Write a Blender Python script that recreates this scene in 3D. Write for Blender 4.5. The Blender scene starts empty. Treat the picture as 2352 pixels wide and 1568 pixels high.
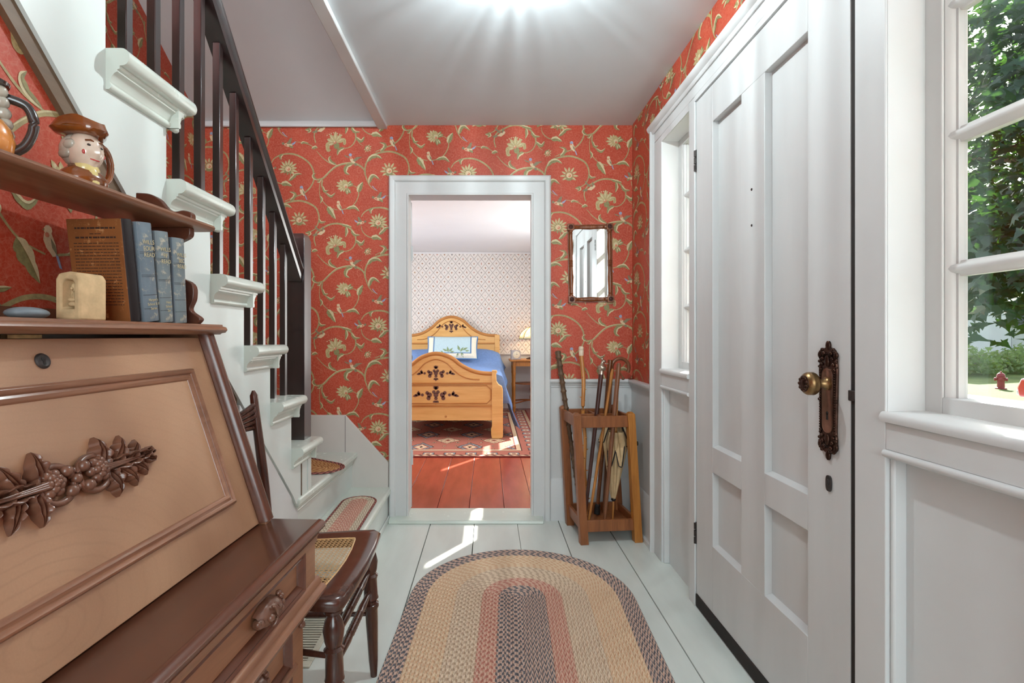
import bpy, bmesh, math, random
from mathutils import Vector, Matrix
random.seed(7)
PI = math.pi
sc = bpy.context.scene
COL = sc.collection
R = math.radians

# ---------------------------------------------------------------- camera, sky, sun, large lights, exposure
cam_d = bpy.data.cameras.new('camera')
cam_d.sensor_width = 36.0
cam_d.lens = 1180.0 / 2352.0 * 36.0
cam_d.shift_x = (1176 - 1122) / 2352.0
cam_d.shift_y = -(784 - 770) / 2352.0
cam_d.clip_start = 0.02
cam_d.clip_end = 300
cam = bpy.data.objects.new('camera', cam_d)
cam.location = (0, 0, 1.06)
cam.rotation_euler = (PI / 2, 0, 0)
COL.objects.link(cam)
sc.camera = cam

world = bpy.data.worlds.new('sky')
sc.world = world
world.use_nodes = True
_n = world.node_tree.nodes
_sky = _n.new('ShaderNodeTexSky')
_sky.sky_type = 'NISHITA'
_sky.sun_disc = False
_sky.sun_elevation = R(27)
_sky.sun_rotation = R(34)
_sky.air_density = 1.0
_sky.dust_density = 4.0
_sky.ozone_density = 0.6
_bg = _n['Background']
_hs = _n.new('ShaderNodeHueSaturation')
_hs.inputs['Saturation'].default_value = 0.5
world.node_tree.links.new(_sky.outputs[0], _hs.inputs['Color'])
world.node_tree.links.new(_hs.outputs[0], _bg.inputs[0])
_bg.inputs[1].default_value = 0.5

def add_light(name, kind, loc, energy, color=(1, 1, 1), size=None, size_y=None, direction=None, radius=None):
    d = bpy.data.lights.new(name, kind)
    d.energy = energy
    d.color = color
    if kind == 'AREA':
        d.shape = 'RECTANGLE'
        d.size = size
        d.size_y = size_y or size
    elif radius is not None:
        d.shadow_soft_size = radius
    o = bpy.data.objects.new(name, d)
    o.location = loc
    if direction is not None:
        o.rotation_euler = Vector(direction).to_track_quat('-Z', 'Y').to_euler()
    COL.objects.link(o)
    return o

SUN_DIR = Vector((-0.56, -0.83, -0.5))
sun = add_light('sun', 'SUN', (6, 10, 8), 34.0, (1.0, 0.94, 0.85), direction=SUN_DIR)
sun.data.angle = R(0.55)
# unseen area lights added to brighten hall, bedroom and stairwell
add_light('hall_fill', 'AREA', (0.25, -1.56, 1.45), 40, (0.78, 0.95, 1.0), 1.2, 1.4, direction=(0, 1, 0.0))  # added fill behind the camera, set in an invented rear window
add_light('bedroom_left_fill', 'AREA', (-2.55, 5.3, 1.45), 46, (0.98, 1.0, 0.97), 1.6, 1.3, direction=(1, 0, 0))  # added fill on the bedroom's left wall, its window is invented
add_light('bedroom_shades_fill', 'AREA', (0.94, 5.2, 1.45), 26, (0.98, 1.0, 0.97), 1.7, 1.2, direction=(-1, 0, 0))  # added fill standing in front of the shaded windows
add_light('upstairs_fill', 'AREA', (-1.12, -1.4, 3.3), 44, (0.84, 0.97, 1.0), 0.8, 1.1, direction=(0, 1, -0.05))  # added fill high in the stairwell

vs = sc.view_settings
vs.view_transform = 'Standard'
vs.look = 'None'
vs.gamma = 1.0
vs.use_curve_mapping = False
vs.exposure = 0.12

# ---------------------------------------------------------------- helpers: colour, materials
def lin(c):
    c = c / 255.0
    return c / 12.92 if c <= 0.04045 else ((c + 0.055) / 1.055) ** 2.4

def rgb(r, g, b):
    return (lin(r), lin(g), lin(b), 1.0)

class NT:
    def __init__(self, name):
        self.m = bpy.data.materials.new(name)
        self.m.use_nodes = True
        self.t = self.m.node_tree
        self.b = self.t.nodes['Principled BSDF']
        self.out = self.t.nodes['Material Output']

    def n(self, typ, **kw):
        nd = self.t.nodes.new('ShaderNode' + typ)
        for k, v in kw.items():
            setattr(nd, k, v)
        return nd

    def l(self, a, b):
        self.t.links.new(a, b)

    def put(self, sock, v):
        if hasattr(v, 'is_output') or hasattr(v, 'links'):
            self.l(v, sock)
        else:
            sock.default_value = v

    def math(self, op, a, b=0.0, c=None):
        nd = self.n('Math', operation=op)
        self.put(nd.inputs[0], a)
        self.put(nd.inputs[1], b)
        if c is not None:
            self.put(nd.inputs[2], c)
        return nd.outputs[0]

    def mix(self, f, a, b, mode='MIX'):
        nd = self.n('Mix', data_type='RGBA', blend_type=mode)
        self.put(nd.inputs[0], f)
        self.put(nd.inputs[6], a)
        self.put(nd.inputs[7], b)
        return nd.outputs[2]

    def ramp(self, f, stops, interp='LINEAR'):
        nd = self.n('ValToRGB')
        cr = nd.color_ramp
        cr.interpolation = interp
        while len(cr.elements) < len(stops):
            cr.elements.new(0.5)
        for e, (p, c) in zip(cr.elements, stops):
            e.position = p
            e.color = c
        self.put(nd.inputs[0], f)
        return nd.outputs[0]

    def coords(self, which='Object', scale=(1, 1, 1), rot=(0, 0, 0), loc=(0, 0, 0)):
        tc = self.n('TexCoord')
        mp = self.n('Mapping')
        mp.inputs['Scale'].default_value = scale
        mp.inputs['Rotation'].default_value = rot
        mp.inputs['Location'].default_value = loc
        self.l(tc.outputs[which], mp.inputs[0])
        return mp.outputs[0]

    def noise(self, vec, scale, detail=3.0, rough=0.55, dist=0.0):
        nd = self.n('TexNoise')
        self.l(vec, nd.inputs['Vector'])
        nd.inputs['Scale'].default_value = scale
        nd.inputs['Detail'].default_value = detail
        nd.inputs['Roughness'].default_value = rough
        nd.inputs['Distortion'].default_value = dist
        return nd.outputs[0]

    def bump(self, h, strength=0.2, dist=0.005):
        nd = self.n('Bump')
        nd.inputs['Strength'].default_value = strength
        nd.inputs['Distance'].default_value = dist
        self.l(h, nd.inputs['Height'])
        self.l(nd.outputs[0], self.b.inputs['Normal'])

    def base(self, v):
        self.put(self.b.inputs['Base Color'], v)

    def set(self, rough=None, metal=None, spec=None, coat=None):
        if rough is not None:
            self.put(self.b.inputs['Roughness'], rough)
        if metal is not None:
            self.b.inputs['Metallic'].default_value = metal
        if spec is not None:
            self.b.inputs['Specular IOR Level'].default_value = spec
        if coat is not None:
            self.b.inputs['Coat Weight'].default_value = coat
            self.b.inputs['Coat Roughness'].default_value = 0.12

def paint(name, c, rough=0.45, var=0.06, scale=6.0, bump=0.08, spec=0.4, streak=(1, 1, 1)):
    t = NT(name)
    v = t.coords('Object', streak)
    nz = t.noise(v, scale, 4.0)
    dark = tuple(x * (1 - var) for x in c[:3]) + (1,)
    light = tuple(min(1, x * (1 + var)) for x in c[:3]) + (1,)
    t.base(t.ramp(nz, [(0.3, dark), (0.7, light)]))
    n2 = t.noise(v, scale * 14, 3.0)
    t.set(rough=t.math('MULTIPLY_ADD', n2, 0.08, rough - 0.04), spec=spec)
    if bump:
        t.bump(t.math('ADD', nz, t.math('MULTIPLY', n2, 0.25)), bump, 0.003)
    return t.m

def wood(name, c_dark, c_light, axis='y', scale=1.0, rough=0.35, contrast=1.0, coat=0.0, wear=None, fine=0.12):
    """straight stretched grain along an axis with fine pores"""
    t = NT(name)
    st = {'x': (0.7, 9, 9), 'y': (9, 0.7, 9), 'z': (9, 9, 0.7)}[axis]
    v = t.coords('Object', tuple(s * scale for s in st))
    g = t.noise(v, 3.2, 5.0, 0.6, 0.8)
    g2 = t.noise(v, 26.0, 2.0, 0.6)
    k = t.math('ADD', t.math('MULTIPLY', g, 1.0 - fine), t.math('MULTIPLY', g2, fine))
    col = t.ramp(k, [(0.5 - 0.2 / contrast, c_dark), (0.5 + 0.24 / contrast, c_light)])
    if wear:
        v2 = t.coords('Object')
        w = t.noise(v2, 22.0, 5.0, 0.7)
        col = t.mix(t.ramp(w, [(0.62, (0, 0, 0, 1)), (0.70, (1, 1, 1, 1))]), col, wear)
    t.base(col)
    t.set(rough=t.math('MULTIPLY_ADD', g2, 0.10 if fine > 0.05 else 0.02, rough - 0.05), spec=0.5, coat=coat)
    if fine > 0.05:
        t.bump(g2, 0.04, 0.001)
    return t.m

def plain(name, c, rough=0.5, metal=0.0, spec=0.5, nscale=40.0, var=0.10, bump=0.0, coat=None):
    t = NT(name)
    v = t.coords('Object')
    nz = t.noise(v, nscale, 4.0)
    dark = tuple(x * (1 - var) for x in c[:3]) + (1,)
    light = tuple(min(1, x * (1 + var)) for x in c[:3]) + (1,)
    t.base(t.ramp(nz, [(0.3, dark), (0.7, light)]))
    t.set(rough=rough, metal=metal, spec=spec, coat=coat)
    if bump:
        t.bump(nz, bump, 0.002)
    return t.m

# ---------------------------------------------------------------- helpers: geometry
class MB:
    """collects faces and links them as ONE mesh object"""
    def __init__(self):
        self.v, self.f, self.mi, self.uv = [], [], [], {}
        self.cur = 0

    def add(self, vs, fs, mi=None, uvs=None):
        o = len(self.v)
        self.v += [tuple(p) for p in vs]
        for k, fc in enumerate(fs):
            if uvs is not None:
                self.uv[len(self.f)] = uvs[k]
            self.f.append([i + o for i in fc])
            self.mi.append(self.cur if mi is None else mi)
        return self

    def box(self, x0, x1, y0, y1, z0, z1, mi=None):
        vs = [(x0, y0, z0), (x1, y0, z0), (x1, y1, z0), (x0, y1, z0), (x0, y0, z1), (x1, y0, z1), (x1, y1, z1), (x0, y1, z1)]
        fs = [(0, 3, 2, 1), (4, 5, 6, 7), (0, 1, 5, 4), (1, 2, 6, 5), (2, 3, 7, 6), (3, 0, 4, 7)]
        return self.add(vs, fs, mi)

    def prism(self, poly, axis, a0, a1, mi=None):
        """poly in the plane across axis: x -> (y,z), y -> (x,z), z -> (x,y)"""
        def P(p, a):
            return {'x': (a, p[0], p[1]), 'y': (p[0], a, p[1]), 'z': (p[0], p[1], a)}[axis]
        n = len(poly)
        area = sum(poly[i][0] * poly[(i + 1) % n][1] - poly[(i + 1) % n][0] * poly[i][1] for i in range(n))
        if (area < 0) != (axis == 'y'):
            poly = poly[::-1]
        vs = [P(p, a0) for p in poly] + [P(p, a1) for p in poly]
        fs = [list(range(n))[::-1], list(range(n, 2 * n))] + [(i, (i + 1) % n, n + (i + 1) % n, n + i) for i in range(n)]
        if a1 < a0:
            fs = [f[::-1] for f in fs]
        return self.add(vs, fs, mi)

    def rings(self, rs, closed=True, cap=True, mi=None, loop=False):
        """loft through rings of equal vertex count"""
        n = len(rs[0])
        vs = [p for r in rs for p in r]
        fs = []
        m = len(rs)
        for k in range(m if loop else m - 1):
            a, b = k * n, ((k + 1) % m) * n
            for i in range(n if closed else n - 1):
                j = (i + 1) % n
                fs.append((a + i, a + j, b + j, b + i))
        if cap and closed and not loop:
            fs.append(list(range(n))[::-1])
            fs.append([(m - 1) * n + i for i in range(n)])
        return self.add(vs, fs, mi)

    def lathe(self, prof, c=(0, 0, 0), seg=20, rot=None, mi=None, sx=1.0, sy=1.0):
        """profile of (radius, height) about z, placed at c, optionally turned by a rotation matrix"""
        rs = []
        for r, h in prof:
            ring = []
            for i in range(seg):
                a = 2 * PI * i / seg
                p = Vector((r * math.cos(a) * sx, r * math.sin(a) * sy, h))
                if rot is not None:
                    p = rot @ p
                ring.append(p + Vector(c))
            rs.append(ring)
        return self.rings(rs, mi=mi)

    def spin(self, p0, p1, prof, seg=14, mi=None):
        """turned piece: profile of (t along p0-p1, radius)"""
        p0, p1 = Vector(p0), Vector(p1)
        d = p1 - p0
        q = d.to_track_quat('Z', 'Y').to_matrix()
        L = d.length
        return self.lathe([(r, t * L) for t, r in prof], p0, seg, q, mi)

    def tube(self, pts, rad, seg=10, mi=None, cap=True, loop=False, flat=1.0, up=(0, 0, 1)):
        """sweep a circle (or ellipse) of radius rad (number or list) along points"""
        pts = [Vector(p) for p in pts]
        n = len(pts)
        rs = []
        up = Vector(up)
        for k in range(n):
            if loop:
                t = pts[(k + 1) % n] - pts[k - 1]
            else:
                t = pts[min(k + 1, n - 1)] - pts[max(k - 1, 0)]
            t.normalize()
            s = t.cross(up)
            if s.length < 1e-4:
                s = t.cross(Vector((0, 1, 0)))
            s.normalize()
            w = s.cross(t)
            r = rad[k] if isinstance(rad, (list, tuple)) else rad
            rs.append([pts[k] + s * (r * math.cos(2 * PI * i / seg)) + w * (r * flat * math.sin(2 * PI * i / seg)) for i in range(seg)])
        return self.rings(rs, mi=mi, cap=cap, loop=loop)

    def ball(self, c, r, seg=12, mi=None, s=(1, 1, 1)):
        rows = max(6, seg // 2)
        rs = []
        for k in range(1, rows):
            a = PI * k / rows
            rs.append([(c[0] + s[0] * r * math.sin(a) * math.cos(2 * PI * i / seg), c[1] + s[1] * r * math.sin(a) * math.sin(2 * PI * i / seg), c[2] - s[2] * r * math.cos(a)) for i in range(seg)])
        return self.rings(rs, mi=mi)

    def mould(self, p0, p1, out, prof, mi=None):
        """straight moulding: closed profile of (out, up) swept from p0 to p1"""
        p0, p1, out = Vector(p0), Vector(p1), Vector(out).normalized()
        d = (p1 - p0).normalized()
        up = out.cross(d)
        if up.z < -1e-6 or (abs(up.z) < 1e-6 and up.y > 0):
            up = -up
        r0 = [p0 + out * a + up * b for a, b in prof]
        r1 = [p1 + out * a + up * b for a, b in prof]
        return self.rings([r0, r1], mi=mi)

    def xform(self, M):
        self.v = [tuple(M @ Vector(p)) for p in self.v]
        return self

    def build(self, name, mats, parent=None, loc=None, bevel=0.0, smooth=35, seg=2, fix=True, rot=None):
        me = bpy.data.meshes.new(name)
        me.from_pydata(self.v, [], self.f)
        if not isinstance(mats, (list, tuple)):
            mats = [mats]
        for m in mats:
            me.materials.append(m)
        if len(mats) > 1:
            me.polygons.foreach_set('material_index', self.mi)
        if self.uv:
            ul = me.uv_layers.new(name='UVMap')
            for p in me.polygons:
                if p.index in self.uv:
                    for li, q in zip(p.loop_indices, self.uv[p.index]):
                        ul.data[li].uv = q
        if fix:
            bm = bmesh.new()
            bm.from_mesh(me)
            bmesh.ops.recalc_face_normals(bm, faces=bm.faces)
            bm.to_mesh(me)
            bm.free()
        me.update()
        if smooth:
            me.polygons.foreach_set('use_smooth', [True] * len(me.polygons))
            me.set_sharp_from_angle(angle=R(smooth))
        o = bpy.data.objects.new(name, me)
        COL.objects.link(o)
        if parent is not None:
            o.parent = parent
        if loc is not None:
            o.location = loc
        if rot is not None:
            o.rotation_euler = rot
        if bevel:
            b = o.modifiers.new('bevel', 'BEVEL')
            b.width = bevel
            b.segments = seg
            b.limit_method = 'ANGLE'
            b.angle_limit = R(40)
            b.harden_normals = False
        return o

def tag(o, label=None, cat=None, group=None, kind=None):
    if label:
        o['label'] = label
    if cat:
        o['category'] = cat
    if group:
        o['group'] = group
    if kind:
        o['kind'] = kind
    return o

def thing(name, label, cat, loc=(0, 0, 0), rotz=0.0, group=None, kind=None):
    o = bpy.data.objects.new(name, None)
    o.empty_display_size = 0.05
    COL.objects.link(o)
    o.location = loc
    o.rotation_euler = (0, 0, rotz)
    return tag(o, label, cat, group, kind)

def twin(o, parent=None, loc=None, rot=None):
    c = o.copy()
    COL.objects.link(c)
    if parent is not None:
        c.parent = parent
    if loc is not None:
        c.location = loc
    if rot is not None:
        c.rotation_euler = rot
    return c

def spline(pts, n=8, loop=False):
    """Catmull-Rom through points of any dimension"""
    P = [Vector(p) for p in pts]
    m = len(P)
    out = []
    rng = m if loop else m - 1
    for i in range(rng):
        p0 = P[(i - 1) % m] if (loop or i > 0) else P[0] * 2 - P[1]
        p1, p2 = P[i], P[(i + 1) % m]
        p3 = P[(i + 2) % m] if (loop or i + 2 < m) else P[m - 1] * 2 - P[m - 2]
        for k in range(n):
            t = k / n
            out.append(0.5 * ((2 * p1) + (p2 - p0) * t + (2 * p0 - 5 * p1 + 4 * p2 - p3) * t * t + (3 * p1 - p0 - 3 * p2 + p3) * t ** 3))
    if not loop:
        out.append(P[-1])
    return out

# ---------------------------------------------------------------- materials
M = {}
M['white'] = paint('white_trim_paint', (0.68, 0.685, 0.68, 1), 0.38, 0.035, 4.0, 0.06)
M['door_white'] = paint('white_door_paint', (0.63, 0.63, 0.625, 1), 0.36, 0.05, 2.5, 0.10, streak=(1, 3, 0.6))
M['ceiling'] = paint('ceiling_plaster', (0.69, 0.735, 0.76, 1), 0.6, 0.03, 2.2, 0.25)
M['soffit'] = paint('soffit_plaster', (0.68, 0.68, 0.69, 1), 0.7, 0.03, 2.5, 0.1)
M['green_white'] = paint('pale_green_stair_paint', (0.72, 0.775, 0.74, 1), 0.33, 0.04, 3.0, 0.12)
M['tread'] = paint('pale_green_tread_paint', (0.68, 0.73, 0.66, 1), 0.26, 0.03, 3.0, 0.02, spec=0.5)
M['floor'] = paint('pale_green_floor_paint', (0.71, 0.755, 0.71, 1), 0.24, 0.06, 3.0, 0.08, spec=0.5, streak=(3, 0.6, 1))
M['skirt'] = paint('cream_skirting_paint', (0.66, 0.62, 0.575, 1), 0.4, 0.04, 4.0, 0.08)
M['dark_gap'] = plain('dark_gap', rgb(38, 33, 30), 0.9)
M['plaster_bed'] = paint('bedroom_ceiling_paint', (0.84, 0.84, 0.85, 1), 0.7, 0.02, 2.0, 0.0)
M['rail'] = wood('dark_mahogany_rail', rgb(18, 7, 7), rgb(46, 20, 19), 'z', 1.5, 0.24, 0.8, coat=1.0)
M['rail'].node_tree.nodes['Principled BSDF'].inputs['Coat Roughness'].default_value = 0.28
M['rail'].node_tree.nodes['Principled BSDF'].inputs['Coat IOR'].default_value = 1.65
M['desk'] = wood('walnut_desk', rgb(128, 84, 58), rgb(176, 126, 92), 'y', 1.2, 0.33, 0.75, coat=0.15)
M['desk_dark'] = wood('dark_walnut_desk', rgb(74, 42, 30), rgb(112, 66, 46), 'y', 0.6, 0.30, 0.55, coat=0.2, fine=0.03)
M['desk_mould'] = wood('walnut_moulding', rgb(116, 76, 54), rgb(160, 112, 84), 'y', 1.6, 0.30, 0.8, coat=0.2)
M['carve'] = plain('carved_walnut', rgb(112, 74, 56), 0.32, 0, 0.5, 30, 0.25, 0.15, coat=0.25)
M['oak'] = wood('oiled_oak', rgb(112, 62, 32), rgb(168, 102, 56), 'z', 1.6, 0.42, 0.9)
M['oak_gold'] = wood('golden_oak', rgb(150, 88, 34), rgb(206, 138, 62), 'z', 1.6, 0.40, 0.9)
M['pine'] = wood('honey_pine', rgb(218, 158, 84), rgb(246, 202, 130), 'x', 1.0, 0.36, 0.7, coat=0.1)
M['pine_edge'] = wood('honey_pine_edge', rgb(170, 106, 46), rgb(212, 150, 80), 'x', 1.2, 0.36, 0.7)
M['stencil'] = plain('dark_stencil', rgb(104, 66, 54), 0.5, nscale=60, var=0.3)
M['chair'] = wood('dark_chair_wood', rgb(46, 24, 18), rgb(98, 58, 44), 'z', 1.8, 0.24, 0.8, coat=0.35)
M['cane'] = plain('woven_cane', rgb(212, 170, 118), 0.45, 0, 0.4, 60, 0.15)
M['bronze'] = plain('aged_bronze', rgb(66, 44, 35), 0.36, 0.85, 0.5, 45, 0.5, 0.5)
M['copper'] = plain('worn_copper', rgb(128, 96, 80), 0.34, 0.8, 0.5, 14, 0.5, 0.05)
M['brass'] = plain('dull_brass', rgb(140, 110, 74), 0.33, 0.9, 0.5, 60, 0.35, 0.3)
M['iron'] = plain('dark_iron', rgb(60, 54, 52), 0.55, 0.5, 0.5, 60, 0.4, 0.3)
M['silver'] = plain('tarnished_silver', rgb(190, 180, 164), 0.28, 0.9, 0.5, 60, 0.2)
M['black'] = plain('black_rubber', rgb(24, 22, 22), 0.6)
M['strip'] = wood('brown_border_strip', rgb(96, 76, 56), rgb(122, 98, 74), 'y', 1.0, 0.55, 0.8)
def wallpaper_mat():
    t = NT('red_wallpaper')
    v = t.coords('Object')
    a = t.noise(v, 7.0, 5.0, 0.6)
    b = t.noise(v, 120.0, 4.0, 0.7)
    col = t.ramp(a, [(0.32, (0.42, 0.042, 0.016, 1)), (0.68, (0.51, 0.062, 0.026, 1))])
    col = t.mix(t.ramp(b, [(0.42, (0, 0, 0, 1)), (0.72, (0.75, 0.75, 0.75, 1))]), col, (0.58, 0.15, 0.090, 1))
    vo = t.n('TexVoronoi', feature='DISTANCE_TO_EDGE')
    t.l(v, vo.inputs['Vector'])
    vo.inputs['Scale'].default_value = 85.0
    thread = t.ramp(vo.outputs['Distance'], [(0.0, (0.32, 0.32, 0.32, 1)), (0.05, (0, 0, 0, 1))])
    col = t.mix(thread, col, (0.62, 0.27, 0.17, 1))
    t.base(col)
    t.set(rough=0.5, spec=0.35)
    return t.m
M['paper'] = wallpaper_mat()
PRINT = [plain('print_vine', rgb(166, 150, 104), 0.55, nscale=90, var=0.22), plain('print_leaf', rgb(140, 134, 88), 0.55, nscale=120, var=0.25),
         plain('print_light', rgb(206, 192, 150), 0.55, nscale=120, var=0.12), plain('print_petal', rgb(184, 164, 116), 0.55, nscale=150, var=0.2),
         plain('print_shade', rgb(136, 118, 74), 0.55, nscale=120, var=0.2), plain('print_blue', rgb(150, 160, 186), 0.55, nscale=120, var=0.15),
         plain('print_cream', rgb(218, 192, 154), 0.55, nscale=120, var=0.1), plain('print_rose', rgb(206, 122, 92), 0.55, nscale=120, var=0.12),
         plain('print_wing', rgb(134, 122, 92), 0.55, nscale=120, var=0.2)]
VINE, LEAF, LIGHT, PETAL, SHADE, BLUE, CREAM, ROSE, WING = range(9)

# one repeat of the scrolling-vine print, drawn in its own units (1736 to the metre, v downwards)
TILE = []          # (material, layer, polygon)
def t_poly(mi, layer, pts):
    TILE.append((mi, layer, [(p[0], p[1]) for p in pts]))

def t_ribbon(mi, pts, w0, w1, w2, layer=0, n=6):
    s = spline([(p[0], p[1]) for p in pts], n)
    m = len(s)
    w0, w1, w2 = w0 * 1.05, w1 * 1.05, w2 * 1.05
    L, Rr = [], []
    for k in range(m):
        d = (s[min(k + 1, m - 1)] - s[max(k - 1, 0)])
        d = d.normalized() if d.length > 1e-6 else Vector((1, 0))
        nrm = Vector((-d.y, d.x))
        t = k / (m - 1)
        w = (w0 * (1 - 2 * t) + w1 * 2 * t) if t < 0.5 else (w1 * (2 - 2 * t) + w2 * (2 * t - 1))
        L.append(s[k] + nrm * w / 2)
        Rr.append(s[k] - nrm * w / 2)
    for k in range(m - 1):
        t_poly(mi, layer, [L[k], L[k + 1], Rr[k + 1], Rr[k]])

def t_leaf(pts, w, mi=LEAF, lobes=3, layer=1, vein=True):
    """curved leaf along a spine with a toothed outer edge"""
    s = spline([(p[0], p[1]) for p in pts], 6)
    m = len(s)
    L, Rr = [], []
    for k in range(m):
        d = (s[min(k + 1, m - 1)] - s[max(k - 1, 0)]).normalized()
        nrm = Vector((-d.y, d.x))
        t = k / (m - 1)
        prof = math.sin(PI * min(1, t ** 0.75)) ** 0.8 if 0 < t < 1 else 0.05
        tooth = 1.0 + 0.28 * abs(math.sin(t * PI * lobes))
        L.append(s[k] + nrm * w * 0.5 * prof * tooth)
        Rr.append(s[k] - nrm * w * 0.5 * prof * tooth)
    for k in range(m - 1):
        t_poly(mi, layer, [L[k], L[k + 1], s[k + 1], s[k]])
        t_poly(LIGHT if mi == LEAF else mi, layer, [s[k], s[k + 1], Rr[k + 1] * 0.75 + s[k + 1] * 0.25, Rr[k] * 0.75 + s[k] * 0.25])
    if vein:
        t_ribbon(SHADE, [(p.x, p.y) for p in s[1:-1:3]] + [(s[-1].x, s[-1].y)], 2, 4, 1, layer + 1, 2)

def t_petal(c, ang, r0, r1, w, mi=PETAL, layer=1, hl=True):
    ca, sa = math.cos(ang), math.sin(ang)
    def P(r, o):
        return (c[0] + r * ca - o * sa, c[1] + r * sa + o * ca)
    d = r1 - r0
    t_poly(mi, layer, [P(r0, -w * 0.22), P(r0 + d * 0.5, -w * 0.5), P(r0 + d * 0.78, -w * 0.36), P(r1, 0), P(r0 + d * 0.78, w * 0.36), P(r0 + d * 0.5, w * 0.5), P(r0, w * 0.22)])
    if hl:
        t_poly(LIGHT, layer + 1, [P(r0 + d * 0.15, -w * 0.1), P(r0 + d * 0.55, -w * 0.3), P(r1 - d * 0.1, 0), P(r0 + d * 0.5, w * 0.02)])

def t_disc(mi, c, r, layer=2, n=10, sx=1.0, sy=1.0, rot=0.0):
    cr, sr = math.cos(rot), math.sin(rot)
    pts = []
    for i in range(n):
        x, y = r * sx * math.cos(2 * PI * i / n), r * sy * math.sin(2 * PI * i / n)
        pts.append((c[0] + x * cr - y * sr, c[1] + x * sr + y * cr))
    t_poly(mi, layer, pts)

def t_daisy(c, r, a0, a1, n, core, back=5):
    for i in range(n):
        t_petal(c, a0 + (a1 - a0) * i / (n - 1), core * 0.8, r * (0.92 + 0.12 * (i % 2)), r * 0.24)
    for i in range(back):
        t_petal(c, a1 + 0.35 + (2 * PI - (a1 - a0) - 0.7) * i / max(1, back - 1), core * 0.7, r * 0.62, r * 0.22, LEAF, 1, False)
    for i in range(9):
        a = a0 + (a1 - a0) * i / 8
        t_disc(SHADE, (c[0] + core * 1.35 * math.cos(a), c[1] + core * 1.35 * math.sin(a)), core * 0.22, 3, 6)
    t_disc(CREAM, c, core, 3, 12)
    t_disc(ROSE, (c[0] + core * 0.15, c[1] + core * 0.1), core * 0.55, 4, 9)
    t_disc(CREAM, (c[0] - core * 0.1, c[1] - core * 0.1), core * 0.3, 5, 7)

def t_perched(c, s=1.0, flip=1, head=BLUE):
    x, y = c
    f = flip
    t_poly(CREAM, 3, [(x - 22 * s * f, y - 35 * s), (x + 6 * s * f, y - 38 * s), (x + 24 * s * f, y + 0 * s), (x + 30 * s * f, y + 36 * s), (x + 12 * s * f, y + 40 * s), (x - 14 * s * f, y + 14 * s), (x - 26 * s * f, y - 12 * s)])
    t_poly(WING, 4, [(x + 2 * s * f, y - 22 * s), (x + 22 * s * f, y + 2 * s), (x + 30 * s * f, y + 36 * s), (x + 8 * s * f, y + 10 * s)])
    t_poly(BLUE, 3, [(x + 22 * s * f, y + 30 * s), (x + 34 * s * f, y + 34 * s), (x + 50 * s * f, y + 78 * s), (x + 38 * s * f, y + 74 * s)])
    t_disc(head, (x - 8 * s * f, y - 46 * s), 17 * s, 4, 9)
    t_disc(ROSE, (x - 12 * s * f, y - 30 * s), 9 * s, 5, 7)
    t_poly(SHADE, 4, [(x - 22 * s * f, y - 50 * s), (x - 32 * s * f, y - 44 * s), (x - 22 * s * f, y - 42 * s)])

def t_flying(c, f=1, s=1.0, up=1.0):
    x, y = c
    t_poly(CREAM, 3, [(x - 55 * s * f, y - 4 * s), (x - 20 * s * f, y - 18 * s), (x + 26 * s * f, y - 4 * s), (x + 36 * s * f, y + 10 * s), (x - 8 * s * f, y + 24 * s), (x - 40 * s * f, y + 14 * s)])
    t_poly(ROSE, 4, [(x - 46 * s * f, y), (x - 24 * s * f, y - 8 * s), (x - 18 * s * f, y + 14 * s), (x - 38 * s * f, y + 12 * s)])
    t_disc(WING, (x - 60 * s * f, y - 10 * s), 14 * s, 4, 8)
    t_poly(WING, 4, [(x - 26 * s * f, y - 8 * s), (x + 10 * s * f, y - 62 * s * up), (x + 30 * s * f, y - 66 * s * up), (x + 22 * s * f, y - 30 * s * up), (x + 14 * s * f, y - 2 * s)])
    t_poly(LEAF, 4, [(x - 4 * s * f, y + 4 * s), (x + 40 * s * f, y + 18 * s), (x + 36 * s * f, y + 40 * s), (x + 6 * s * f, y + 26 * s)])
    t_poly(BLUE, 4, [(x + 26 * s * f, y - 8 * s), (x + 70 * s * f, y - 34 * s), (x + 58 * s * f, y - 8 * s), (x + 36 * s * f, y + 6 * s)])

# big scroll with spread-winged bird
t_ribbon(VINE, [(552, 580), (620, 562), (690, 492), (760, 440), (850, 415), (930, 415), (990, 440), (1030, 480), (1046, 540), (1072, 612), (1112, 665), (1160, 690)], 16, 19, 4)
t_ribbon(LIGHT, [(620, 555), (690, 486), (760, 434), (850, 409), (930, 410)], 3, 6, 2, 1)
t_leaf([(560, 578), (525, 560), (520, 530), (548, 510)], 26)
t_leaf([(600, 570), (580, 600), (556, 602)], 22)
t_ribbon(VINE, [(1040, 530), (1040, 460), (1062, 390), (1112, 335), (1200, 305), (1300, 298), (1390, 328), (1450, 372), (1478, 450), (1470, 520), (1440, 575), (1400, 600), (1340, 618)], 14, 18, 6)
t_leaf([(1062, 400), (1100, 350), (1160, 340), (1212, 372)], 40)
t_ribbon(VINE, [(1140, 300), (1230, 260), (1320, 225), (1385, 170), (1420, 110), (1428, 60), (1420, 10)], 6, 14, 10)
t_leaf([(1190, 295), (1225, 262), (1235, 225), (1180, 205)], 34)
t_leaf([(1080, 615), (1092, 560), (1130, 535), (1190, 580)], 40)
t_ribbon(BLUE, [(1112, 640), (1136, 668), (1166, 692)], 7, 7, 2, 2)
t_leaf([(1478, 480), (1500, 510), (1550, 505)], 26)
t_perched((1312, 210), 1.0, 1)
t_daisy((1280, 490), 92, R(-215), R(35), 9, 27, 5)
t_daisy((1170, 1010), 98, R(-205), R(40), 11, 27, 3)
t_ribbon(VINE, [(1192, 1060), (1200, 1095), (1185, 1125)], 8, 9, 6)
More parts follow.
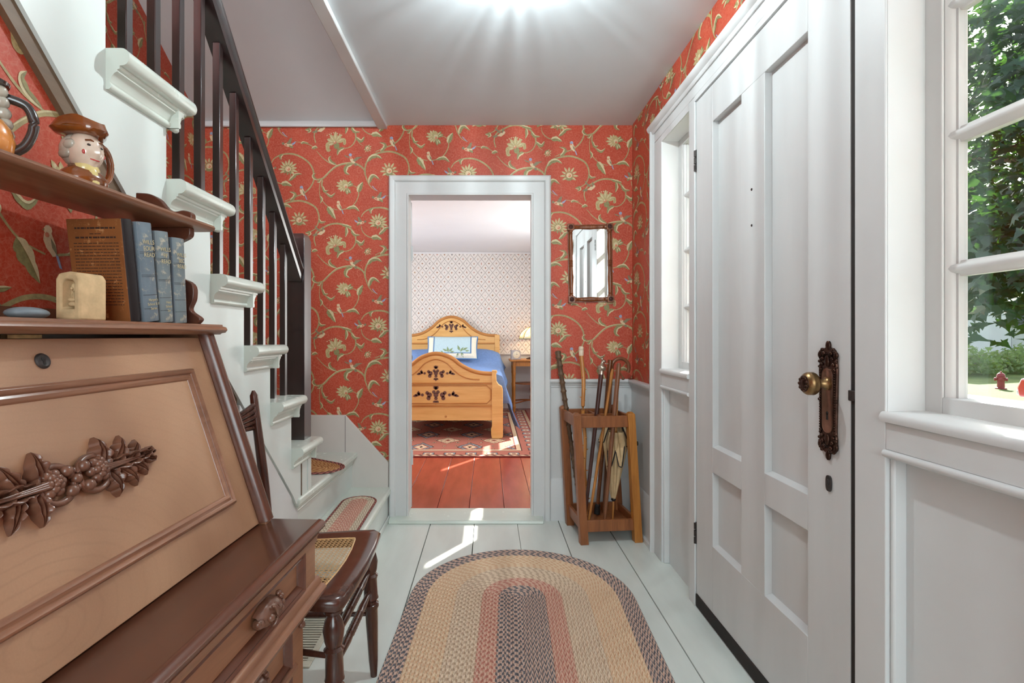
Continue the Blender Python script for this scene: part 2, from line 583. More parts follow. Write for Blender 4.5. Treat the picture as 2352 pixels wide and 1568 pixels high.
t_leaf([(1175, 1128), (1215, 1092), (1250, 1060), (1310, 1058)], 34)
t_ribbon(VINE, [(1000, 1040), (1015, 1095), (1060, 1140), (1120, 1160), (1200, 1165)], 6, 10, 8)
t_leaf([(1100, 1160), (1150, 1150), (1210, 1180)], 50)
t_flying((1180, 765), 1)
t_ribbon(VINE, [(1235, 735), (1310, 745), (1390, 770), (1440, 810)], 4, 8, 5)
t_leaf([(1300, 760), (1320, 742), (1380, 752)], 24)
t_ribbon(VINE, [(1000, 950), (1030, 905), (1080, 875), (1150, 858), (1230, 862), (1310, 895), (1380, 950), (1420, 1020), (1424, 1090)], 8, 17, 14)
t_leaf([(1120, 862), (1095, 885), (1100, 920)], 30)
t_flying((990, 1005), -1, 0.85, 1.0)
# thin stem and leaves
t_ribbon(VINE, [(612, 578), (608, 640), (640, 702), (690, 735), (740, 716)], 14, 13, 4)
t_leaf([(615, 640), (635, 690), (672, 686)], 26)
t_leaf([(650, 712), (700, 742), (742, 708)], 26)
t_ribbon(VINE, [(590, 596), (582, 680), (597, 760), (650, 830), (700, 862), (765, 882)], 5, 8, 6)
t_leaf([(588, 740), (608, 775), (590, 815)], 24)
t_leaf([(665, 846), (700, 895), (745, 975)], 58)
t_ribbon(VINE, [(790, 882), (880, 860), (932, 820), (966, 760), (976, 710), (965, 668), (930, 640), (885, 640)], 8, 10, 5)
t_leaf([(968, 705), (985, 650), (1018, 600)], 52)
t_leaf([(850, 868), (930, 850), (985, 897)], 36)
t_perched((780, 848), 0.95, 1, CREAM)
# side flower
for _i, _a in enumerate([100, 128, 155, 180, 205, 232, 258, 285]):
    t_petal((835, 640), R(_a), 18, 96 - 10 * abs(_i - 3.5), 24)
for _a in (55, 80, 310, 335):
    t_petal((850, 650), R(_a), 10, 80, 34, LEAF)
t_disc(PETAL, (840, 630), 32, 3, 10, 1.0, 1.5)
t_disc(LIGHT, (846, 640), 22, 4, 9)
t_disc(ROSE, (850, 652), 12, 5, 8)
for _k in range(7):
    t_disc(CREAM, (800 - 12 * (_k % 2), 590 + _k * 17), 6, 3, 6)
# spread-winged bird
t_poly(CREAM, 3, [(885, 365), (912, 362), (935, 395), (945, 415), (925, 415), (895, 395)])
t_poly(ROSE, 4, [(880, 345), (908, 345), (912, 372), (888, 374)])
t_disc(BLUE, (893, 330), 16, 4, 9)
t_poly(WING, 3, [(882, 362), (850, 352), (828, 336), (848, 338), (880, 350)])
t_poly(WING, 3, [(915, 385), (950, 352), (1015, 350), (980, 368), (940, 400)])
t_poly(WING, 3, [(930, 412), (952, 414), (960, 438), (935, 440)])
t_leaf([(915, 425), (862, 445), (846, 500), (886, 530)], 38)
t_ribbon(VINE, [(555, 292), (620, 362), (690, 412), (765, 434)], 5, 10, 8)
t_leaf([(755, 430), (700, 402), (680, 365), (700, 338)], 28)
t_ribbon(ROSE, [(515, 366), (560, 395), (590, 412), (612, 440), (590, 450), (600, 425), (650, 440)], 3, 3, 2)
t_ribbon(ROSE, [(1000, 400), (1015, 440), (965, 460), (968, 510), (1000, 500), (985, 480)], 3, 3, 2)
# lily and its stem
t_ribbon(VINE, [(545, 1240), (530, 1165), (556, 1100), (625, 1055), (700, 1022), (790, 1020), (880, 1058), (935, 1120), (946, 1190), (922, 1250), (870, 1288), (790, 1296)], 10, 18, 6)
t_leaf([(800, 1022), (860, 1040), (910, 1052)], 30)
t_leaf([(850, 1050), (858, 1100), (842, 1152)], 30)
t_leaf([(900, 1080), (935, 1125), (992, 1130)], 30)
t_leaf([(944, 1180), (1000, 1218), (1035, 1175)], 34)
t_leaf([(830, 1290), (780, 1315), (762, 1365)], 36)
t_ribbon(VINE, [(955, 1200), (985, 1245), (1015, 1268)], 4, 6, 4)
for _a, _r, _w in ((200, 95, 44), (235, 100, 40), (270, 112, 42), (305, 100, 40), (340, 105, 46), (165, 85, 40)):
    t_petal((745, 1235), R(_a), 8, _r, _w)
t_leaf([(700, 1235), (670, 1262), (672, 1310), (700, 1310)], 42, PETAL, 2)
t_leaf([(790, 1215), (830, 1210), (836, 1248), (815, 1250)], 34, PETAL, 2)
t_disc(LEAF, (755, 1270), 30, 3, 9, 1.0, 1.1)
t_disc(ROSE, (738, 1236), 17, 4, 8)
t_disc(LIGHT, (734, 1230), 9, 5, 7)
for _k in range(8):
    t_disc(LIGHT, (660 + _k * 21, 1165 - 25 * math.sin(PI * _k / 7)), 6, 3, 6)
t_daisy((1062, 1292), 46, R(-60), R(150), 7, 16, 5)
# darting bird above the lily
t_poly(CREAM, 3, [(560, 1125), (590, 1098), (625, 1085), (634, 1105), (600, 1132)])
t_poly(WING, 4, [(585, 1100), (548, 1070), (532, 1030), (565, 1062), (600, 1088)])
t_poly(WING, 4, [(605, 1095), (612, 1062), (608, 1040), (634, 1072), (632, 1092)])
t_poly(WING, 3, [(565, 1112), (530, 1120), (508, 1138), (560, 1140)])
t_disc(CREAM, (630, 1090), 12, 4, 8)
t_leaf([(500, 1095), (470, 1110), (440, 1108)], 30)
t_leaf([(480, 1098), (490, 1120), (462, 1140)], 28)
t_leaf([(505, 1298), (540, 1280), (566, 1292)], 30)

LAT_A, LAT_B = (900.0, -492.0), (0.0, 1030.0)

def clip_poly(poly, region):
    """Sutherland-Hodgman against a convex counter-clockwise region"""
    out = poly
    n = len(region)
    for i in range(n):
        ax, ay = region[i]
        bx, by = region[(i + 1) % n]
        inp, out = out, []
        if not inp:
            return []
        def side(p):
            return (bx - ax) * (p[1] - ay) - (by - ay) * (p[0] - ax)
        for j in range(len(inp)):
            p, q = inp[j - 1], inp[j]
            sp, sq = side(p), side(q)
            if sp * sq < 0:
                t = sp / (sp - sq)
                out.append((p[0] + (q[0] - p[0]) * t, p[1] + (q[1] - p[1]) * t))
            if sq >= 0:
                out.append(q)
    return out

def print_on(regions, s_org, z_org, place, mb=None):
    """lay the print over convex regions (s along the wall, z up); place(s, z, d) -> point d in front of the wall"""
    mb = mb or MB()
    K = 1736.0
    for reg in regions:
        area = sum(reg[i][0] * reg[(i + 1) % len(reg)][1] - reg[(i + 1) % len(reg)][0] * reg[i][1] for i in range(len(reg)))
        if area < 0:
            reg = reg[::-1]
        s0, s1 = min(p[0] for p in reg), max(p[0] for p in reg)
        z0, z1 = min(p[1] for p in reg), max(p[1] for p in reg)
        xs = [p[0] for p in reg]
        ia = range(int(math.floor((s0 - s_org) * K / 900)) - 2, int(math.ceil((s1 - s_org) * K / 900)) + 1)
        for a in ia:
            for b in range(-12, 13):
                ox, oy = a * LAT_A[0], a * LAT_A[1] + b * LAT_B[1]
                # bounds of the repeat
                cs0, cs1 = s_org + (ox + 430) / K, s_org + (ox + 1560) / K
                cz1, cz0 = z_org - (oy + 0) / K, z_org - (oy + 1380) / K
                if cs1 < s0 or cs0 > s1 or cz1 < z0 or cz0 > z1:
                    continue
                for seq, (mi, layer, pts) in enumerate(TILE):
                    q = [(s_org + (p[0] + ox) / K, z_org - (p[1] + oy) / K) for p in pts]
                    inside = all(all((reg[(i + 1) % len(reg)][0] - reg[i][0]) * (p[1] - reg[i][1]) - (reg[(i + 1) % len(reg)][1] - reg[i][1]) * (p[0] - reg[i][0]) >= 0 for i in range(len(reg))) for p in q)
                    if not inside:
                        if max(p[0] for p in q) < s0 or min(p[0] for p in q) > s1 or max(p[1] for p in q) < z0 or min(p[1] for p in q) > z1:
                            continue
                        q = clip_poly(q, reg)
                        if len(q) < 3:
                            continue
                    d = 0.0006 + 0.00026 * layer + (seq % 80) * 0.000003
                    mb.add([place(p[0], p[1], d) for p in q], [list(range(len(q)))], mi)
    return mb

S_ORG = (600 - 1122) / 398.6          # the print hangs on the back wall from here
Z_ORG = 1.06 - (280 - 770) / 398.6

# ---------------------------------------------------------------- the setting
YB = 2.96          # face of the back wall
XR = 0.828         # face of the right wall
XL = -0.805        # face of the wall under the stairs
XS = -1.656        # far wall of the stairwell
ZC = 2.27          # ceiling
YR = -1.6          # wall behind the camera

# hall floor: wide painted boards
fl = tag(MB().box(-1.70, XR + 0.10, YR - 0.05, YB + 0.12, -0.06, -0.020).build('floor', M['dark_gap']), kind='structure')
seams = [-1.70, -1.30, -0.98, -0.66, -0.3265, -0.08, 0.162, 0.399, 0.659, XR + 0.02]
for a, b in zip(seams[:-1], seams[1:]):
    g = 0.0006 if abs(a - 0.162) < 0.01 else 0.0016
    h = 0.0006 if abs(b - 0.162) < 0.01 else 0.0016
    MB().box(a + g, b - h, YR, YB, -0.020, 0.0).build('plank', M['floor'], fl, bevel=0.0012, seg=1)

# back wall with the doorway to the bedroom
DX0, DX1, DZ = -0.464, 0.251, 1.868
wb = MB()
wb.box(XS - 0.1, DX0 - 0.012, YB, YB + 0.12, 0, 4.3)
wb.box(DX1 + 0.012, 1.0, YB, YB + 0.12, 0, 2.5)
wb.box(DX0 - 0.012, DX1 + 0.012, YB, YB + 0.12, DZ + 0.012, 2.5)
wall_back = tag(wb.build('wall_back', M['paper'], smooth=0), kind='structure')
pb = print_on([[(XS, 0.55), (-0.5745, 0.2), (-0.5745, ZC), (XS, ZC)], [(-0.5745, 1.975), (0.351, 1.975), (0.351, ZC), (-0.5745, ZC)],
               [(0.351, 0.79), (XR, 0.79), (XR, ZC), (0.351, ZC)]], S_ORG, Z_ORG, lambda s, z, d: (s, YB - d, z))
pb.build('wallpaper_print', PRINT, wall_back, smooth=0, fix=False)

# right wall (front of the house) around the entrance
E0, E1 = 0.590, 2.542              # casing outer edges along the wall
L0, L1 = 2.072, 2.40                # far sidelight
D0, D1 = 1.156, 2.010             # door
W0, W1 = 0.728, 1.046              # near sidelight
ZS, ZT = 0.905, 1.965              # sidelight sill and top
XO = 0.97
wr = MB()
wr.box(XR, XO, L1, YB + 0.12, -0.02, 2.5)
wr.box(XR, XO, YR, W0, -0.02, 2.5)
wr.box(XR, XO, W0, L1, 1.998, 2.5)
wr.box(XR + 0.06, XO, L0, L1, -0.02, ZS - 0.02)
wr.box(XR + 0.06, XO, W0, W1, -0.02, ZS - 0.02)
wr.box(XR + 0.03, XO, D1 + 0.006, L0, -0.02, 1.998)
wr.box(XR + 0.03, XO, W1, D0 - 0.006, -0.02, 1.998)
wr.box(XR + 0.06, XO, L0, L1, ZT + 0.01, 1.998)
wr.box(XR + 0.06, XO, W0, W1, ZT + 0.01, 1.998)
wr.box(XR + 0.055, XO, D0 - 0.006, D1 + 0.006, -0.02, 1.998)
wall_right = tag(wr.build('wall_right', M['paper'], smooth=0), kind='structure')
# the print turns the corner: s keeps growing from the back wall
pr = print_on([[(XR, 0.79), (XR + YB - E1, 0.79), (XR + YB - E1, ZC), (XR, ZC)], [(XR + YB - E1, 2.07), (XR + YB - YR, 2.07), (XR + YB - YR, ZC), (XR + YB - E1, ZC)],
               [(XR + YB - E0, 0.79), (XR + YB - YR, 0.79), (XR + YB - YR, 2.07), (XR + YB - E0, 2.07)]], S_ORG, Z_ORG, lambda s, z, d: (XR - d, YB - (s - XR), z))
pr.build('wallpaper_print', PRINT, wall_right, smooth=0, fix=False)

# wall under the stairs (left)
wl = MB().box(XL - 0.06, XL, YR, 0.25, 0, ZC).prism([(0.25, 0), (1.94, 0), (1.94, 0.50), (0.25, 2.22)], 'x', XL - 0.06, XL)
wall_left = tag(wl.build('wall_left', M['paper'], smooth=0), kind='structure')
pl = print_on([[(-0.9, 0.80), (1.62, 0.80), (0.20, ZC), (-0.9, ZC)]], -0.545, 2.335, lambda s, z, d: (XL + d, s, z))
pl.build('wallpaper_print', PRINT, wall_left, smooth=0, fix=False)
MB().box(XL, XL + 0.012, YR, 1.94, 0.0, 0.76).box(XL, XL + 0.022, YR, 1.70, 0.76, 0.80).build('wainscot', M['white'], wall_left, bevel=0.003)

MB().prism([(1.93, 0.0), (2.14, 0.0), (2.14, 0.36), (2.07, 0.41), (1.93, 0.54)], 'x', XL - 0.05, XL + 0.010).build('wainscot', M['white'], wall_left)
# far wall of the stairwell, upper storey, wall behind the camera
tag(MB().box(XS - 0.1, XS, YR - 0.1, YB + 0.1, 0, 4.3).build('wall_stairwell', M['paper'], smooth=0), kind='structure')
pw = print_on([[(0.9, 0.9), (2.96, 0.55), (2.96, 2.24), (0.9, 3.65)]], -0.2, Z_ORG, lambda s, z, d: (XS + d, s, z))
pw.build('wallpaper_print', PRINT, bpy.data.objects['wall_stairwell'], smooth=0, fix=False)
tag(MB().box(-0.575, -0.50, YR, YB, ZC + 0.03, 4.3).build('wall_upstairs', M['soffit'], smooth=0), kind='structure')
wre = MB().box(XS, -0.35, YR - 0.1, YR, 0, 4.4).box(0.85, XO, YR - 0.1, YR, 0, 2.5).box(-0.35, 0.85, YR - 0.1, YR, 0, 0.75).box(-0.35, 0.85, YR - 0.1, YR, 2.15, 2.5).box(-0.35, 0.85, YR - 0.1, YR - 0.05, 0.75, 2.15)
tag(wre.build('wall_rear', M['white'], smooth=0), kind='structure')
tag(MB().box(-0.40, -0.33, YR, YR + 0.02, 0.68, 2.2).box(0.83, 0.90, YR, YR + 0.02, 0.68, 2.2).box(-0.40, 0.90, YR, YR + 0.02, 2.15, 2.22).box(-0.40, 0.90, YR, YR + 0.04, 0.68, 0.75).build('trim_1', M['white']), kind='structure')  # casing of the invented window around the added hall fill

# ceilings
ceil = MB().box(-0.60, XO, YR - 0.1, YB + 0.02, ZC, ZC + 0.06)
ceil.box(XS, -0.60, YR, 0.45, ZC, ZC + 0.06)
ceiling = tag(ceil.build('ceiling', M['ceiling'], smooth=0), kind='structure')
tag(MB().box(-0.637, -0.583, 0.45, YB, ZC - 0.022, ZC + 0.02).build('trim_2', M['white'], bevel=0.003), kind='structure')
sof = MB().prism([(YB + 0.02, ZC), (YB + 0.02, ZC + 0.1), (0.6, ZC + 0.1 + 1.62), (0.6, ZC + 1.62)], 'x', XS, -0.575)
tag(sof.build('ceiling_stairwell', M['soffit'], smooth=0), kind='structure')
tag(MB().box(XS - 0.1, -0.50, YR, 0.7, 4.15, 4.25).build('ceiling_upstairs', M['soffit'], smooth=0), kind='structure')
tag(MB().box(XS, -0.59, YB - 0.02, YB, ZC - 0.014, ZC + 0.02).build('trim_3', M['soffit'], bevel=0.006), kind='structure')

# wainscot, chair rail and baseboard in the corner by the stand
RAILP = [(0, 0), (0.012, 0.0), (0.012, 0.010), (0.020, 0.014), (0.020, 0.020), (0.030, 0.026), (0.034, 0.036), (0.030, 0.046), (0, 0.046)]
tag(MB().box(0.351, XR, YB - 0.006, YB, 0.24, 0.79).build('trim_4', M['white']), kind='structure')
tag(MB().box(XR - 0.006, XR, E1, YB, 0.24, 0.79).build('trim_5', M['white']), kind='structure')
tr6 = MB().mould((0.351, YB, 0.764), (XR, YB, 0.764), (0, -1, 0), RAILP).mould((XR, E1, 0.764), (XR, YB, 0.764), (-1, 0, 0), RAILP)
tag(tr6.build('trim_6', M['white'], smooth=50), kind='structure')
BASEP = [(0, 0), (0.020, 0), (0.020, 0.20), (0.014, 0.215), (0.014, 0.228), (0.006, 0.24), (0, 0.24)]
tag(MB().mould((0.351, YB, 0.0), (XR, YB, 0.0), (0, -1, 0), BASEP).build('baseboard_back', M['white']), kind='structure')
tag(MB().mould((XR, E1, 0.0), (XR, YB, 0.0), (-1, 0, 0), BASEP).box(XR - 0.034, XR, E1, YB, 0, 0.022).build('baseboard_right', M['white']), kind='structure')

# bedroom doorway: casing, jambs, threshold
CAS = [(0, 0), (0.022, 0), (0.022, 0.008), (0.016, 0.012), (0.016, 0.074), (0.026, 0.080), (0.030, 0.090), (0.030, 0.104), (0.022, 0.112), (0, 0.112)]
dc = thing('trim_7', None, None, kind='structure')
def casing_leg(x, sgn, z0, z1, y, name):
    """upright casing whose inner edge is at x and which widens to sgn; mitred at the top"""
    r0 = [(x + sgn * b, y - a, z0) for a, b in CAS]
    r1 = [(x + sgn * b, y - a, z1 + b) for a, b in CAS]
    MB().rings([r0, r1]).build(name, M['white'], dc)
casing_leg(DX0 + 0.006, -1, 0.0, DZ - 0.004, YB, 'casing')
casing_leg(DX1 - 0.006, 1, 0.0, DZ - 0.004, YB, 'casing')
r0 = [(DX0 + 0.006 - b, YB - a, DZ - 0.004 + b) for a, b in CAS]
r1 = [(DX1 - 0.006 + b, YB - a, DZ - 0.004 + b) for a, b in CAS]
MB().rings([r0, r1]).build('head_casing', M['white'], dc)
MB().box(DX0 - 0.012, DX0, YB, YB + 0.12, 0, DZ).build('jamb', M['white'], dc)
MB().box(DX1, DX1 + 0.012, YB, YB + 0.12, 0, DZ).build('jamb', M['white'], dc)
MB().box(DX0 - 0.012, DX1 + 0.012, YB, YB + 0.12, DZ, DZ + 0.012).build('head_jamb', M['white'], dc)
MB().prism([(YB - 0.075, 0.0), (YB - 0.07, 0.018), (YB - 0.03, 0.026), (YB + 0.12, 0.026), (YB + 0.12, 0.0)], 'x', DX0 - 0.10, DX1 + 0.06).build('threshold', M['tread'], dc, bevel=0.004)

# bedroom door, swung back into the bedroom
bd = thing('door_2', 'white bedroom door swung open into the bedroom behind the left jamb', 'door', (DX0 + 0.004, YB + 0.125, 0), R(15), kind='structure')
MB().box(-0.036, 0.0, 0.0, 0.70, 0.03, DZ - 0.01).build('door_leaf', M['white'], bd, bevel=0.002)
for z in (0.33, 1.55):
    MB().box(-0.030, 0.0015, -0.0025, 0.004, z - 0.045, z + 0.045).tube([(0.003, -0.004, z - 0.045), (0.003, -0.004, z + 0.045)], 0.004, 8).build('hinge', M['white'], bd)
kb = MB().spin((0.0, 0.63, 0.90), (0.075, 0.63, 0.90), [(0, 0.026), (0.08, 0.026), (0.1, 0.010), (0.5, 0.010), (0.55, 0.020), (0.7, 0.028), (0.9, 0.026), (1.0, 0.012)])
kb.build('door_knob', M['iron'], bd)
# ---------------------------------------------------------------- entrance: frame, sidelights, door
XF = 0.808                          # face of the frame
ent = thing('trim_8', None, None, kind='structure')
def vcas(y0, y1, z0, z1, x=XF, name='stile', d=0.02):
    return MB().box(x, x + d + 0.03, y0, y1, z0, z1).build(name, M['white'], ent, bevel=0.002)
vcas(L1, E1 - 0.035, 0.0, ZT + 0.03)                 # far outer stile
MB().rings([[(XR - a, E1 + b, z) for a, b in ((0, 0), (0.030, 0), (0.036, -0.010), (0.036, -0.022), (0.026, -0.030), (0.022, -0.038), (0, -0.038))] for z in (0.0, 2.075)]).build('backband', M['white'], ent)
vcas(D1 + 0.006, L0, 0.0, ZT + 0.03)                 # hinge post
vcas(W1, D0 - 0.022, 0.0, ZT + 0.03)                 # latch post
vcas(E0, W0, 0.0, ZT + 0.03)                         # near outer stile
MB().box(XF, XR + 0.02, E0, E1 - 0.03, ZT + 0.031, 2.045).build('head_board', M['white'], ent, bevel=0.002)
MB().box(XF, XR + 0.02, D0 - 0.008, D1 + 0.006, 1.976, ZT + 0.031).build('head_board', M['white'], ent)
MB().box(XF, XR + 0.02, L0, L1, ZT, ZT + 0.031).build('head_board', M['white'], ent)
MB().box(XF, XR + 0.02, W0, W1, ZT, ZT + 0.031).build('head_board', M['white'], ent)
CAP = [(0, 0), (0.026, 0), (0.030, 0.006), (0.030, 0.014), (0.040, 0.020), (0.046, 0.032), (0.046, 0.040), (0, 0.040)]
MB().mould((XR, E0, 2.040), (XR, E1, 2.040), (-1, 0, 0), CAP).build('cap_moulding', M['white'], ent, smooth=50)

M['glass'] = None
_t = NT('window_glass')
_tr = _t.n('BsdfTransparent')
_tr.inputs[0].default_value = (0.93, 0.96, 0.96, 1)
_gl = _t.n('BsdfGlossy')
_gl.inputs['Roughness'].default_value = 0.02
_lw = _t.n('LayerWeight')
_lw.inputs[0].default_value = 0.5
_fac = _t.math('MULTIPLY_ADD', _t.math('POWER', _lw.outputs['Facing'], 4.0), 0.6, 0.04)
_v = _t.coords('Object')
_nz = _t.noise(_v, 9.0, 2.0)
_bp = _t.n('Bump')
_bp.inputs['Strength'].default_value = 0.12
_bp.inputs['Distance'].default_value = 0.004
_t.l(_nz, _bp.inputs['Height'])
_t.l(_bp.outputs[0], _gl.inputs['Normal'])
_mx = _t.n('MixShader')
_t.l(_fac, _mx.inputs[0])
_t.l(_tr.outputs[0], _mx.inputs[1])
_t.l(_gl.outputs[0], _mx.inputs[2])
_t.l(_mx.outputs[0], _t.out.inputs[0])
M['glass'] = _t.m

def sidelight(y0, y1, num):
    w = thing('window_%d' % num, None, None, kind='structure')
    XG = 0.888                      # room face of the sash frame
    # reveal
    MB().box(XF + 0.004, XG + 0.06, y1 - 0.001, y1 + 0.012, ZS, ZT).build('jamb', M['white'], w)
    MB().box(XF + 0.004, XG + 0.06, y0 - 0.012, y0 + 0.001, ZS, ZT).build('jamb', M['white'], w)
    MB().box(XF + 0.004, XG + 0.06, y0, y1, ZT - 0.001, ZT + 0.012).build('head', M['white'], w)
    # sill with rounded nose, apron, panel below
    s = MB().prism([(XF - 0.008, ZS - 0.004), (XF - 0.011, ZS - 0.011), (XF - 0.008, ZS - 0.020), (XG + 0.06, ZS - 0.020), (XG + 0.06, ZS + 0.004), (XF - 0.004, ZS)], 'y', y0 - 0.004, y1 + 0.004)
    s.build('sill', M['white'], w, smooth=60)
    MB().box(XF, XR + 0.03, y0, y1, 0.828, ZS - 0.021).build('apron', M['white'], w, bevel=0.002)
    MB().mould((XF + 0.002, y0, 0.812), (XF + 0.002, y1, 0.812), (-1, 0, 0), [(-0.03, 0), (0.002, 0), (0.009, 0.004), (0.011, 0.010), (0.007, 0.016), (-0.03, 0.016)]).build('bead', M['white'], w, smooth=60)
    MB().box(XF + 0.034, XR + 0.06, y0, y1, 0.0, 0.814).build('panel', M['white'], w)
    for ya, yb in ((y0, y0 + 0.012), (y1 - 0.012, y1)):
        MB().box(XF + 0.008, XF + 0.036, ya, yb, 0.0, 0.812).build('panel_mould', M['white'], w, bevel=0.004)
    # sash frame: stops, stiles, muntins, panes
    st = 0.040
    fr = MB().box(XG, XG + 0.04, y0, y0 + st, ZS, ZT).box(XG, XG + 0.04, y1 - st, y1, ZS, ZT).box(XG, XG + 0.04, y0 + st, y1 - st, ZS, ZS + 0.034).box(XG, XG + 0.04, y0 + st, y1 - st, ZT - 0.03, ZT)
    fr.build('sash_frame', M['white'], w, bevel=0.002)
    def bead(p0, p1, inward):
        MB().mould(p0, p1, (-1, 0, 0), [(-0.03, -0.004), (0.0, -0.004), (0.006, 0.002), (0.006, 0.007), (0.0, 0.011), (-0.004, 0.018), (-0.03, 0.020)]).build('sash_bead', M['white'], w, smooth=50)
    ya, yb = y0 + st, y1 - st
    zs = [ZS + 0.034, 1.189, 1.447, 1.70, ZT - 0.03]
    for y, sg in ((ya, 1), (yb, -1)):
        rr = [[(XG + 0.012 - a, y + sg * b, z) for a, b in ((-0.02, -0.004), (0.004, -0.004), (0.008, 0.002), (0.004, 0.010), (-0.004, 0.013), (-0.004, 0.018), (-0.02, 0.020))] for z in (zs[0], zs[-1])]
        MB().rings(rr).build('sash_bead', M['white'], w, smooth=50)
    for z in zs[1:-1]:
        rr = [[(XG + 0.012 - a, y, z + b) for a, b in ((-0.022, -0.015), (-0.008, -0.015), (-0.006, -0.010), (0.004, -0.006), (0.006, 0.0), (0.004, 0.006), (-0.006, 0.010), (-0.008, 0.015), (-0.022, 0.015))] for y in (ya, yb)]
        MB().rings(rr).build('muntin', M['white'], w, smooth=50)
    for a, b in zip(zs[:-1], zs[1:]):
        MB().box(XG + 0.026, XG + 0.029, ya, yb, a, b).build('pane', M['glass'], w, smooth=0)
    return w
sidelight(L0, L1, 1)
sidelight(W0, W1, 2)

# front door: frame pieces round four sunk panels
XD = 0.814
door = thing('door_1', 'white painted four-panel front door with ornate bronze knob plate', 'door', kind='structure')
zb, zt = 0.052, 1.972
PY = [(1.866, 1.655), (1.515, 1.310)]
DW = M['door_white']
def db(y0, y1, z0, z1, name, x=XD):
    return MB().box(x, XD + 0.044, y0, y1, z0, z1).build(name, DW, door, bevel=0.0015)
db(D0, 1.310, zb, zt, 'stile')
db(1.866, D1, zb, zt, 'stile')
db(1.515, 1.655, 0.293, 1.836, 'mullion')
db(1.310, 1.866, 1.836, zt, 'rail')
db(1.310, 1.515, 0.562, 0.654, 'rail')
db(1.655, 1.866, 0.562, 0.654, 'rail')
db(1.310, 1.866, zb, 0.293, 'rail')
for a, b in PY:
    for z0, z1 in ((0.654, 1.836), (0.293, 0.562)):
        db(b - 0.002, a + 0.002, z0 - 0.002, z1 + 0.002, 'panel', XD + 0.022)
        MB().prism([(XD + 0.0005, 0), (XD + 0.022, 0), (XD + 0.022, 0.007)], 'y', b, a).xform(Matrix.Translation((0, 0, z0))).build('panel_bead', DW, door)
MB().box(XD - 0.004, XD + 0.044, D0, D1, 0.004, 0.052).build('weather_strip', M['dark_gap'], door, bevel=0.003)
MB().box(XD + 0.002, XD + 0.05, D0 - 0.0215, D0 - 0.0005, 0.0, zt).build('latch_gap', M['dark_gap'], door)
for z in (0.287, 1.744):
    hb = MB().box(XD - 0.002, XD + 0.002, D1 - 0.001, D1 + 0.010, z - 0.042, z + 0.042)
    for k in range(3):
        hb.tube([(XD - 0.004, D1 + 0.003, z - 0.041 + k * 0.028), (XD - 0.004, D1 + 0.003, z - 0.017 + k * 0.028)], 0.0055, 10)
    hb.build('hinge', M['iron'], door)
for z in (1.511, 1.400):
    MB().spin((XD, 1.588, z), (XD - 0.002, 1.588, z), [(0, 0.004), (0.6, 0.004), (1, 0.0032)], 10).box(XD - 0.0024, XD - 0.0019, 1.585, 1.591, z - 0.0005, z + 0.0005).build('screw', M['iron'], door)
# ornate knob plate
pc_y, pc_z = 1.226, 0.905
def plate_outline(k, n=72):
    pts = []
    for i in range(n):
        a = 2 * PI * i / n
        ca, sa = math.cos(a), math.sin(a)
        e = 0.22
        x = 0.031 * math.copysign(abs(ca) ** e, ca)
        z = 0.118 * math.copysign(abs(sa) ** e, sa)
        wob = 1 + 0.045 * math.sin(9 * a) + 0.03 * math.sin(17 * a)
        x *= wob
        if abs(z) > 0.09:
            z += math.copysign(0.010 * math.cos(min(1.0, abs(x) / 0.03) * PI / 2), z)
        pts.append((x * k, z * (1 - (1 - k) * 0.26)))
    return pts
pl_ = MB()
for x, k0, k1 in ((0.0, 1.0, 1.0),):
    r = []
    for dx, k in ((0.0, 1.0), (0.004, 1.0), (0.006, 0.93), (0.004, 0.86), (0.0045, 0.80)):
        r.append([(XD - dx, pc_y + p[0], pc_z + p[1]) for p in plate_outline(k)])
    pl_.rings(r)
for sg in (-1, 1):
    pl_.ball((XD - 0.005, pc_y, pc_z + sg * 0.094), 0.010, 12, s=(0.6, 0.75, 1.5))
    pl_.ball((XD - 0.003, pc_y, pc_z + sg * 0.131), 0.009, 12, s=(0.6, 0.9, 1.4))
    for s2 in (-1, 1):
        for q in range(4):
            pl_.ball((XD - 0.005, pc_y + s2 * (0.013 + 0.004 * q), pc_z + sg * (0.112 - 0.013 * q)), 0.0058 - 0.0006 * q, 8)
        pl_.tube([(XD - 0.005, pc_y + s2 * 0.018 * math.cos(t / 8 * PI), pc_z + sg * (0.095 + 0.016 * math.sin(t / 8 * PI))) for t in range(9)], 0.0026, 6)
        pl_.ball((XD - 0.004, pc_y + s2 * 0.029, pc_z + sg * 0.108), 0.0075, 10, s=(0.6, 0.8, 1.2))
for s2 in (-1, 1):
    for q in range(27):
        pl_.ball((XD - 0.006, pc_y + s2 * 0.0262, pc_z - 0.078 + q * 0.006), 0.0026, 6)
for q, p in enumerate(plate_outline(0.97)):
    if q % 2 == 0:
        pl_.ball((XD - 0.0045, pc_y + p[0], pc_z + p[1]), 0.0030 + 0.0012 * (q % 4 == 0), 7)
plate = pl_.build('knob_plate', M['bronze'], door, smooth=60)
ov = []
for i in range(40):
    a = 2 * PI * i / 40
    ov.append((0.0195 * math.cos(a), math.copysign(0.058, math.sin(a)) + 0.0195 * math.sin(a)))
cup = MB()
cup.rings([[(XD - dx, pc_y + p[0] * k, pc_z + p[1] * (0.97 + 0.03 * k)) for p in ov] for dx, k in ((0.004, 1.0), (0.0068, 0.98), (0.0068, 0.90), (0.0058, 0.86))])
cup.build('plate_centre', M['copper'], plate, smooth=60)
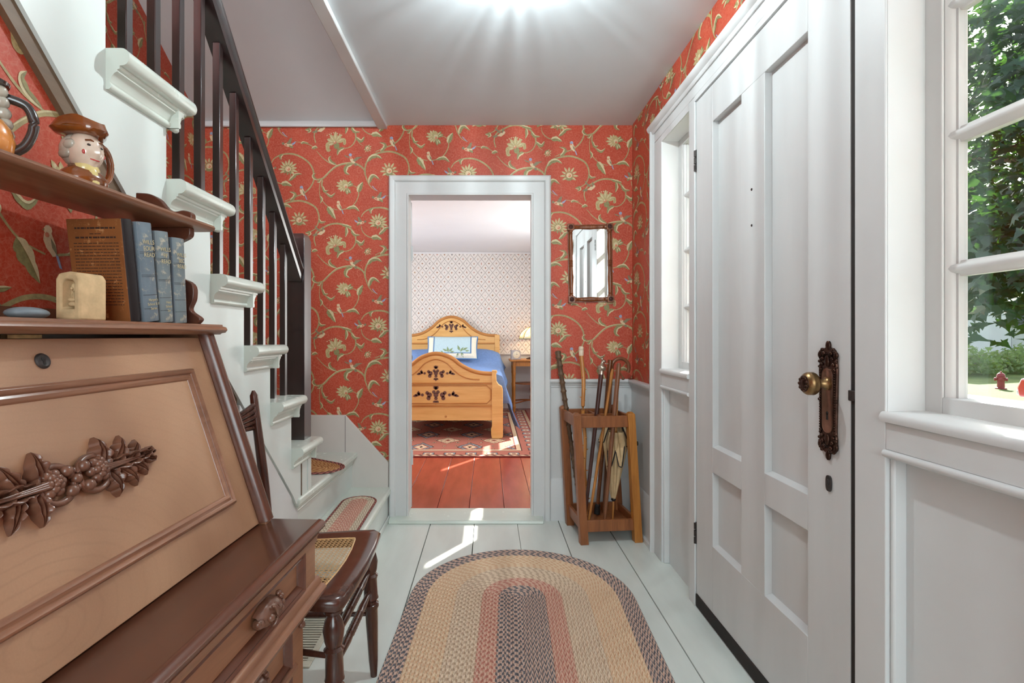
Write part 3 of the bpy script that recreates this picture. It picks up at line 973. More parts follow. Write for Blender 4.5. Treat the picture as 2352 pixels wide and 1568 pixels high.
kh = MB().spin((XD - 0.0058, pc_y, pc_z - 0.030), (XD - 0.0063, pc_y, pc_z - 0.030), [(0, 0.0042), (1, 0.0042)], 12).prism([(pc_y - 0.0022, pc_z - 0.031), (pc_y + 0.0022, pc_z - 0.031), (pc_y + 0.0034, pc_z - 0.046), (pc_y - 0.0034, pc_z - 0.046)], 'x', XD - 0.0063, XD - 0.0058)
kh.build('keyhole', M['dark_gap'], plate)
kz = 0.945
kn = MB().spin((XD - 0.005, pc_y, kz), (XD - 0.066, pc_y, kz), [(0, 0.016), (0.06, 0.016), (0.10, 0.011), (0.34, 0.0095), (0.38, 0.013), (0.44, 0.014), (0.48, 0.018), (0.52, 0.0255), (0.60, 0.0278), (0.66, 0.0265), (0.69, 0.0275), (0.78, 0.0272), (0.86, 0.0245), (0.93, 0.019), (0.955, 0.017)], 28)
knob = kn.build('door_knob', M['brass'], door, smooth=60)
kc = MB()
fx = XD - 0.062
kc.spin((fx + 0.002, pc_y, kz), (fx - 0.004, pc_y, kz), [(0, 0.020), (0.4, 0.0195), (0.7, 0.012), (0.75, 0.010), (1.0, 0.008)], 20)
for i in range(9):
    a = 2 * PI * i / 9
    kc.ball((fx - 0.001, pc_y + 0.0145 * math.cos(a), kz + 0.0145 * math.sin(a)), 0.0042, 8)
kc.build('knob_face', M['bronze'], knob, smooth=60)
es = MB()
eo = [(pc_y + 0.010 * math.copysign(abs(math.cos(2 * PI * i / 24)) ** 0.6, math.cos(2 * PI * i / 24)), 0.707 + 0.019 * math.copysign(abs(math.sin(2 * PI * i / 24)) ** 0.7, math.sin(2 * PI * i / 24))) for i in range(24)]
es.prism(eo, 'x', XD - 0.004, XD).ball((XD - 0.004, pc_y, 0.710), 0.005, 8, s=(0.5, 0.9, 1.6))
es.build('keyhole_cover', M['iron'], door, bevel=0.001)
MB().box(XD - 0.003, XD + 0.01, D0 - 0.019, D0 + 0.004, 0.913, 0.937).build('latch', M['iron'], door, bevel=0.002)

# small black door stop on the corner wainscot
ds = MB().spin((XR - 0.006, 2.83, 0.465), (XR - 0.050, 2.83, 0.465), [(0, 0.012), (0.1, 0.012), (0.14, 0.005), (0.7, 0.004), (0.72, 0.011), (0.95, 0.012), (1, 0.009)], 12)
tag(ds.build('door_stop', M['black']), 'small black door stop on the wainscot behind the umbrella stand', 'door stop')

# ---------------------------------------------------------------- ceiling lamp
lamp = thing('ceiling_lamp', 'round cut-glass ceiling lamp, lit, at the top edge of the picture', 'lamp', (0.095, 1.57, ZC))
MB().lathe([(0.075, 0.0), (0.078, -0.006), (0.070, -0.018), (0.050, -0.022)], seg=32).build('canopy', M['brass'], lamp)
_t = NT('lamp_glass')
_tr = _t.n('BsdfTransparent')
_em = _t.n('Emission')
_em.inputs[0].default_value = (1.0, 0.97, 0.93, 1)
_em.inputs[1].default_value = 2.6
_gl = _t.n('BsdfGlossy')
_gl.inputs['Roughness'].default_value = 0.1
_a = _t.n('MixShader')
_a.inputs[0].default_value = 0.45
_t.l(_tr.outputs[0], _a.inputs[1])
_t.l(_em.outputs[0], _a.inputs[2])
_b = _t.n('MixShader')
_b.inputs[0].default_value = 0.1
_t.l(_a.outputs[0], _b.inputs[1])
_t.l(_gl.outputs[0], _b.inputs[2])
_t.l(_b.outputs[0], _t.out.inputs[0])
sh = MB()
prof = [(0.118, -0.022), (0.124, -0.040), (0.118, -0.070), (0.100, -0.094), (0.072, -0.110), (0.038, -0.118), (0.008, -0.120)]
rs = []
for k, (r_, h_) in enumerate(prof):
    rs.append([((r_ * (1 + 0.035 * (-1) ** (i + k))) * math.cos(2 * PI * i / 36), (r_ * (1 + 0.035 * (-1) ** (i + k))) * math.sin(2 * PI * i / 36), h_) for i in range(36)])
sh.rings(rs, cap=False)
sh.build('glass_shade', _t.m, lamp, smooth=0)
MB().ball((0, 0, -0.122), 0.008).build('finial', M['brass'], lamp)
bulb = add_light('lamp_bulb', 'POINT', (0, 0, -0.060), 60, (0.84, 0.965, 1.0), radius=0.02)
bulb.parent = lamp
# the cut glass throws streaks of light outwards
bulb.data.use_nodes = True
bt = bulb.data.node_tree
em = bt.nodes['Emission']
tc = bt.nodes.new('ShaderNodeTexCoord')
sp = bt.nodes.new('ShaderNodeSeparateXYZ')
bt.links.new(tc.outputs['Normal'], sp.inputs[0])
at = bt.nodes.new('ShaderNodeMath')
at.operation = 'ARCTAN2'
bt.links.new(sp.outputs[1], at.inputs[0])
bt.links.new(sp.outputs[0], at.inputs[1])
nz = bt.nodes.new('ShaderNodeTexNoise')
nz.noise_dimensions = '1D'
nz.inputs['Scale'].default_value = 9.0
nz.inputs['Detail'].default_value = 3.0
bt.links.new(at.outputs[0], nz.inputs['W'])
mr = bt.nodes.new('ShaderNodeMapRange')
mr.inputs[1].default_value = 0.35
mr.inputs[2].default_value = 0.72
mr.inputs[3].default_value = 0.7
mr.inputs[4].default_value = 1.4
bt.links.new(nz.outputs[0], mr.inputs[0])
bt.links.new(mr.outputs[0], em.inputs['Strength'])

# ---------------------------------------------------------------- staircase
stair = thing('staircase', 'pale green painted staircase with dark square balusters and handrail', 'staircase', (0, 0, 0))
XSF, XN = -0.785, -0.736
Z1, Z2 = 0.19, 0.39
def zn(n): return 0.611 + 0.2076 * (n - 3)
def yn(n): return 2.304 - 0.1985 * (n - 3)
def yr(n): return yn(n) - 0.060
NMAX = 11

def rounded_tread(x0, x1, y0, y1, zt_, th, name, rx=True, ry=True, mat=None):
    bm = bmesh.new()
    vs = [bm.verts.new(p) for p in ((x0, y0, zt_ - th), (x1, y0, zt_ - th), (x1, y1, zt_ - th), (x0, y1, zt_ - th), (x0, y0, zt_), (x1, y0, zt_), (x1, y1, zt_), (x0, y1, zt_))]
    for f in ((0, 3, 2, 1), (4, 5, 6, 7), (0, 1, 5, 4), (1, 2, 6, 5), (2, 3, 7, 6), (3, 0, 4, 7)):
        bm.faces.new([vs[i] for i in f])
    es = []
    for e in bm.edges:
        a, b = e.verts[0].co, e.verts[1].co
        onx = abs(a.x - x1) < 1e-6 and abs(b.x - x1) < 1e-6
        ony = abs(a.y - y1) < 1e-6 and abs(b.y - y1) < 1e-6
        vert = abs(a.z - b.z) > 1e-6
        if (rx and onx and not vert) or (ry and ony and not vert) or (rx and ry and onx and ony):
            es.append(e)
    bmesh.ops.bevel(bm, geom=es, offset=th * 0.48, segments=5, affect='EDGES', profile=0.5)
    me = bpy.data.meshes.new(name)
    bmesh.ops.recalc_face_normals(bm, faces=bm.faces)
    bm.to_mesh(me)
    bm.free()
    me.materials.append(mat or M['tread'])
    me.polygons.foreach_set('use_smooth', [True] * len(me.polygons))
    me.set_sharp_from_angle(angle=R(40))
    o = bpy.data.objects.new(name, me)
    COL.objects.link(o)
    o.parent = stair
    return o

SCO = [(0, -0.006), (0.007, -0.006), (0.011, -0.002), (0.011, 0.004), (0.008, 0.008), (0.010, 0.012), (0.012, 0.020), (0.018, 0.027), (0.024, 0.030), (0.024, 0.034), (0.029, 0.036), (0.029, 0.042), (0, 0.042)]
for n in range(3, NMAX + 1):
    z, y1, y0 = zn(n), yn(n), yr(n + 1)
    rounded_tread(XS, XN, y0, y1, z, 0.036, 'tread')
    if n < 10:
        MB().rings([[(XSF + a, yy + 0 * a, z - 0.036 - 0.042 + b) for a, b in SCO] for yy in (y0, yr(n) + 0.034)]).build('scotia_moulding', M['tread'], stair, smooth=50)
    MB().box(XS, XSF - 0.001, yr(n) - 0.015, yr(n), z - 0.2076, z - 0.036).build('riser', M['green_white'], stair)
    MB().rings([[(xx, yr(n) + a * 0.9, z - 0.036 - 0.042 + b) for a, b in SCO] for xx in (XS, XSF + 0.030)]).build('scotia_moulding', M['tread'], stair, smooth=50)
# stringer: saw-tooth top, straight lower edge
poly = [(2.262, Z2 - 0.03), (yr(3) + 0.018, Z2 - 0.03), (yr(3) + 0.018, zn(3) - 0.030)]
poly = [(2.10, Z2 - 0.02), (yr(3) + 0.018, Z2 - 0.02), (yr(3) + 0.018, zn(3) - 0.030)]
for n in range(3, NMAX):
    poly.append((yr(n + 1), zn(n) - 0.030))
    poly.append((yr(n + 1), zn(n + 1) - 0.030))
poly += [(0.30, zn(NMAX) - 0.030), (0.30, 2.18), (2.068, 0.412)]
MB().prism(poly, 'x', XL - 0.03, XSF).build('stringer', M['green_white'], stair, smooth=0)
# border strip along the lower edge
sw = 0.032
MB().prism([(0.22, 2.26), (1.62, 0.86), (1.62, 0.86 - sw * 1.414), (0.22, 2.26 - sw * 1.414)], 'x', XL, XL + 0.012).build('border_strip', M['strip'], stair)
# white under-stair boarding below the stringer
MB().prism([(1.63, 0.84), (2.064, 0.404), (1.95, 0.30), (1.63, 0.62)], 'x', XL, XL + 0.017).build('under_board', M['white'], stair, bevel=0.002)
# lower winder steps
def slab(pts, z0, z1, name, mat, bevel=0.0):
    return MB().prism(pts, 'z', z0, z1).build(name, mat, stair, bevel=bevel, seg=4)
slab([(-0.557, YB), (-0.557, 1.97), (XSF - 0.02, 1.97), (XSF - 0.02, YB)], Z1 - 0.036, Z1, 'tread', M['tread'], 0.012)
MB().box(-0.590, -0.575, 1.985, YB, 0, Z1 - 0.036).build('riser', M['green_white'], stair)
MB().box(-0.575, -0.565, 1.985, YB, 0, 0.03).build('shoe_moulding', M['green_white'], stair, bevel=0.004)
MB().box(XL, -0.59, 1.97, 1.985, 0, Z1 - 0.036).build('riser', M['green_white'], stair)
slab([(-0.752, YB), (-0.776, 2.11), (-0.85, 2.11), (-0.85, 2.25), (XS, 2.25), (XS, YB)], Z2 - 0.036, Z2, 'tread', M['tread'], 0.012)
slab([(-0.782, YB), (-0.806, 2.13), (-0.82, 2.13), (-0.80, YB)], Z1, Z2 - 0.036, 'riser', M['green_white'])
MB().rings([[(x0_ + a * 0.7, y_, Z2 - 0.036 - 0.030 + b * 0.7) for a, b in SCO] for x0_, y_ in ((-0.784, YB), (-0.806, 2.125))]).build('scotia_moulding', M['tread'], stair, smooth=50)
MB().box(XS, XSF + 0.004, 2.225, yr(3) + 0.020, Z2, zn(3) - 0.036).build('riser', M['green_white'], stair)
MB().box(XSF - 0.02, XSF + 0.003, 2.150, 2.156, Z2, zn(3) - 0.078).build('panel_groove', M['strip'], stair)
# cream skirting on the back wall
MB().prism([(XS, 0.603), (-0.822, 0.603), (-0.5745, 0.332), (-0.5745, 0.14), (XS, 0.14)], 'y', YB - 0.014, YB).build('skirting', M['skirt'], stair, bevel=0.003)
MB().box(-0.8235, -0.8215, YB - 0.0145, YB - 0.0138, Z2, 0.600).build('skirting_joint', M['dark_gap'], stair)
MB().box(XS, XS + 0.014, 2.2, YB, Z2, 0.80).build('skirting', M['skirt'], stair)

# balusters, two to a tread
def rail_top(y): return 1.415 + 1.046 * (2.158 - y)
bal0 = None
for k in range(15):
    y = 2.065 - 0.1005 * k
    n = 3
    while yn(n + 1) - 0.03 > y:
        n += 1
    zb_ = zn(n)
    top = rail_top(y + 0.011) - 0.075
    MB().box(-0.840, -0.818, y, y + 0.022, zb_ - 0.002, top).build('baluster', M['rail'], stair, bevel=0.0015, seg=1)
# handrail, moulded, running up from the newel
RP = [(-0.028, -0.080), (0.028, -0.080), (0.030, -0.058), (0.024, -0.052), (0.034, -0.040), (0.037, -0.022), (0.030, -0.006), (0.016, 0.0), (-0.016, 0.0), (-0.030, -0.006), (-0.037, -0.022), (-0.034, -0.040), (-0.024, -0.052), (-0.030, -0.058)]
ring = []
for y in (2.20, 0.55):
    ring.append([(-0.829 + a, y, rail_top(y) + b) for a, b in RP])
MB().rings(ring).build('handrail', M['rail'], stair, smooth=40)
# newel post with a chamfered top
nw = MB()
def sq(x0, x1, y0, y1, z): return [(x0, y0, z), (x1, y0, z), (x1, y1, z), (x0, y1, z)]
nw.rings([sq(-0.868, -0.790, 2.205, 2.289, zn(3) - 0.01), sq(-0.868, -0.790, 2.205, 2.289, 1.475), sq(-0.860, -0.798, 2.213, 2.281, 1.500)])
nw.build('newel_post', M['rail'], stair, bevel=0.002)
MB().box(-0.868, -0.80, 2.246, 2.289, Z2, zn(3)).build('newel_foot', M['rail'], stair)
# ---------------------------------------------------------------- secretary desk
TH = R(3.0)
DROOT = (-0.7935, 0.334)
desk = thing('secretary_desk', 'brown walnut drop-front secretary desk with carved leaf ornament on its slanted lid', 'desk', (DROOT[0], DROOT[1], 0), -TH)
# local axes: x = out from the wall, y = along the desk towards the stairs
LD = 0.81
def dworld(v, u, z):
    c, s = math.cos(TH), math.sin(TH)
    return (DROOT[0] + v * c + u * s, DROOT[1] - v * s + u * c, z)
ZL, ZTOP = 0.655, 1.062
VB, VT = 0.261, 0.124            # lid foot and lid head
def lidpt(t, off=0.0):
    """point on the lid at t (0 foot, 1 head), off outwards -> (v, z)"""
    dv, dz = VT - VB, ZTOP - ZL
    L = math.hypot(dv, dz)
    return (VB + dv * t + off * dz / L, ZL + dz * t - off * dv / L)
side = [(0.0, 0.0), (0.345, 0.0), (0.345, 0.50), (0.372, 0.50), (0.372, ZL - 0.012), (VB + 0.012, ZL - 0.012), lidpt(0.0, 0.014), lidpt(1.0, 0.014), (0.0, ZTOP)]
for u0, u1 in ((0.0, 0.022), (LD - 0.022, LD)):
    MB().prism(side, 'y', u0, u1).build('side_panel', M['desk'], desk, bevel=0.002)
# dark moulded edge that frames the lid at each end
for u0, u1 in ((-0.004, 0.026), (LD - 0.026, LD + 0.004)):
    r = []
    for t in (0.0, 1.0):
        r.append([(lidpt(t, o)[0], u0 + (u1 - u0) * f, lidpt(t, o)[1]) for f, o in ((0, 0.0), (0, 0.016), (0.2, 0.022), (0.4, 0.018), (0.6, 0.022), (0.85, 0.020), (1, 0.014), (1, 0.0))])
    MB().rings(r).build('edge_moulding', M['desk_dark'], desk, smooth=50)
MB().box(0.0, 0.014, 0.02, LD - 0.02, 0.05, ZTOP).build('back_panel', M['desk_dark'], desk)

def lid_mat():
    t = NT('figured_walnut_lid')
    v = t.coords('Object', (1, 1, 1), loc=(0, -0.30, -0.70))
    wv = t.n('TexWave', wave_type='RINGS', rings_direction='X')
    mp = t.n('Mapping')
    mp.inputs['Scale'].default_value = (1.0, 1.3, 2.4)
    t.l(v, mp.inputs[0])
    t.l(mp.outputs[0], wv.inputs['Vector'])
    wv.inputs['Scale'].default_value = 9.0
    wv.inputs['Distortion'].default_value = 2.6
    wv.inputs['Detail'].default_value = 2.0
    wv.inputs['Detail Scale'].default_value = 1.4
    g = t.noise(t.coords('Object', (6, 60, 60)), 6.0, 3.0)
    big = t.noise(v, 4.0, 2.0)
    base = t.ramp(big, [(0.35, rgb(158, 116, 86)), (0.65, rgb(188, 146, 112))])
    lines = t.ramp(wv.outputs[0], [(0.0, (1, 1, 1, 1)), (0.10, (0.35, 0.35, 0.35, 1)), (0.25, (0, 0, 0, 1))])
    dist = t.n('VectorMath', operation='LENGTH')
    t.l(v, dist.inputs[0])
    near = t.ramp(dist.outputs['Value'], [(0.10, (0.34, 0.34, 0.34, 1)), (0.28, (0.04, 0.04, 0.04, 1))])
    col = t.mix(t.math('MULTIPLY', lines, near), base, rgb(104, 64, 42))
    col = t.mix(t.math('MULTIPLY', g, 0.25), col, rgb(120, 78, 52))
    t.base(col)
    t.set(rough=0.38, spec=0.5, coat=0.45)
    t.b.inputs['Coat Roughness'].default_value = 0.32
    t.bump(g, 0.05, 0.001)
    return t.m
M['lid'] = lid_mat()
lid = MB()
r = []
for u in (0.026, LD - 0.026):
    r.append([(lidpt(0.0, -0.018)[0], u, lidpt(0.0, -0.018)[1] + 0.004), (lidpt(0.003, 0.0)[0], u, lidpt(0.003)[1]), (lidpt(0.985, 0.0)[0], u, lidpt(0.985)[1]), (lidpt(0.985, -0.018)[0], u, lidpt(0.985, -0.018)[1])])
lid.rings(r)
lid_o = lid.build('drop_lid', M['lid'], desk, bevel=0.0015)
# raised moulding round the lid panel
def lid_frame(u, t, off): 
    p = lidpt(t, off)
    return (p[0], u, p[1])
FT0, FT1, FU0, FU1 = 0.155, 0.83, 0.085, LD - 0.085
PROF = [(0.0, 0.0), (0.003, 0.007), (0.006, 0.009), (0.010, 0.007), (0.012, 0.003), (0.017, 0.006), (0.021, 0.004), (0.024, 0.0005), (0.024, -0.002), (0.0, -0.002)]
kk = 1.0 / math.hypot(VT - VB, ZTOP - ZL)
ring = []
for cu, ct, su, st_ in ((FU0, FT0, 1, 1), (FU1, FT0, -1, 1), (FU1, FT1, -1, -1), (FU0, FT1, 1, -1)):
    ring.append([lid_frame(cu + su * a, ct + st_ * a * kk, o) for a, o in PROF])
MB().rings(ring, loop=True).build('panel_moulding', M['desk_mould'], lid_o, smooth=50)
# keyhole escutcheon
def on_lid(u, t, off=0.0):
    p = lidpt(t, off)
    return Vector((p[0], u, p[1]))
LN = (on_lid(0, 0.5, 1.0) - on_lid(0, 0.5, 0.0)).normalized()
LUP = (on_lid(0, 1.0) - on_lid(0, 0.0)).normalized()
kc_ = on_lid(0.405, 0.905)
MB().spin(kc_ - LN * 0.001, kc_ + LN * 0.004, [(0, 0.0115), (0.5, 0.0115), (0.9, 0.010), (1.0, 0.0085), (0.8, 0.007)], 24).build('escutcheon', M['iron'], lid_o, smooth=50)
kq = MB().spin(kc_ + LN * 0.0025 + LUP * 0.002, kc_ + LN * 0.0036 + LUP * 0.002, [(0, 0.0032), (1, 0.0032)], 12)
kq.add([kc_ + LN * 0.0036 + LUP * a + Vector((0, b, 0)) for a, b in ((0.002, -0.0014), (0.002, 0.0014), (-0.006, 0.0018), (-0.006, -0.0018))], [(0, 1, 2, 3)])
kq.build('keyhole', M['dark_gap'], lid_o)
hp = on_lid(0.385, 0.985)
MB().box(hp.x - 0.004, hp.x + 0.006, 0.36, 0.41, ZTOP - 0.006, ZTOP - 0.001).build('lid_catch', M['brass'], desk)

# carved ornament
def relief_leaf(mb, org, ax, ay, nrm, length, width, curl=0.3, lift=0.010, lobes=3, bend=0.0):
    """acanthus leaf: scalloped edge, raised rib and rolled margins, pointed tip"""
    n, m = 33, 15
    rows = []
    for i in range(n):
        t = i / (n - 1)
        env = math.sin(PI * t ** 0.62) ** 0.9 if 0 < t < 1 else 0.0
        w = width * env * (0.80 + 0.34 * abs(math.sin(PI * lobes * t)) ** 0.7) + 0.0012
        row = []
        for j in range(m):
            s = (j / (m - 1)) * 2 - 1
            rib = math.exp(-(s / 0.15) ** 2)
            roll = math.exp(-((abs(s) - 0.70) / 0.22) ** 2)
            body = (0.25 + 0.45 * rib + 0.80 * roll * (0.7 + 0.3 * abs(math.sin(PI * lobes * t))) + 0.08 * math.cos(s * 12))
            hgt = lift * body * (0.35 + 0.65 * math.sin(PI * min(1, 0.10 + 0.85 * t))) + curl * lift * t ** 3 * (1 - t)
            hgt *= (1 - abs(s) ** 8)
            p = org + ax * (length * t) + ay * (s * w * 0.5 + bend * length * t * t) + nrm * (hgt - 0.0005)
            row.append(p)
        rows.append(row)
    mb.rings(rows, closed=False, cap=False)

def ornament(mb, c, ax, ay, nrm, s):
    V = lambda a, b, h=0.0: c + ax * (a * s) + ay * (b * s) + nrm * (h * s)
    def dirv(deg): return ax * math.cos(R(deg)) + ay * math.sin(R(deg))
    def leaf(a, b, deg, ln, wd, lift=0.012, curl=0.6, lobes=3, bend=0.0):
        d = dirv(deg)
        e = dirv(deg + 90)
        relief_leaf(mb, V(a, b), d, e, nrm, ln * s, wd * s, curl, lift * s, lobes, bend)
    for sg in (1, -1):
        dg = (lambda x: x) if sg > 0 else (lambda x: 180 - x)
        leaf(sg * 0.052, 0.002, dg(1), 0.112, 0.026, 0.020, 0.1, 5, 0.0)
        leaf(sg * 0.046, 0.004, dg(66), 0.044, 0.030, 0.020, 0.8, 3, 0.35 * sg)
        leaf(sg * 0.056, -0.004, dg(-62), 0.040, 0.028, 0.019, 0.8, 3, -0.35 * sg)
        leaf(sg * 0.074, 0.004, dg(44), 0.044, 0.022, 0.018, 0.7, 3, 0.3 * sg)
        leaf(sg * 0.080, -0.003, dg(-42), 0.042, 0.022, 0.017, 0.7, 3, -0.3 * sg)
        leaf(sg * 0.104, 0.003, dg(36), 0.034, 0.018, 0.016, 0.7, 2, 0.3 * sg)
        leaf(sg * 0.108, -0.002, dg(-34), 0.034, 0.018, 0.015, 0.7, 2, -0.3 * sg)
        leaf(sg * 0.136, 0.003, dg(24), 0.024, 0.014, 0.014, 0.8, 2)
        leaf(sg * 0.136, -0.002, dg(-24), 0.024, 0.014, 0.014, 0.8, 2)
        for off in (-0.003, 0.0, 0.003):
            mb.tube([V(sg * (0.046 + 0.085 * t / 8), off * (1 - t / 10) + 0.002, 0.015 - 0.0009 * t) for t in range(9)], [(0.0026 - 0.00018 * t) * s for t in range(9)], 6)
        # open rose with overlapping petals
        for ring_, (rr_, hh_, nn_, rs_) in enumerate(((0.013, 0.008, 6, 0.0075), (0.008, 0.013, 5, 0.0060), (0.003, 0.017, 3, 0.0042))):
            for q in range(nn_):
                a = 2 * PI * (q + 0.5 * ring_) / nn_
                mb.ball(V(sg * 0.038 + rr_ * math.cos(a), 0.003 + rr_ * math.sin(a), hh_), rs_ * s, 9)
        mb.ball(V(sg * 0.038, 0.003, 0.018), 0.0036 * s, 8)
        # flat volutes rolling into balls
        for s2 in (1, -1):
            pts, rad = [], []
            for t in range(20):
                f = t / 19
                a = PI * (1.05 - 1.35 * f)
                rr_ = 0.030 * (1 - 0.45 * f)
                pts.append(V(sg * (0.040 + rr_ * math.cos(a) * 1.0) - sg * 0.006, s2 * (0.004 + rr_ * abs(math.sin(a)) * 0.85 if f < 0.72 else 0.004 + rr_ * math.sin(a) * 0.85), 0.006))
                rad.append((0.0055 - 0.0015 * f) * s)
            mb.tube(pts[::-1], rad[::-1], 7)
            mb.ball(V(sg * 0.014, s2 * 0.014, 0.010), 0.0085 * s, 12)
    mb.ball(V(0, 0.0, 0.008), 0.0075 * s, 10)
    mb.ball(V(0, 0.012, 0.006), 0.005 * s, 8)
    mb.ball(V(0, -0.012, 0.006), 0.005 * s, 8)

orn = MB()
ornament(orn, on_lid(0.392, 0.50), Vector((0, 1, 0)), LUP, LN, 1.0)
orn.build('carved_ornament', M['carve'], lid_o, smooth=60)

# ledge, case, drawers
MB().rings([[(a, u, b) for a, b in ((0.02, ZL - 0.022), (0.366, ZL - 0.022), (0.380, ZL - 0.026), (0.390, ZL - 0.016), (0.392, ZL - 0.008), (0.386, ZL - 0.002), (0.376, ZL), (0.374, ZL - 0.0015), (0.02, ZL - 0.0015))] for u in (-0.010, LD + 0.012)]).build('writing_ledge', M['desk_dark'], desk, smooth=50)
MB().rings([[(a, u, b) for a, b in ((0.345, ZL - 0.045), (0.376, ZL - 0.045), (0.378, ZL - 0.034), (0.382, ZL - 0.026), (0.345, ZL - 0.022))] for u in (0.0, LD)]).build('ledge_moulding', M['desk_mould'], desk, smooth=50)
# front frame of the top drawer
def fb(u0, u1, z0, z1, v1, name, mat='desk', v0=0.30):
    return MB().box(v0, v1, u0, u1, z0, z1).build(name, M[mat], desk, bevel=0.002)
fb(0.0, 0.055, 0.50, ZL - 0.044, 0.373, 'front_stile')
fb(LD - 0.055, LD, 0.50, ZL - 0.044, 0.373, 'front_stile')
WP = [(0.33, 0.482), (0.366, 0.482), (0.372, 0.488), (0.380, 0.490), (0.386, 0.496), (0.392, 0.500), (0.394, 0.508), (0.388, 0.514), (0.382, 0.515), (0.380, 0.524), (0.374, 0.530), (0.33, 0.530)]
MB().rings([[(a, u, b) for a, b in WP] for u in (-0.008, LD + 0.012)]).build('waist_moulding', M['desk_mould'], desk, smooth=50)
def drawer(z0, z1, v, name='drawer'):
    d = MB().box(0.30, v, 0.062, LD - 0.062, z0, z1).build(name, M['desk'], desk, bevel=0.0015)
    ring = []
    for cu, cz, su, sz in ((0.055, z0 - 0.006, 1, 1), (LD - 0.055, z0 - 0.006, -1, 1), (LD - 0.055, z1 + 0.006, -1, -1), (0.055, z1 + 0.006, 1, -1)):
        ring.append([(v + o, cu + su * a, cz + sz * a) for a, o in ((0, 0.012), (0.003, 0.014), (0.006, 0.010), (0.009, 0.011), (0.013, 0.006), (0.017, 0.001), (0.017, -0.01), (0, -0.01))])
    MB().rings(ring, loop=True).build('drawer_moulding', M['desk_dark'], d, smooth=50)
    zc = (z0 + z1) / 2
    MB().spin((v, 0.385, zc - 0.006), (v + 0.005, 0.385, zc - 0.006), [(0, 0.013), (0.6, 0.013), (0.9, 0.011), (1.0, 0.009), (0.7, 0.0075)], 24).build('escutcheon', M['iron'], d, smooth=50)
    MB().spin((v + 0.003, 0.385, zc - 0.004), (v + 0.0042, 0.385, zc - 0.004), [(0, 0.0034), (1, 0.0034)], 12).box(v + 0.003, v + 0.0042, 0.3832, 0.3868, zc - 0.014, zc - 0.004).build('keyhole', M['dark_gap'], d)
    for u in (0.20, 0.595):
        p = MB()
        c = Vector((v + 0.002, u, zc))
        # shell-like carved pull: fat end up the desk, tapering scroll at the other
        rows = []
        for i in range(15):
            t = i / 14
            y = -0.038 + 0.076 * t
            w = 0.021 * (0.25 + 0.85 * math.sin(PI * min(1, 0.12 + t * 0.72)) ** 1.2) * (1 if t < 0.93 else 0.8)
            h = 0.024 * (0.35 + 0.75 * math.sin(PI * (0.10 + 0.72 * t)) ** 1.1)
            rows.append([(c.x + max(0.0, h * math.sin(PI * j / 12)) * (1 + 0.08 * math.cos(j * 3.1 + i)), c.y + y, c.z - w * math.cos(PI * j / 12) * (1 + 0.05 * math.sin(i * 1.7))) for j in range(13)])
        p.rings(rows, closed=False, cap=False)
        for q in range(3):
            p.tube([(c.x + 0.022 + 0.006 * math.sin(PI * t / 10) - 0.004 * q, c.y - 0.012 + 0.016 * q + 0.008 * math.sin(PI * t / 10), c.z + (0.017 - 0.0025 * q) * math.cos(PI * t / 10)) for t in range(11)], 0.0024, 6)
        p.ball((c.x + 0.022, c.y - 0.016, c.z), 0.0075, 10)
        p.ball((c.x + 0.010, c.y - 0.036, c.z - 0.001), 0.011, 10, s=(1, 0.9, 0.8))
        p.ball((c.x + 0.014, c.y - 0.045, c.z + 0.004), 0.006, 8)
        for q in range(5):
            p.ball((c.x + 0.010 + 0.007 * math.sin(PI * q / 4), c.y + 0.038, c.z + 0.016 * math.cos(PI * q / 4)), 0.0058, 8)
        p.build('drawer_pull', M['carve'], d, smooth=60)
    return d
drawer(0.536, 0.604, 0.362)
fb(0.0, 0.052, 0.02, 0.484, 0.346, 'front_stile')
fb(LD - 0.052, LD, 0.02, 0.484, 0.346, 'front_stile')
drawer(0.372, 0.474, 0.334)
drawer(0.225, 0.350, 0.334)
drawer(0.075, 0.203, 0.334)
for z in (0.352, 0.205, 0.030):
    MB().rings([[(0.33 + a, u, z + b) for a, b in ((-0.03, 0.0), (0.014, 0.0), (0.022, 0.006), (0.022, 0.014), (0.014, 0.020), (-0.03, 0.020))] for u in (0.04, LD - 0.04)]).build('drawer_rail', M['desk_mould'], desk, smooth=50)
MB().ball((0.350, LD - 0.022, 0.456), 0.010, 10, s=(0.7, 0.8, 1.6)).ball((0.352, LD - 0.022, 0.440), 0.008, 8).build('stile_drop', M['carve'], desk)

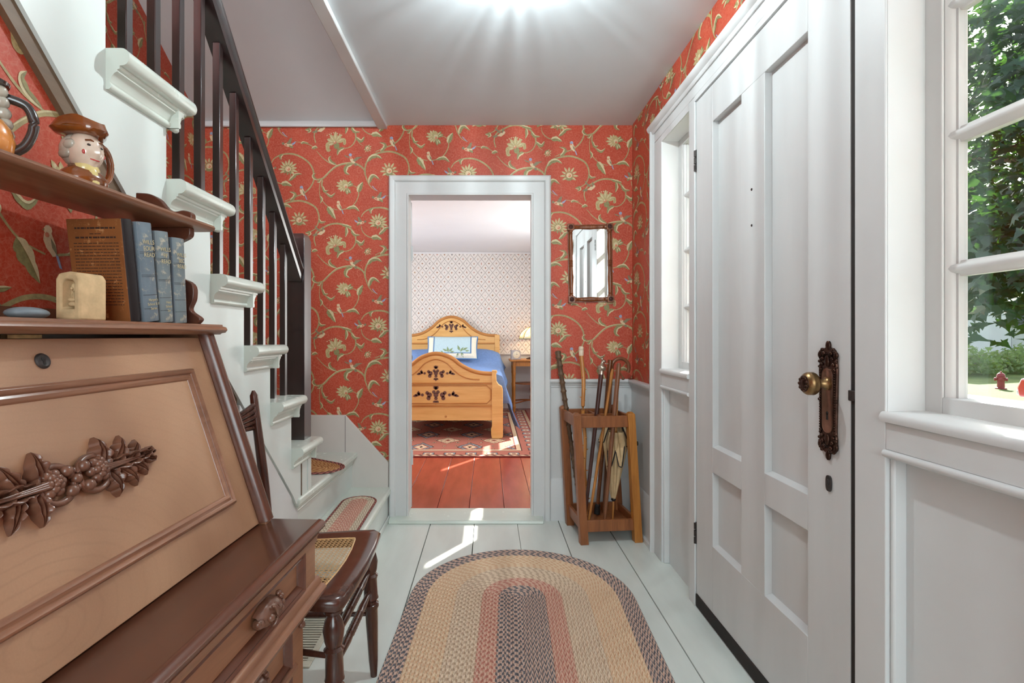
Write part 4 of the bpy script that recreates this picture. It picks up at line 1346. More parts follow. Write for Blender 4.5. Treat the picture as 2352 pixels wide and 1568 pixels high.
# top board and the shelf over it
MB().rings([[(a, u, b) for a, b in ((0.0, ZTOP), (0.146, ZTOP), (0.150, ZTOP + 0.003), (0.158, ZTOP + 0.004), (0.163, ZTOP + 0.010), (0.160, ZTOP + 0.016), (0.152, ZTOP + 0.018), (0.151, ZTOP + 0.022), (0.0, ZTOP + 0.022))] for u in (-0.022, LD + 0.022)]).build('top_board', M['desk_mould'], desk, smooth=50)
ZD = ZTOP + 0.022
SV, SZ = 0.143, 1.290
MB().rings([[(a, u, b) for a, b in ((0.0, SZ), (0.134, SZ), (0.141, SZ + 0.003), (0.143, SZ + 0.008), (0.140, SZ + 0.013), (0.133, SZ + 0.015), (0.0, SZ + 0.015))] for u in (-0.006, LD + 0.008)]).build('upper_shelf', M['desk_mould'], desk, smooth=50)
for u0 in (0.030, LD - 0.046):
    # scrolled end bracket below and its wavy gallery above the shelf
    br = spline([(0.135, ZD), (0.142, ZD + 0.012), (0.120, ZD + 0.030), (0.128, ZD + 0.055), (0.124, ZD + 0.085), (0.085, ZD + 0.105), (0.055, ZD + 0.125), (0.060, SZ - 0.055), (0.090, SZ - 0.035), (0.118, SZ - 0.020), (0.120, SZ)], 5)
    MB().prism([(p.x, p.y) for p in br] + [(0.0, SZ), (0.0, ZD)], 'y', u0, u0 + 0.015).build('end_bracket', M['desk_dark'], desk, bevel=0.002)
    ga = spline([(0.124, SZ + 0.015), (0.122, SZ + 0.030), (0.105, SZ + 0.036), (0.085, SZ + 0.034), (0.068, SZ + 0.042), (0.052, SZ + 0.060), (0.030, SZ + 0.072), (0.0, SZ + 0.075)], 5)
    MB().prism([(p.x, p.y) for p in ga] + [(0.0, SZ + 0.015)], 'y', u0, u0 + 0.015).build('gallery', M['desk_dark'], desk, bevel=0.002)
MB().box(0.0, 0.010, 0.03, LD - 0.03, ZD, ZD + 0.022).box(0.0, 0.010, 0.03, LD - 0.03, SZ + 0.015, SZ + 0.022).build('back_rail', M['desk_dark'], desk)

# ---------------------------------------------------------------- things on the desk
def at_desk(v, u, z, name, label, cat, rotz=0.0, group=None):
    return thing(name, label, cat, dworld(v, u, z), -TH + rotz, group)

def cloth_mat(name, c, wear, amt=0.62):
    t = NT(name)
    v = t.coords('Object')
    a = t.noise(v, 60.0, 5.0, 0.7)
    b = t.noise(v, 14.0, 4.0)
    c2 = tuple(x * 0.7 for x in c[:3]) + (1,)
    col = t.ramp(b, [(0.3, c2), (0.7, c)])
    col = t.mix(t.ramp(a, [(amt, (0, 0, 0, 1)), (amt + 0.10, (1, 1, 1, 1))]), col, wear)
    t.base(col)
    t.set(rough=0.62, spec=0.3)
    t.bump(a, 0.25, 0.001)
    return t.m
M['book_blue'] = cloth_mat('blue_grey_book_cloth', rgb(124, 138, 148), rgb(176, 170, 152), 0.57)
M['book_blue2'] = cloth_mat('pale_blue_book_cloth', rgb(134, 146, 150), rgb(190, 180, 160), 0.55)
M['book_brown'] = cloth_mat('brown_book_cover', rgb(146, 88, 44), rgb(190, 136, 88), 0.57)
M['book_dark'] = cloth_mat('dark_book_leather', rgb(40, 32, 32), rgb(110, 80, 58), 0.66)
M['pages'] = plain('book_pages', rgb(196, 178, 146), 0.8)
M['gilt'] = plain('gilt_lettering', rgb(206, 192, 150), 0.4, 0.2)
M['ink'] = plain('dark_print', rgb(52, 30, 20), 0.7)

def text_part(s, size, parent, mat, loc, rot, name='lettering'):
    cu = bpy.data.curves.new(name, 'FONT')
    cu.body = s
    cu.size = size
    cu.align_x = 'CENTER'
    cu.align_y = 'CENTER'
    cu.extrude = 0.0001
    o = bpy.data.objects.new(name, cu)
    COL.objects.link(o)
    dg = bpy.context.evaluated_depsgraph_get()
    me = bpy.data.meshes.new_from_object(o.evaluated_get(dg))
    bpy.data.objects.remove(o)
    bpy.data.curves.remove(cu)
    me.materials.clear()
    me.materials.append(mat)
    ob = bpy.data.objects.new(name, me)
    COL.objects.link(ob)
    ob.parent = parent
    ob.location = loc
    ob.rotation_euler = rot
    return ob

def book(v_front, u0, h, th, dp, lean, cover, spine, label, lines, foot, print_cover=False):
    """upright book, spine outwards; u0 = foot of the side nearest the camera, lean tips the top towards it"""
    b = at_desk(v_front, u0, ZD + 0.0005, 'book', label, 'book', group='old readers on the desk')
    # lean: the far bottom edge stays on the board
    b.rotation_mode = 'XYZ'
    b.rotation_euler = (lean, 0, -TH)
    if lean > 0:
        pass
    MB().box(-dp + 0.004, -0.006, 0.003, th - 0.003, 0.003, h - 0.003).build('page_block', M['pages'], b)
    MB().box(-dp, -0.002, 0.0, 0.003, 0, h).build('cover', cover, b, bevel=0.0012)
    MB().box(-dp, -0.002, th - 0.003, th, 0, h).build('cover', cover, b, bevel=0.0012)
    rs = []
    for z in (0.0, 0.004, h - 0.004, h):
        k = 0.0 if z in (0.0, h) else 0.001
        rs.append([(-0.004 + (0.0062 + k) * math.sin(PI * j / 8), th / 2 - (th / 2) * math.cos(PI * j / 8), z) for j in range(9)])
    sp_ = MB().rings(rs, closed=True).build('spine', spine, b, smooth=60)
    rot = (PI / 2, 0, PI / 2)
    for k, s in enumerate(lines):
        text_part(s, th * 0.30, sp_, M['gilt'], (0.0036, th / 2, h * 0.80 - k * 0.0115), rot)
    for k, s in enumerate(foot):
        text_part(s, th * 0.19, sp_, M['gilt'], (0.0036, th / 2, h * 0.22 - k * 0.008), rot)
    for z in (h * 0.70, h * 0.685, h * 0.47, h * 0.455, h * 0.27, h * 0.13):
        MB().rings([[(-0.004 + 0.0076 * math.sin(PI * j / 8), th / 2 - (th / 2) * math.cos(PI * j / 8), z + dz) for j in range(9)] for dz in (0, 0.0006)], closed=False).build('spine_band', M['book_dark'], sp_)
    if print_cover:
        rnd = random.Random(3)
        pm = MB()
        for k in range(26):
            z = h * 0.92 - k * h * 0.030
            w = 0.36 if k in (0, 3) else (0.10 if k == 2 else 0.40)
            if k in (1, 4):
                continue
            x = -dp / 2 - dp * w
            while x < -dp / 2 + dp * w:
                ln = rnd.uniform(0.002, 0.009)
                hh = 0.0030 if k in (0, 3) else 0.0013
                pm.box(x, min(x + ln, -dp / 2 + dp * w), -0.0002, 0.0, z - hh, z)
                x += ln + rnd.uniform(0.0008, 0.0022)
        pm.build('cover_print', M['ink'], b)
    return b
book(0.128, 0.588, 0.180, 0.024, 0.102, R(7.5), M['book_brown'], M['book_dark'], 'brown book with worn printed front cover and dark spine leaning on the blue books', [], [], True)
book(0.134, 0.616, 0.181, 0.037, 0.105, R(7.0), M['book_blue'], M['book_blue'], 'blue-grey old book with gilt lettering, next to the brown book', ['WILLS', 'FOUR', 'READ'], ["Harper's", 'School & F', 'Series'])
book(0.134, 0.658, 0.174, 0.036, 0.105, R(5.5), M['book_blue2'], M['book_blue2'], 'middle blue-grey book with a frayed pale top edge between two others', ['WILLS', 'FIF', 'READ'], ['Harp', 'School', 'Ser'])
book(0.134, 0.700, 0.170, 0.036, 0.105, R(3.5), M['book_blue'], M['book_blue2'], 'farthest blue-grey book, beside the scrolled end bracket', ['WILLS', 'SEC', 'READ'], [])

# clay block with a carved niche
M['clay'] = plain('sandy_clay', rgb(206, 176, 134), 0.85, 0, 0.2, 50, 0.16, 0.35)
cb = at_desk(0.078, 0.488, ZD, 'carved_block', 'small sandy clay block with a carved figure in its niche, in front of the books', 'ornament', R(-6))
bl = MB()
W_, D_, H_ = 0.046, 0.048, 0.078
nx0, nx1, nz0, nz1 = 0.010, 0.034, 0.018, 0.064
# front (towards the camera, -y) with an opening, made of rings from outside to the niche
outer = [(0, 0), (W_, 0), (W_, H_ * 0.86), (W_ * 0.88, H_ * 0.97), (W_ * 0.5, H_), (W_ * 0.12, H_ * 0.97), (0, H_ * 0.86)]
inner = [(nx0, nz0), (nx1, nz0), (nx1, nz1 - 0.006), (nx1 - 0.004, nz1), (W_ * 0.5 - 0.003, nz1 + 0.001), (nx0 + 0.004, nz1), (nx0, nz1 - 0.006)]
bl.rings([[(x, D_, z) for x, z in outer], [(x, 0.006, z) for x, z in outer], [(x * 0.97 + 0.001, 0.0, z * 0.97 + 0.001) for x, z in outer], [(x, 0.001, z) for x, z in inner], [(x * 0.9 + 0.003, 0.020, z * 0.94 + 0.003) for x, z in inner]])
blk = bl.build('block_body', M['clay'], cb, bevel=0.003)
fg = MB().ball((0.023, 0.015, 0.053), 0.0075, 10, s=(0.9, 0.9, 1.1)).ball((0.024, 0.016, 0.039), 0.008, 10, s=(1, 0.8, 1.2)).ball((0.024, 0.011, 0.026), 0.008, 10, s=(1.2, 0.9, 0.6)).ball((0.018, 0.012, 0.033), 0.005, 8, s=(1.4, 0.8, 0.7)).ball((0.028, 0.010, 0.040), 0.0035, 8, s=(0.8, 0.8, 2.0)).ball((0.023, 0.008, 0.051), 0.0025, 6)
fg.build('carved_figure', M['clay'], cb, smooth=60)

# grey beach stone
M['stone'] = plain('grey_stone', rgb(122, 132, 138), 0.5, 0, 0.4, 30, 0.25, 0.1)
stn = at_desk(0.092, 0.428, ZD + 0.0088, 'beach_stone', 'flat blue-grey beach stone on the desk top', 'stone', R(15))
MB().ball((0, 0, 0), 0.028, 20, s=(0.85, 1.15, 0.33)).build('stone_body', M['stone'], stn, smooth=80)

# glazed figure jugs on the shelf
M['glaze_skin'] = plain('glazed_skin', rgb(226, 206, 186), 0.12, 0, 0.6, 30, 0.10, coat=0.6)
M['glaze_brown'] = plain('brown_glaze', rgb(122, 66, 24), 0.10, 0, 0.6, 24, 0.5, coat=0.7)
M['glaze_white'] = plain('grey_white_glaze', rgb(196, 192, 176), 0.12, 0, 0.6, 26, 0.25, coat=0.6)
M['glaze_yellow'] = plain('yellow_glaze', rgb(226, 208, 140), 0.14, 0, 0.6, 30, 0.1, coat=0.5)
M['glaze_amber'] = plain('amber_glaze', rgb(214, 138, 66), 0.12, 0, 0.6, 20, 0.25, coat=0.6)
M['glaze_red'] = plain('red_glaze', rgb(192, 70, 66), 0.14, 0, 0.6, 30, 0.1, coat=0.5)
M['glaze_dark'] = plain('dark_glaze', rgb(50, 40, 36), 0.14, 0, 0.6, 30, 0.1, coat=0.5)

def head_mesh(mb, c, sx, sy, sz):
    """head facing +x with brow, nose, cheeks, lips and chin"""
    n, m = 34, 26
    rows = []
    def bumpf(az, el, a0, e0, wa, we, h):
        return h * math.exp(-((az - a0) / wa) ** 2 - ((el - e0) / we) ** 2)
    for i in range(1, m):
        el = -PI / 2 + PI * i / m
        row = []
        for j in range(n):
            az = -PI + 2 * PI * j / n
            r = 1.0
            r += bumpf(az, el, 0, -0.10, 0.17, 0.26, 0.26)      # nose
            r += bumpf(az, el, 0, 0.08, 0.10, 0.25, 0.06)
            r += bumpf(az, el, 0, 0.38, 0.7, 0.16, 0.07)        # brow
            for sg in (-1, 1):
                r -= bumpf(az, el, sg * 0.36, 0.20, 0.17, 0.13, 0.09)   # eye socket
                r += bumpf(az, el, sg * 0.36, 0.18, 0.10, 0.07, 0.055)  # eyeball
                r += bumpf(az, el, sg * 0.52, -0.18, 0.26, 0.22, 0.09)  # cheek
            r += bumpf(az, el, 0, -0.46, 0.24, 0.06, 0.075)     # upper lip
            r -= bumpf(az, el, 0, -0.54, 0.28, 0.035, 0.03)
            r += bumpf(az, el, 0, -0.62, 0.20, 0.06, 0.065)     # lower lip
            r -= bumpf(az, el, 0, -0.74, 0.25, 0.05, 0.04)
            r += bumpf(az, el, 0, -0.92, 0.34, 0.16, 0.16)      # chin
            x = r * math.cos(el) * math.cos(az)
            y = r * math.cos(el) * math.sin(az)
            z = r * math.sin(el)
            row.append((c[0] + sx * x, c[1] + sy * y, c[2] + sz * z))
        rows.append(row)
    mb.rings(rows)

def tricorn(mb, c, r, h):
    rows = []
    n = 48
    for k, (f, zz) in enumerate(((0.72, -0.25), (1.02, -0.22), (1.20, 0.05), (1.10, 0.50), (1.02, 0.85), (0.96, 0.85), (0.86, 0.35), (0.70, 0.10), (0.30, 0.05))):
        ring = []
        for i in range(n):
            a = 2 * PI * i / n
            cor = 0.5 + 0.5 * math.cos(3 * a)           # three corners, one to the front
            w = f * (1 + (0.34 * cor - 0.06) * (1.0 if k in (1, 2, 3, 4, 5) else 0.2))
            z = zz * h * (1.0 if k not in (3, 4, 5) else (1.12 - 0.45 * cor))
            ring.append((c[0] + r * w * math.cos(a), c[1] + r * w * math.sin(a), c[2] + z))
        rows.append(ring)
    mb.rings(rows)

jug = at_desk(0.088, 0.530, SZ + 0.0155, 'figure_jug', 'glazed figure jug with brown three-cornered hat, pale face and yellow neckcloth', 'jug', R(-14), 'figure jugs on the shelf')
# local +x is the way the face looks
js = 0.1
bust = MB().lathe([(0.024, 0.0), (0.030, 0.004), (0.032, 0.012), (0.028, 0.022), (0.021, 0.030), (0.017, 0.036)], seg=24, sx=1.0, sy=1.15)
bust.build('coat', M['glaze_brown'], jug, smooth=60)
MB().lathe([(0.015, 0.020), (0.019, 0.026), (0.020, 0.031), (0.017, 0.038)], (0.006, 0, 0), 18).ball((0.024, 0, 0.020), 0.008, 10, s=(0.7, 1.0, 1.5)).ball((0.027, 0, 0.008), 0.008, 10, s=(0.6, 1.1, 1.3)).build('neckcloth', M['glaze_yellow'], jug, smooth=60)
hd = MB()
head_mesh(hd, (0.005, 0, 0.060), 0.0265, 0.0250, 0.033)
face = hd.build('face', M['glaze_skin'], jug, smooth=70)
for sg in (-1, 1):
    MB().ball((0.0280, sg * 0.0098, 0.0665), 0.0030, 8, s=(0.6, 1.1, 0.7)).build('eye', M['glaze_dark'], face)
    MB().ball((0.0250, sg * 0.0145, 0.0540), 0.0050, 10, s=(0.5, 0.9, 0.9)).build('cheek', M['glaze_red'], face, smooth=80)
    MB().tube([(0.0298, sg * 0.004, 0.0732), (0.0302, sg * 0.009, 0.0746), (0.0268, sg * 0.0155, 0.0726)], 0.0014, 6).build('eyebrow', M['glaze_brown'], face)
MB().tube([(0.0268, -0.0072, 0.0448), (0.0296, -0.003, 0.0436), (0.0302, 0.0, 0.0434), (0.0296, 0.003, 0.0436), (0.0268, 0.0072, 0.0448)], 0.0013, 6).build('lips', M['glaze_red'], face)
hr = MB().ball((-0.008, 0, 0.062), 0.028, 18, s=(0.95, 1.0, 1.05))
for sg in (-1, 1):
    hr.ball((0.002, sg * 0.023, 0.066), 0.010, 12, s=(1.3, 0.6, 0.9)).ball((-0.008, sg * 0.0225, 0.053), 0.010, 12, s=(1.4, 0.6, 0.9))
hr.build('hair', M['glaze_white'], jug, smooth=70)
ht = MB()
tricorn(ht, (0.000, 0, 0.091), 0.0285, 0.024)
ht.build('tricorn_hat', M['glaze_brown'], jug, smooth=60)
# handle on the side away from the camera
hpts = spline([(-0.010, 0.026, 0.086), (-0.012, 0.046, 0.080), (-0.012, 0.055, 0.058), (-0.010, 0.050, 0.030), (-0.006, 0.028, 0.010)], 7)
MB().tube(hpts, 0.0055, 10).build('handle', M['glaze_brown'], jug, smooth=60)

jug2 = at_desk(0.080, 0.372, SZ + 0.0155, 'figure_jug', 'glazed seated-figure jug with amber face and grey wig, cut by the left picture edge', 'jug', R(-60), 'figure jugs on the shelf')
MB().lathe([(0.026, 0.0), (0.032, 0.006), (0.034, 0.022), (0.030, 0.040), (0.024, 0.050), (0.018, 0.056)], seg=24, sy=1.1).build('body', M['glaze_amber'], jug2, smooth=60)
h2 = MB()
head_mesh(h2, (0.006, 0, 0.076), 0.022, 0.021, 0.026)
h2.build('face', M['glaze_amber'], jug2, smooth=70)
h3 = MB().ball((-0.005, 0, 0.084), 0.024, 16)
for sg in (-1, 1):
    for q in range(5):
        h3.ball((0.000 - 0.003 * q, sg * (0.020 + 0.001 * q), 0.092 - 0.014 * q), 0.0095, 10)
h3.build('wig', M['glaze_white'], jug2, smooth=70)
MB().lathe([(0.016, 0.098), (0.030, 0.100), (0.031, 0.104), (0.020, 0.108), (0.014, 0.120)], seg=24).build('hat', M['glaze_dark'], jug2, smooth=60)
MB().tube(spline([(-0.010, 0.024, 0.088), (-0.012, 0.046, 0.080), (-0.012, 0.054, 0.055), (-0.010, 0.046, 0.025), (-0.006, 0.030, 0.008)], 7), 0.0065, 10).build('handle', M['glaze_dark'], jug2, smooth=60)

# ---------------------------------------------------------------- cane-seated chair by the stairs
ch = thing('cane_chair', 'dark turned wooden side chair with woven cane seat, between desk and stairs', 'chair', (-0.520, 1.405, 0))
CW = M['chair']
SZc = 0.448
fx_, bx_ = 0.185, -0.170
# seat frame: outline with a bowed front, and a trapezoid opening for the cane
out_ = spline([(bx_, -0.165), (bx_, 0.165)], 2)
def seat_ring(k, z):
    """k = 0 outer edge, 1 edge of the cane"""
    o = [(bx_, -0.170), (bx_ + 0.10, -0.184), (0.02, -0.200), (0.120, -0.216), (0.168, -0.219), (0.183, -0.200), (0.190, -0.10), (0.193, 0.0), (0.190, 0.10), (0.183, 0.200), (0.168, 0.219), (0.120, 0.216), (0.02, 0.200), (bx_ + 0.10, 0.184), (bx_, 0.170), (bx_ - 0.006, 0.0)]
    i = [(bx_ + 0.036, -0.130), (bx_ + 0.10, -0.136), (0.02, -0.145), (0.080, -0.152), (0.112, -0.154), (0.116, -0.140), (0.124, -0.07), (0.127, 0.0), (0.124, 0.07), (0.116, 0.140), (0.112, 0.154), (0.080, 0.152), (0.02, 0.145), (bx_ + 0.10, 0.136), (bx_ + 0.036, 0.130), (bx_ + 0.034, 0.0)]
    return [(a[0] * (1 - k) + b[0] * k, a[1] * (1 - k) + b[1] * k, z) for a, b in zip(o, i)]
MB().rings([seat_ring(0.06, SZc - 0.030), seat_ring(0.0, SZc - 0.018), seat_ring(0.0, SZc - 0.006), seat_ring(0.12, SZc + 0.001), seat_ring(0.5, SZc + 0.002), seat_ring(1.0, SZc - 0.004), seat_ring(1.0, SZc - 0.030)], loop=True).build('seat_frame', CW, ch, smooth=60)
cn = MB()
zc_ = SZc - 0.005
inn = [(p[0], p[1]) for p in seat_ring(0.97, 0)]
def in_strip(a, b, w, z):
    d = Vector((b[0] - a[0], b[1] - a[1]))
    if d.length < 0.004:
        return
    nn = Vector((-d.y, d.x)).normalized() * (w / 2)
    cn.add([(a[0] + nn.x, a[1] + nn.y, z), (b[0] + nn.x, b[1] + nn.y, z), (b[0] - nn.x, b[1] - nn.y, z), (a[0] - nn.x, a[1] - nn.y, z)], [(0, 1, 2, 3)])
def clip_line(p, d):
    """segment of the line p + t d inside the cane opening"""
    ts = []
    m = len(inn)
    for i in range(m):
        a, b = inn[i], inn[(i + 1) % m]
        ex, ey = b[0] - a[0], b[1] - a[1]
        den = d[0] * ey - d[1] * ex
        if abs(den) < 1e-9:
            continue
        t = ((a[0] - p[0]) * ey - (a[1] - p[1]) * ex) / den
        s = ((a[0] - p[0]) * d[1] - (a[1] - p[1]) * d[0]) / den
        if -1e-9 <= s <= 1 + 1e-9:
            ts.append(t)
    if len(ts) < 2:
        return None
    return [(p[0] + d[0] * t, p[1] + d[1] * t) for t in (min(ts), max(ts))]
pitch = 0.0125
for k in range(-16, 17):
    for off in (-0.0018, 0.0018):
        for p, d in (((0, k * pitch + off), (1, 0)), ((k * pitch + off, 0), (0, 1))):
            sgm = clip_line(p, d)
            if sgm:
                in_strip(sgm[0], sgm[1], 0.0015, zc_ + (0.0002 if d[0] else 0.0))
for k in range(-34, 35):
    for d in ((1, 1), (1, -1)):
        p = ((k + 0.5) * pitch, 0)
        sgm = clip_line(p, d)
        if sgm:
            in_strip(sgm[0], sgm[1], 0.0017, zc_ + 0.0006 + (0.0003 if d[1] > 0 else 0))
tag(cn.build('cane_weave', M['cane'], ch, smooth=0, fix=False), kind='stuff')
MB().rings([seat_ring(0.94, SZc - 0.003), seat_ring(0.98, SZc - 0.001), seat_ring(1.02, SZc - 0.004)], cap=False).build('cane_binding', M['cane'], ch)
# front legs, turned
LEGP = [(0.0, 0.010), (0.06, 0.012), (0.12, 0.014), (0.40, 0.0185), (0.50, 0.0195), (0.52, 0.0235), (0.54, 0.0235), (0.55, 0.0165), (0.565, 0.0165), (0.58, 0.0235), (0.60, 0.0215), (0.72, 0.0205), (0.745, 0.0245), (0.76, 0.018), (0.79, 0.022), (0.85, 0.0255), (0.90, 0.021), (0.93, 0.014), (0.945, 0.022), (0.96, 0.022), (0.97, 0.016), (1.0, 0.020)]
FL = []
for sg in (-1, 1):
    p0, p1 = (0.163, sg * 0.196, 0.0), (0.150, sg * 0.182, SZc - 0.022)
    FL.append((Vector(p0), Vector(p1)))
    MB().spin(p0, p1, LEGP, 16).build('leg', CW, ch, smooth=50)
# back posts run from floor to crest
for sg in (-1, 1):
    pts = spline([(-0.185, sg * 0.150, 0.0), (-0.158, sg * 0.153, 0.25), (-0.152, sg * 0.155, SZc), (-0.164, sg * 0.158, 0.62), (-0.188, sg * 0.162, 0.80), (-0.198, sg * 0.163, 0.892)], 6)
    rad = [0.012 + 0.004 * min(1, k / 8) - (0.005 * max(0, (k - 14) / (len(pts) - 15)) if k > 14 else 0) for k in range(len(pts))]
    rad[-1] = 0.004
    MB().tube(pts, rad, 12).build('back_post', CW, ch, smooth=60)
# stretchers
def on_leg(i, f): return FL[i][0].lerp(FL[i][1], f)
STP = [(0, 0.006), (0.10, 0.008), (0.30, 0.0115), (0.36, 0.010), (0.38, 0.012), (0.40, 0.0095), (0.42, 0.012), (0.44, 0.0095), (0.46, 0.012), (0.48, 0.0095), (0.50, 0.012), (0.52, 0.0095), (0.54, 0.012), (0.56, 0.0095), (0.58, 0.012), (0.60, 0.0095), (0.62, 0.012), (0.64, 0.010), (0.70, 0.0115), (0.90, 0.008), (1, 0.006)]
for f in (0.64, 0.79):
    MB().spin(on_leg(0, f), on_leg(1, f), STP, 12).build('front_stretcher', CW, ch, smooth=50)
for sg, i in ((-1, 0), (1, 1)):
    for f, zb2 in ((0.46, 0.21), (0.70, 0.32)):
        MB().spin(on_leg(i, f), (-0.158, sg * 0.153, zb2), [(0, 0.006), (0.5, 0.0095), (1, 0.006)], 10).build('side_stretcher', CW, ch, smooth=50)
MB().spin((-0.165, -0.152, 0.19), (-0.165, 0.152, 0.19), [(0, 0.006), (0.5, 0.0095), (1, 0.006)], 10).build('back_stretcher', CW, ch, smooth=50)
# reeded crest, dipping between the posts
for q in range(5):
    f = (q - 2) / 2
    pts = []
    for t in range(17):
        s = (t / 16) * 2 - 1
        wd = 0.018 + 0.016 * abs(s) ** 2
        zz = 0.800 + f * wd + 0.014 * (abs(s) ** 2.2)
        pts.append((-0.190 - 0.018 * (1 - s * s) - 0.004 * abs(f), s * 0.155, zz))
    MB().tube(pts, [0.0062 + 0.0022 * abs(((t / 16) * 2 - 1)) ** 2 for t in range(17)], 8, flat=1.0).build('crest_reed', CW, ch, smooth=60)
MB().tube([(-0.168 - 0.012 * (1 - (t / 8 - 1) ** 2), (t / 8 - 1) * 0.152, 0.62) for t in range(17)], 0.008, 8, flat=1.6).build('back_rail', CW, ch, smooth=60)

# ---------------------------------------------------------------- floor register
M['register'] = plain('cream_enamel', rgb(196, 190, 172), 0.45)
rg = thing('floor_register', 'cream metal floor register with slats under the cane chair', 'register', (-0.635, 1.79, 0))
MB().box(-0.065, 0.065, -0.155, -0.125, 0.0, 0.007).box(-0.065, 0.065, 0.125, 0.155, 0.0, 0.007).box(-0.065, -0.045, -0.125, 0.125, 0, 0.007).box(0.045, 0.065, -0.125, 0.125, 0, 0.007).build('frame', M['register'], rg, bevel=0.002)
MB().box(-0.046, 0.046, -0.126, 0.126, 0.0002, 0.001).build('duct', M['dark_gap'], rg)
for k in range(17):
    y = -0.118 + k * 0.0146
    MB().box(-0.046, 0.046, y - 0.0036, y + 0.0036, 0.0015, 0.006).build('slat', M['register'], rg)
MB().box(-0.010, 0.010, 0.133, 0.147, 0.007, 0.0075).build('lever_slot', M['dark_gap'], rg)
# ---------------------------------------------------------------- braided rugs
def braid_mat(name, ca, cb, pitch=0.030, mixamt=1.0):
    t = NT(name)
    tc = t.n('TexCoord')
    sp = t.n('SeparateXYZ')
    t.l(tc.outputs['UV'], sp.inputs[0])
    u, v = sp.outputs[0], sp.outputs[1]
    chev = t.math('ABSOLUTE', t.math('SUBTRACT', v, 0.5))
    s = t.math('ADD', t.math('MULTIPLY', u, 1.0 / pitch), t.math('MULTIPLY', chev, 0.9))
    half = t.math('MULTIPLY', t.math('GREATER_THAN', v, 0.5), 0.5)
    fr = t.math('FRACT', t.math('ADD', s, half))
    ob = t.coords('Object')
    nz = t.noise(ob, 90.0, 3.0, 0.6)
    nz2 = t.noise(ob, 500.0, 2.0, 0.7)
    thr = t.math('GREATER_THAN', t.math('ADD', fr, t.math('MULTIPLY', t.math('SUBTRACT', nz, 0.5), 0.6)), 0.52)
    thr = t.math('MULTIPLY', thr, mixamt)
    col = t.mix(thr, ca, cb)
    col = t.mix(t.math('MULTIPLY', nz2, 0.14), col, tuple(x * 0.6 for x in ca[:3]) + (1,))
    t.base(col)
    t.set(rough=0.9, spec=0.1)
    strand = t.math('SINE', t.math('MULTIPLY', s, 4 * PI))
    t.bump(t.math('ADD', t.math('MULTIPLY', strand, 0.5), t.math('MULTIPLY', nz2, 0.6)), 0.55, 0.003)
    return t.m
M['br_dark'] = braid_mat('braid_grey_pink', rgb(216, 184, 166), rgb(106, 106, 112))
M['br_peach'] = braid_mat('braid_peach', rgb(238, 212, 180), rgb(224, 184, 150))
M['br_beige'] = braid_mat('braid_beige', rgb(238, 216, 190), rgb(204, 176, 150))
M['br_red'] = braid_mat('braid_rose', rgb(226, 188, 166), rgb(200, 136, 120))
M['br_maroon'] = braid_mat('braid_maroon', rgb(176, 112, 102), rgb(96, 60, 58))
M['br_tan'] = braid_mat('braid_tan', rgb(206, 160, 110), rgb(170, 116, 74))
M['br_cream'] = braid_mat('braid_cream', rgb(228, 216, 194), rgb(192, 170, 146))

def braided_rug(root, half_w, length, bands, row_w, h):
    """concentric stadium rings, each one braid; bands = list of (rows, material) from the outside in"""
    Ls = length - 2 * half_w
    rnd = random.Random(11)
    r = half_w - row_w / 2
    for rows, mat in bands:
        for _ in range(rows):
            if r < row_w * 0.3:
                return
            per = 2 * PI * r + 2 * Ls
            na = max(10, int(PI * r / 0.018))
            ns = max(2, int(Ls / 0.03))
            pts = []
            for i in range(na):
                a = PI * i / na
                pts.append((r * math.cos(a), Ls / 2 + r * math.sin(a), a))
            for i in range(ns):
                pts.append((-r, Ls / 2 - Ls * i / ns, PI))
            for i in range(na):
                a = PI + PI * i / na
                pts.append((r * math.cos(a), -Ls / 2 + r * math.sin(a), a))
            for i in range(ns):
                pts.append((r, -Ls / 2 + Ls * i / ns, 0.0))
            n = len(pts)
            vs, fs, uvs = [], [], []
            cs = 6
            arc = [0.0]
            for i in range(n):
                p, q = pts[i], pts[(i + 1) % n]
                arc.append(arc[-1] + math.hypot(q[0] - p[0], q[1] - p[1]))
            ph = rnd.random() * 0.03
            for i, (x, y, a) in enumerate(pts):
                w = row_w * (0.52 + 0.02 * math.sin(arc[i] * 210 + ph * 100))
                for j in range(cs):
                    t = j / (cs - 1)
                    o = w * (1 - 2 * t)
                    z = h * (0.35 + 0.65 * math.sin(PI * t) ** 0.6) * (1 + 0.05 * math.sin(arc[i] * 210 + ph * 80)) if 0 < j < cs - 1 else h * 0.30
                    vs.append((x + o * math.cos(a), y + o * math.sin(a), z))
            for i in range(n):
                k = (i + 1) % n
                for j in range(cs - 1):
                    fs.append((i * cs + j, k * cs + j, k * cs + j + 1, i * cs + j + 1))
                    u0, u1 = arc[i] + ph, arc[i + 1] + ph
                    uvs.append([(u0, j / (cs - 1)), (u1, j / (cs - 1)), (u1, (j + 1) / (cs - 1)), (u0, (j + 1) / (cs - 1))])
            mb = MB()
            mb.add(vs, fs, None, uvs)
            mb.build('braid', mat, root, smooth=80, fix=False)
            r -= row_w

rug = thing('braided_rug', 'large oval braided rug with grey centre and dark edge on the green floor', 'rug', (0.122, 1.765, 0.0005), R(-2.5))
RW = 0.455 / 34.0
braided_rug(rug, 0.455, 1.525, [(5, M['br_dark']), (9, M['br_peach']), (8, M['br_beige']), (5, M['br_red']), (10, M['br_dark'])], RW, 0.009)
MB().prism([(0.44 * math.cos(2 * PI * i / 40), (0.30 if math.sin(2 * PI * i / 40) > 0 else -0.30) + 0.44 * math.sin(2 * PI * i / 40)) for i in range(40)], 'z', 0.0, 0.0022).build('backing', M['br_dark'], rug)

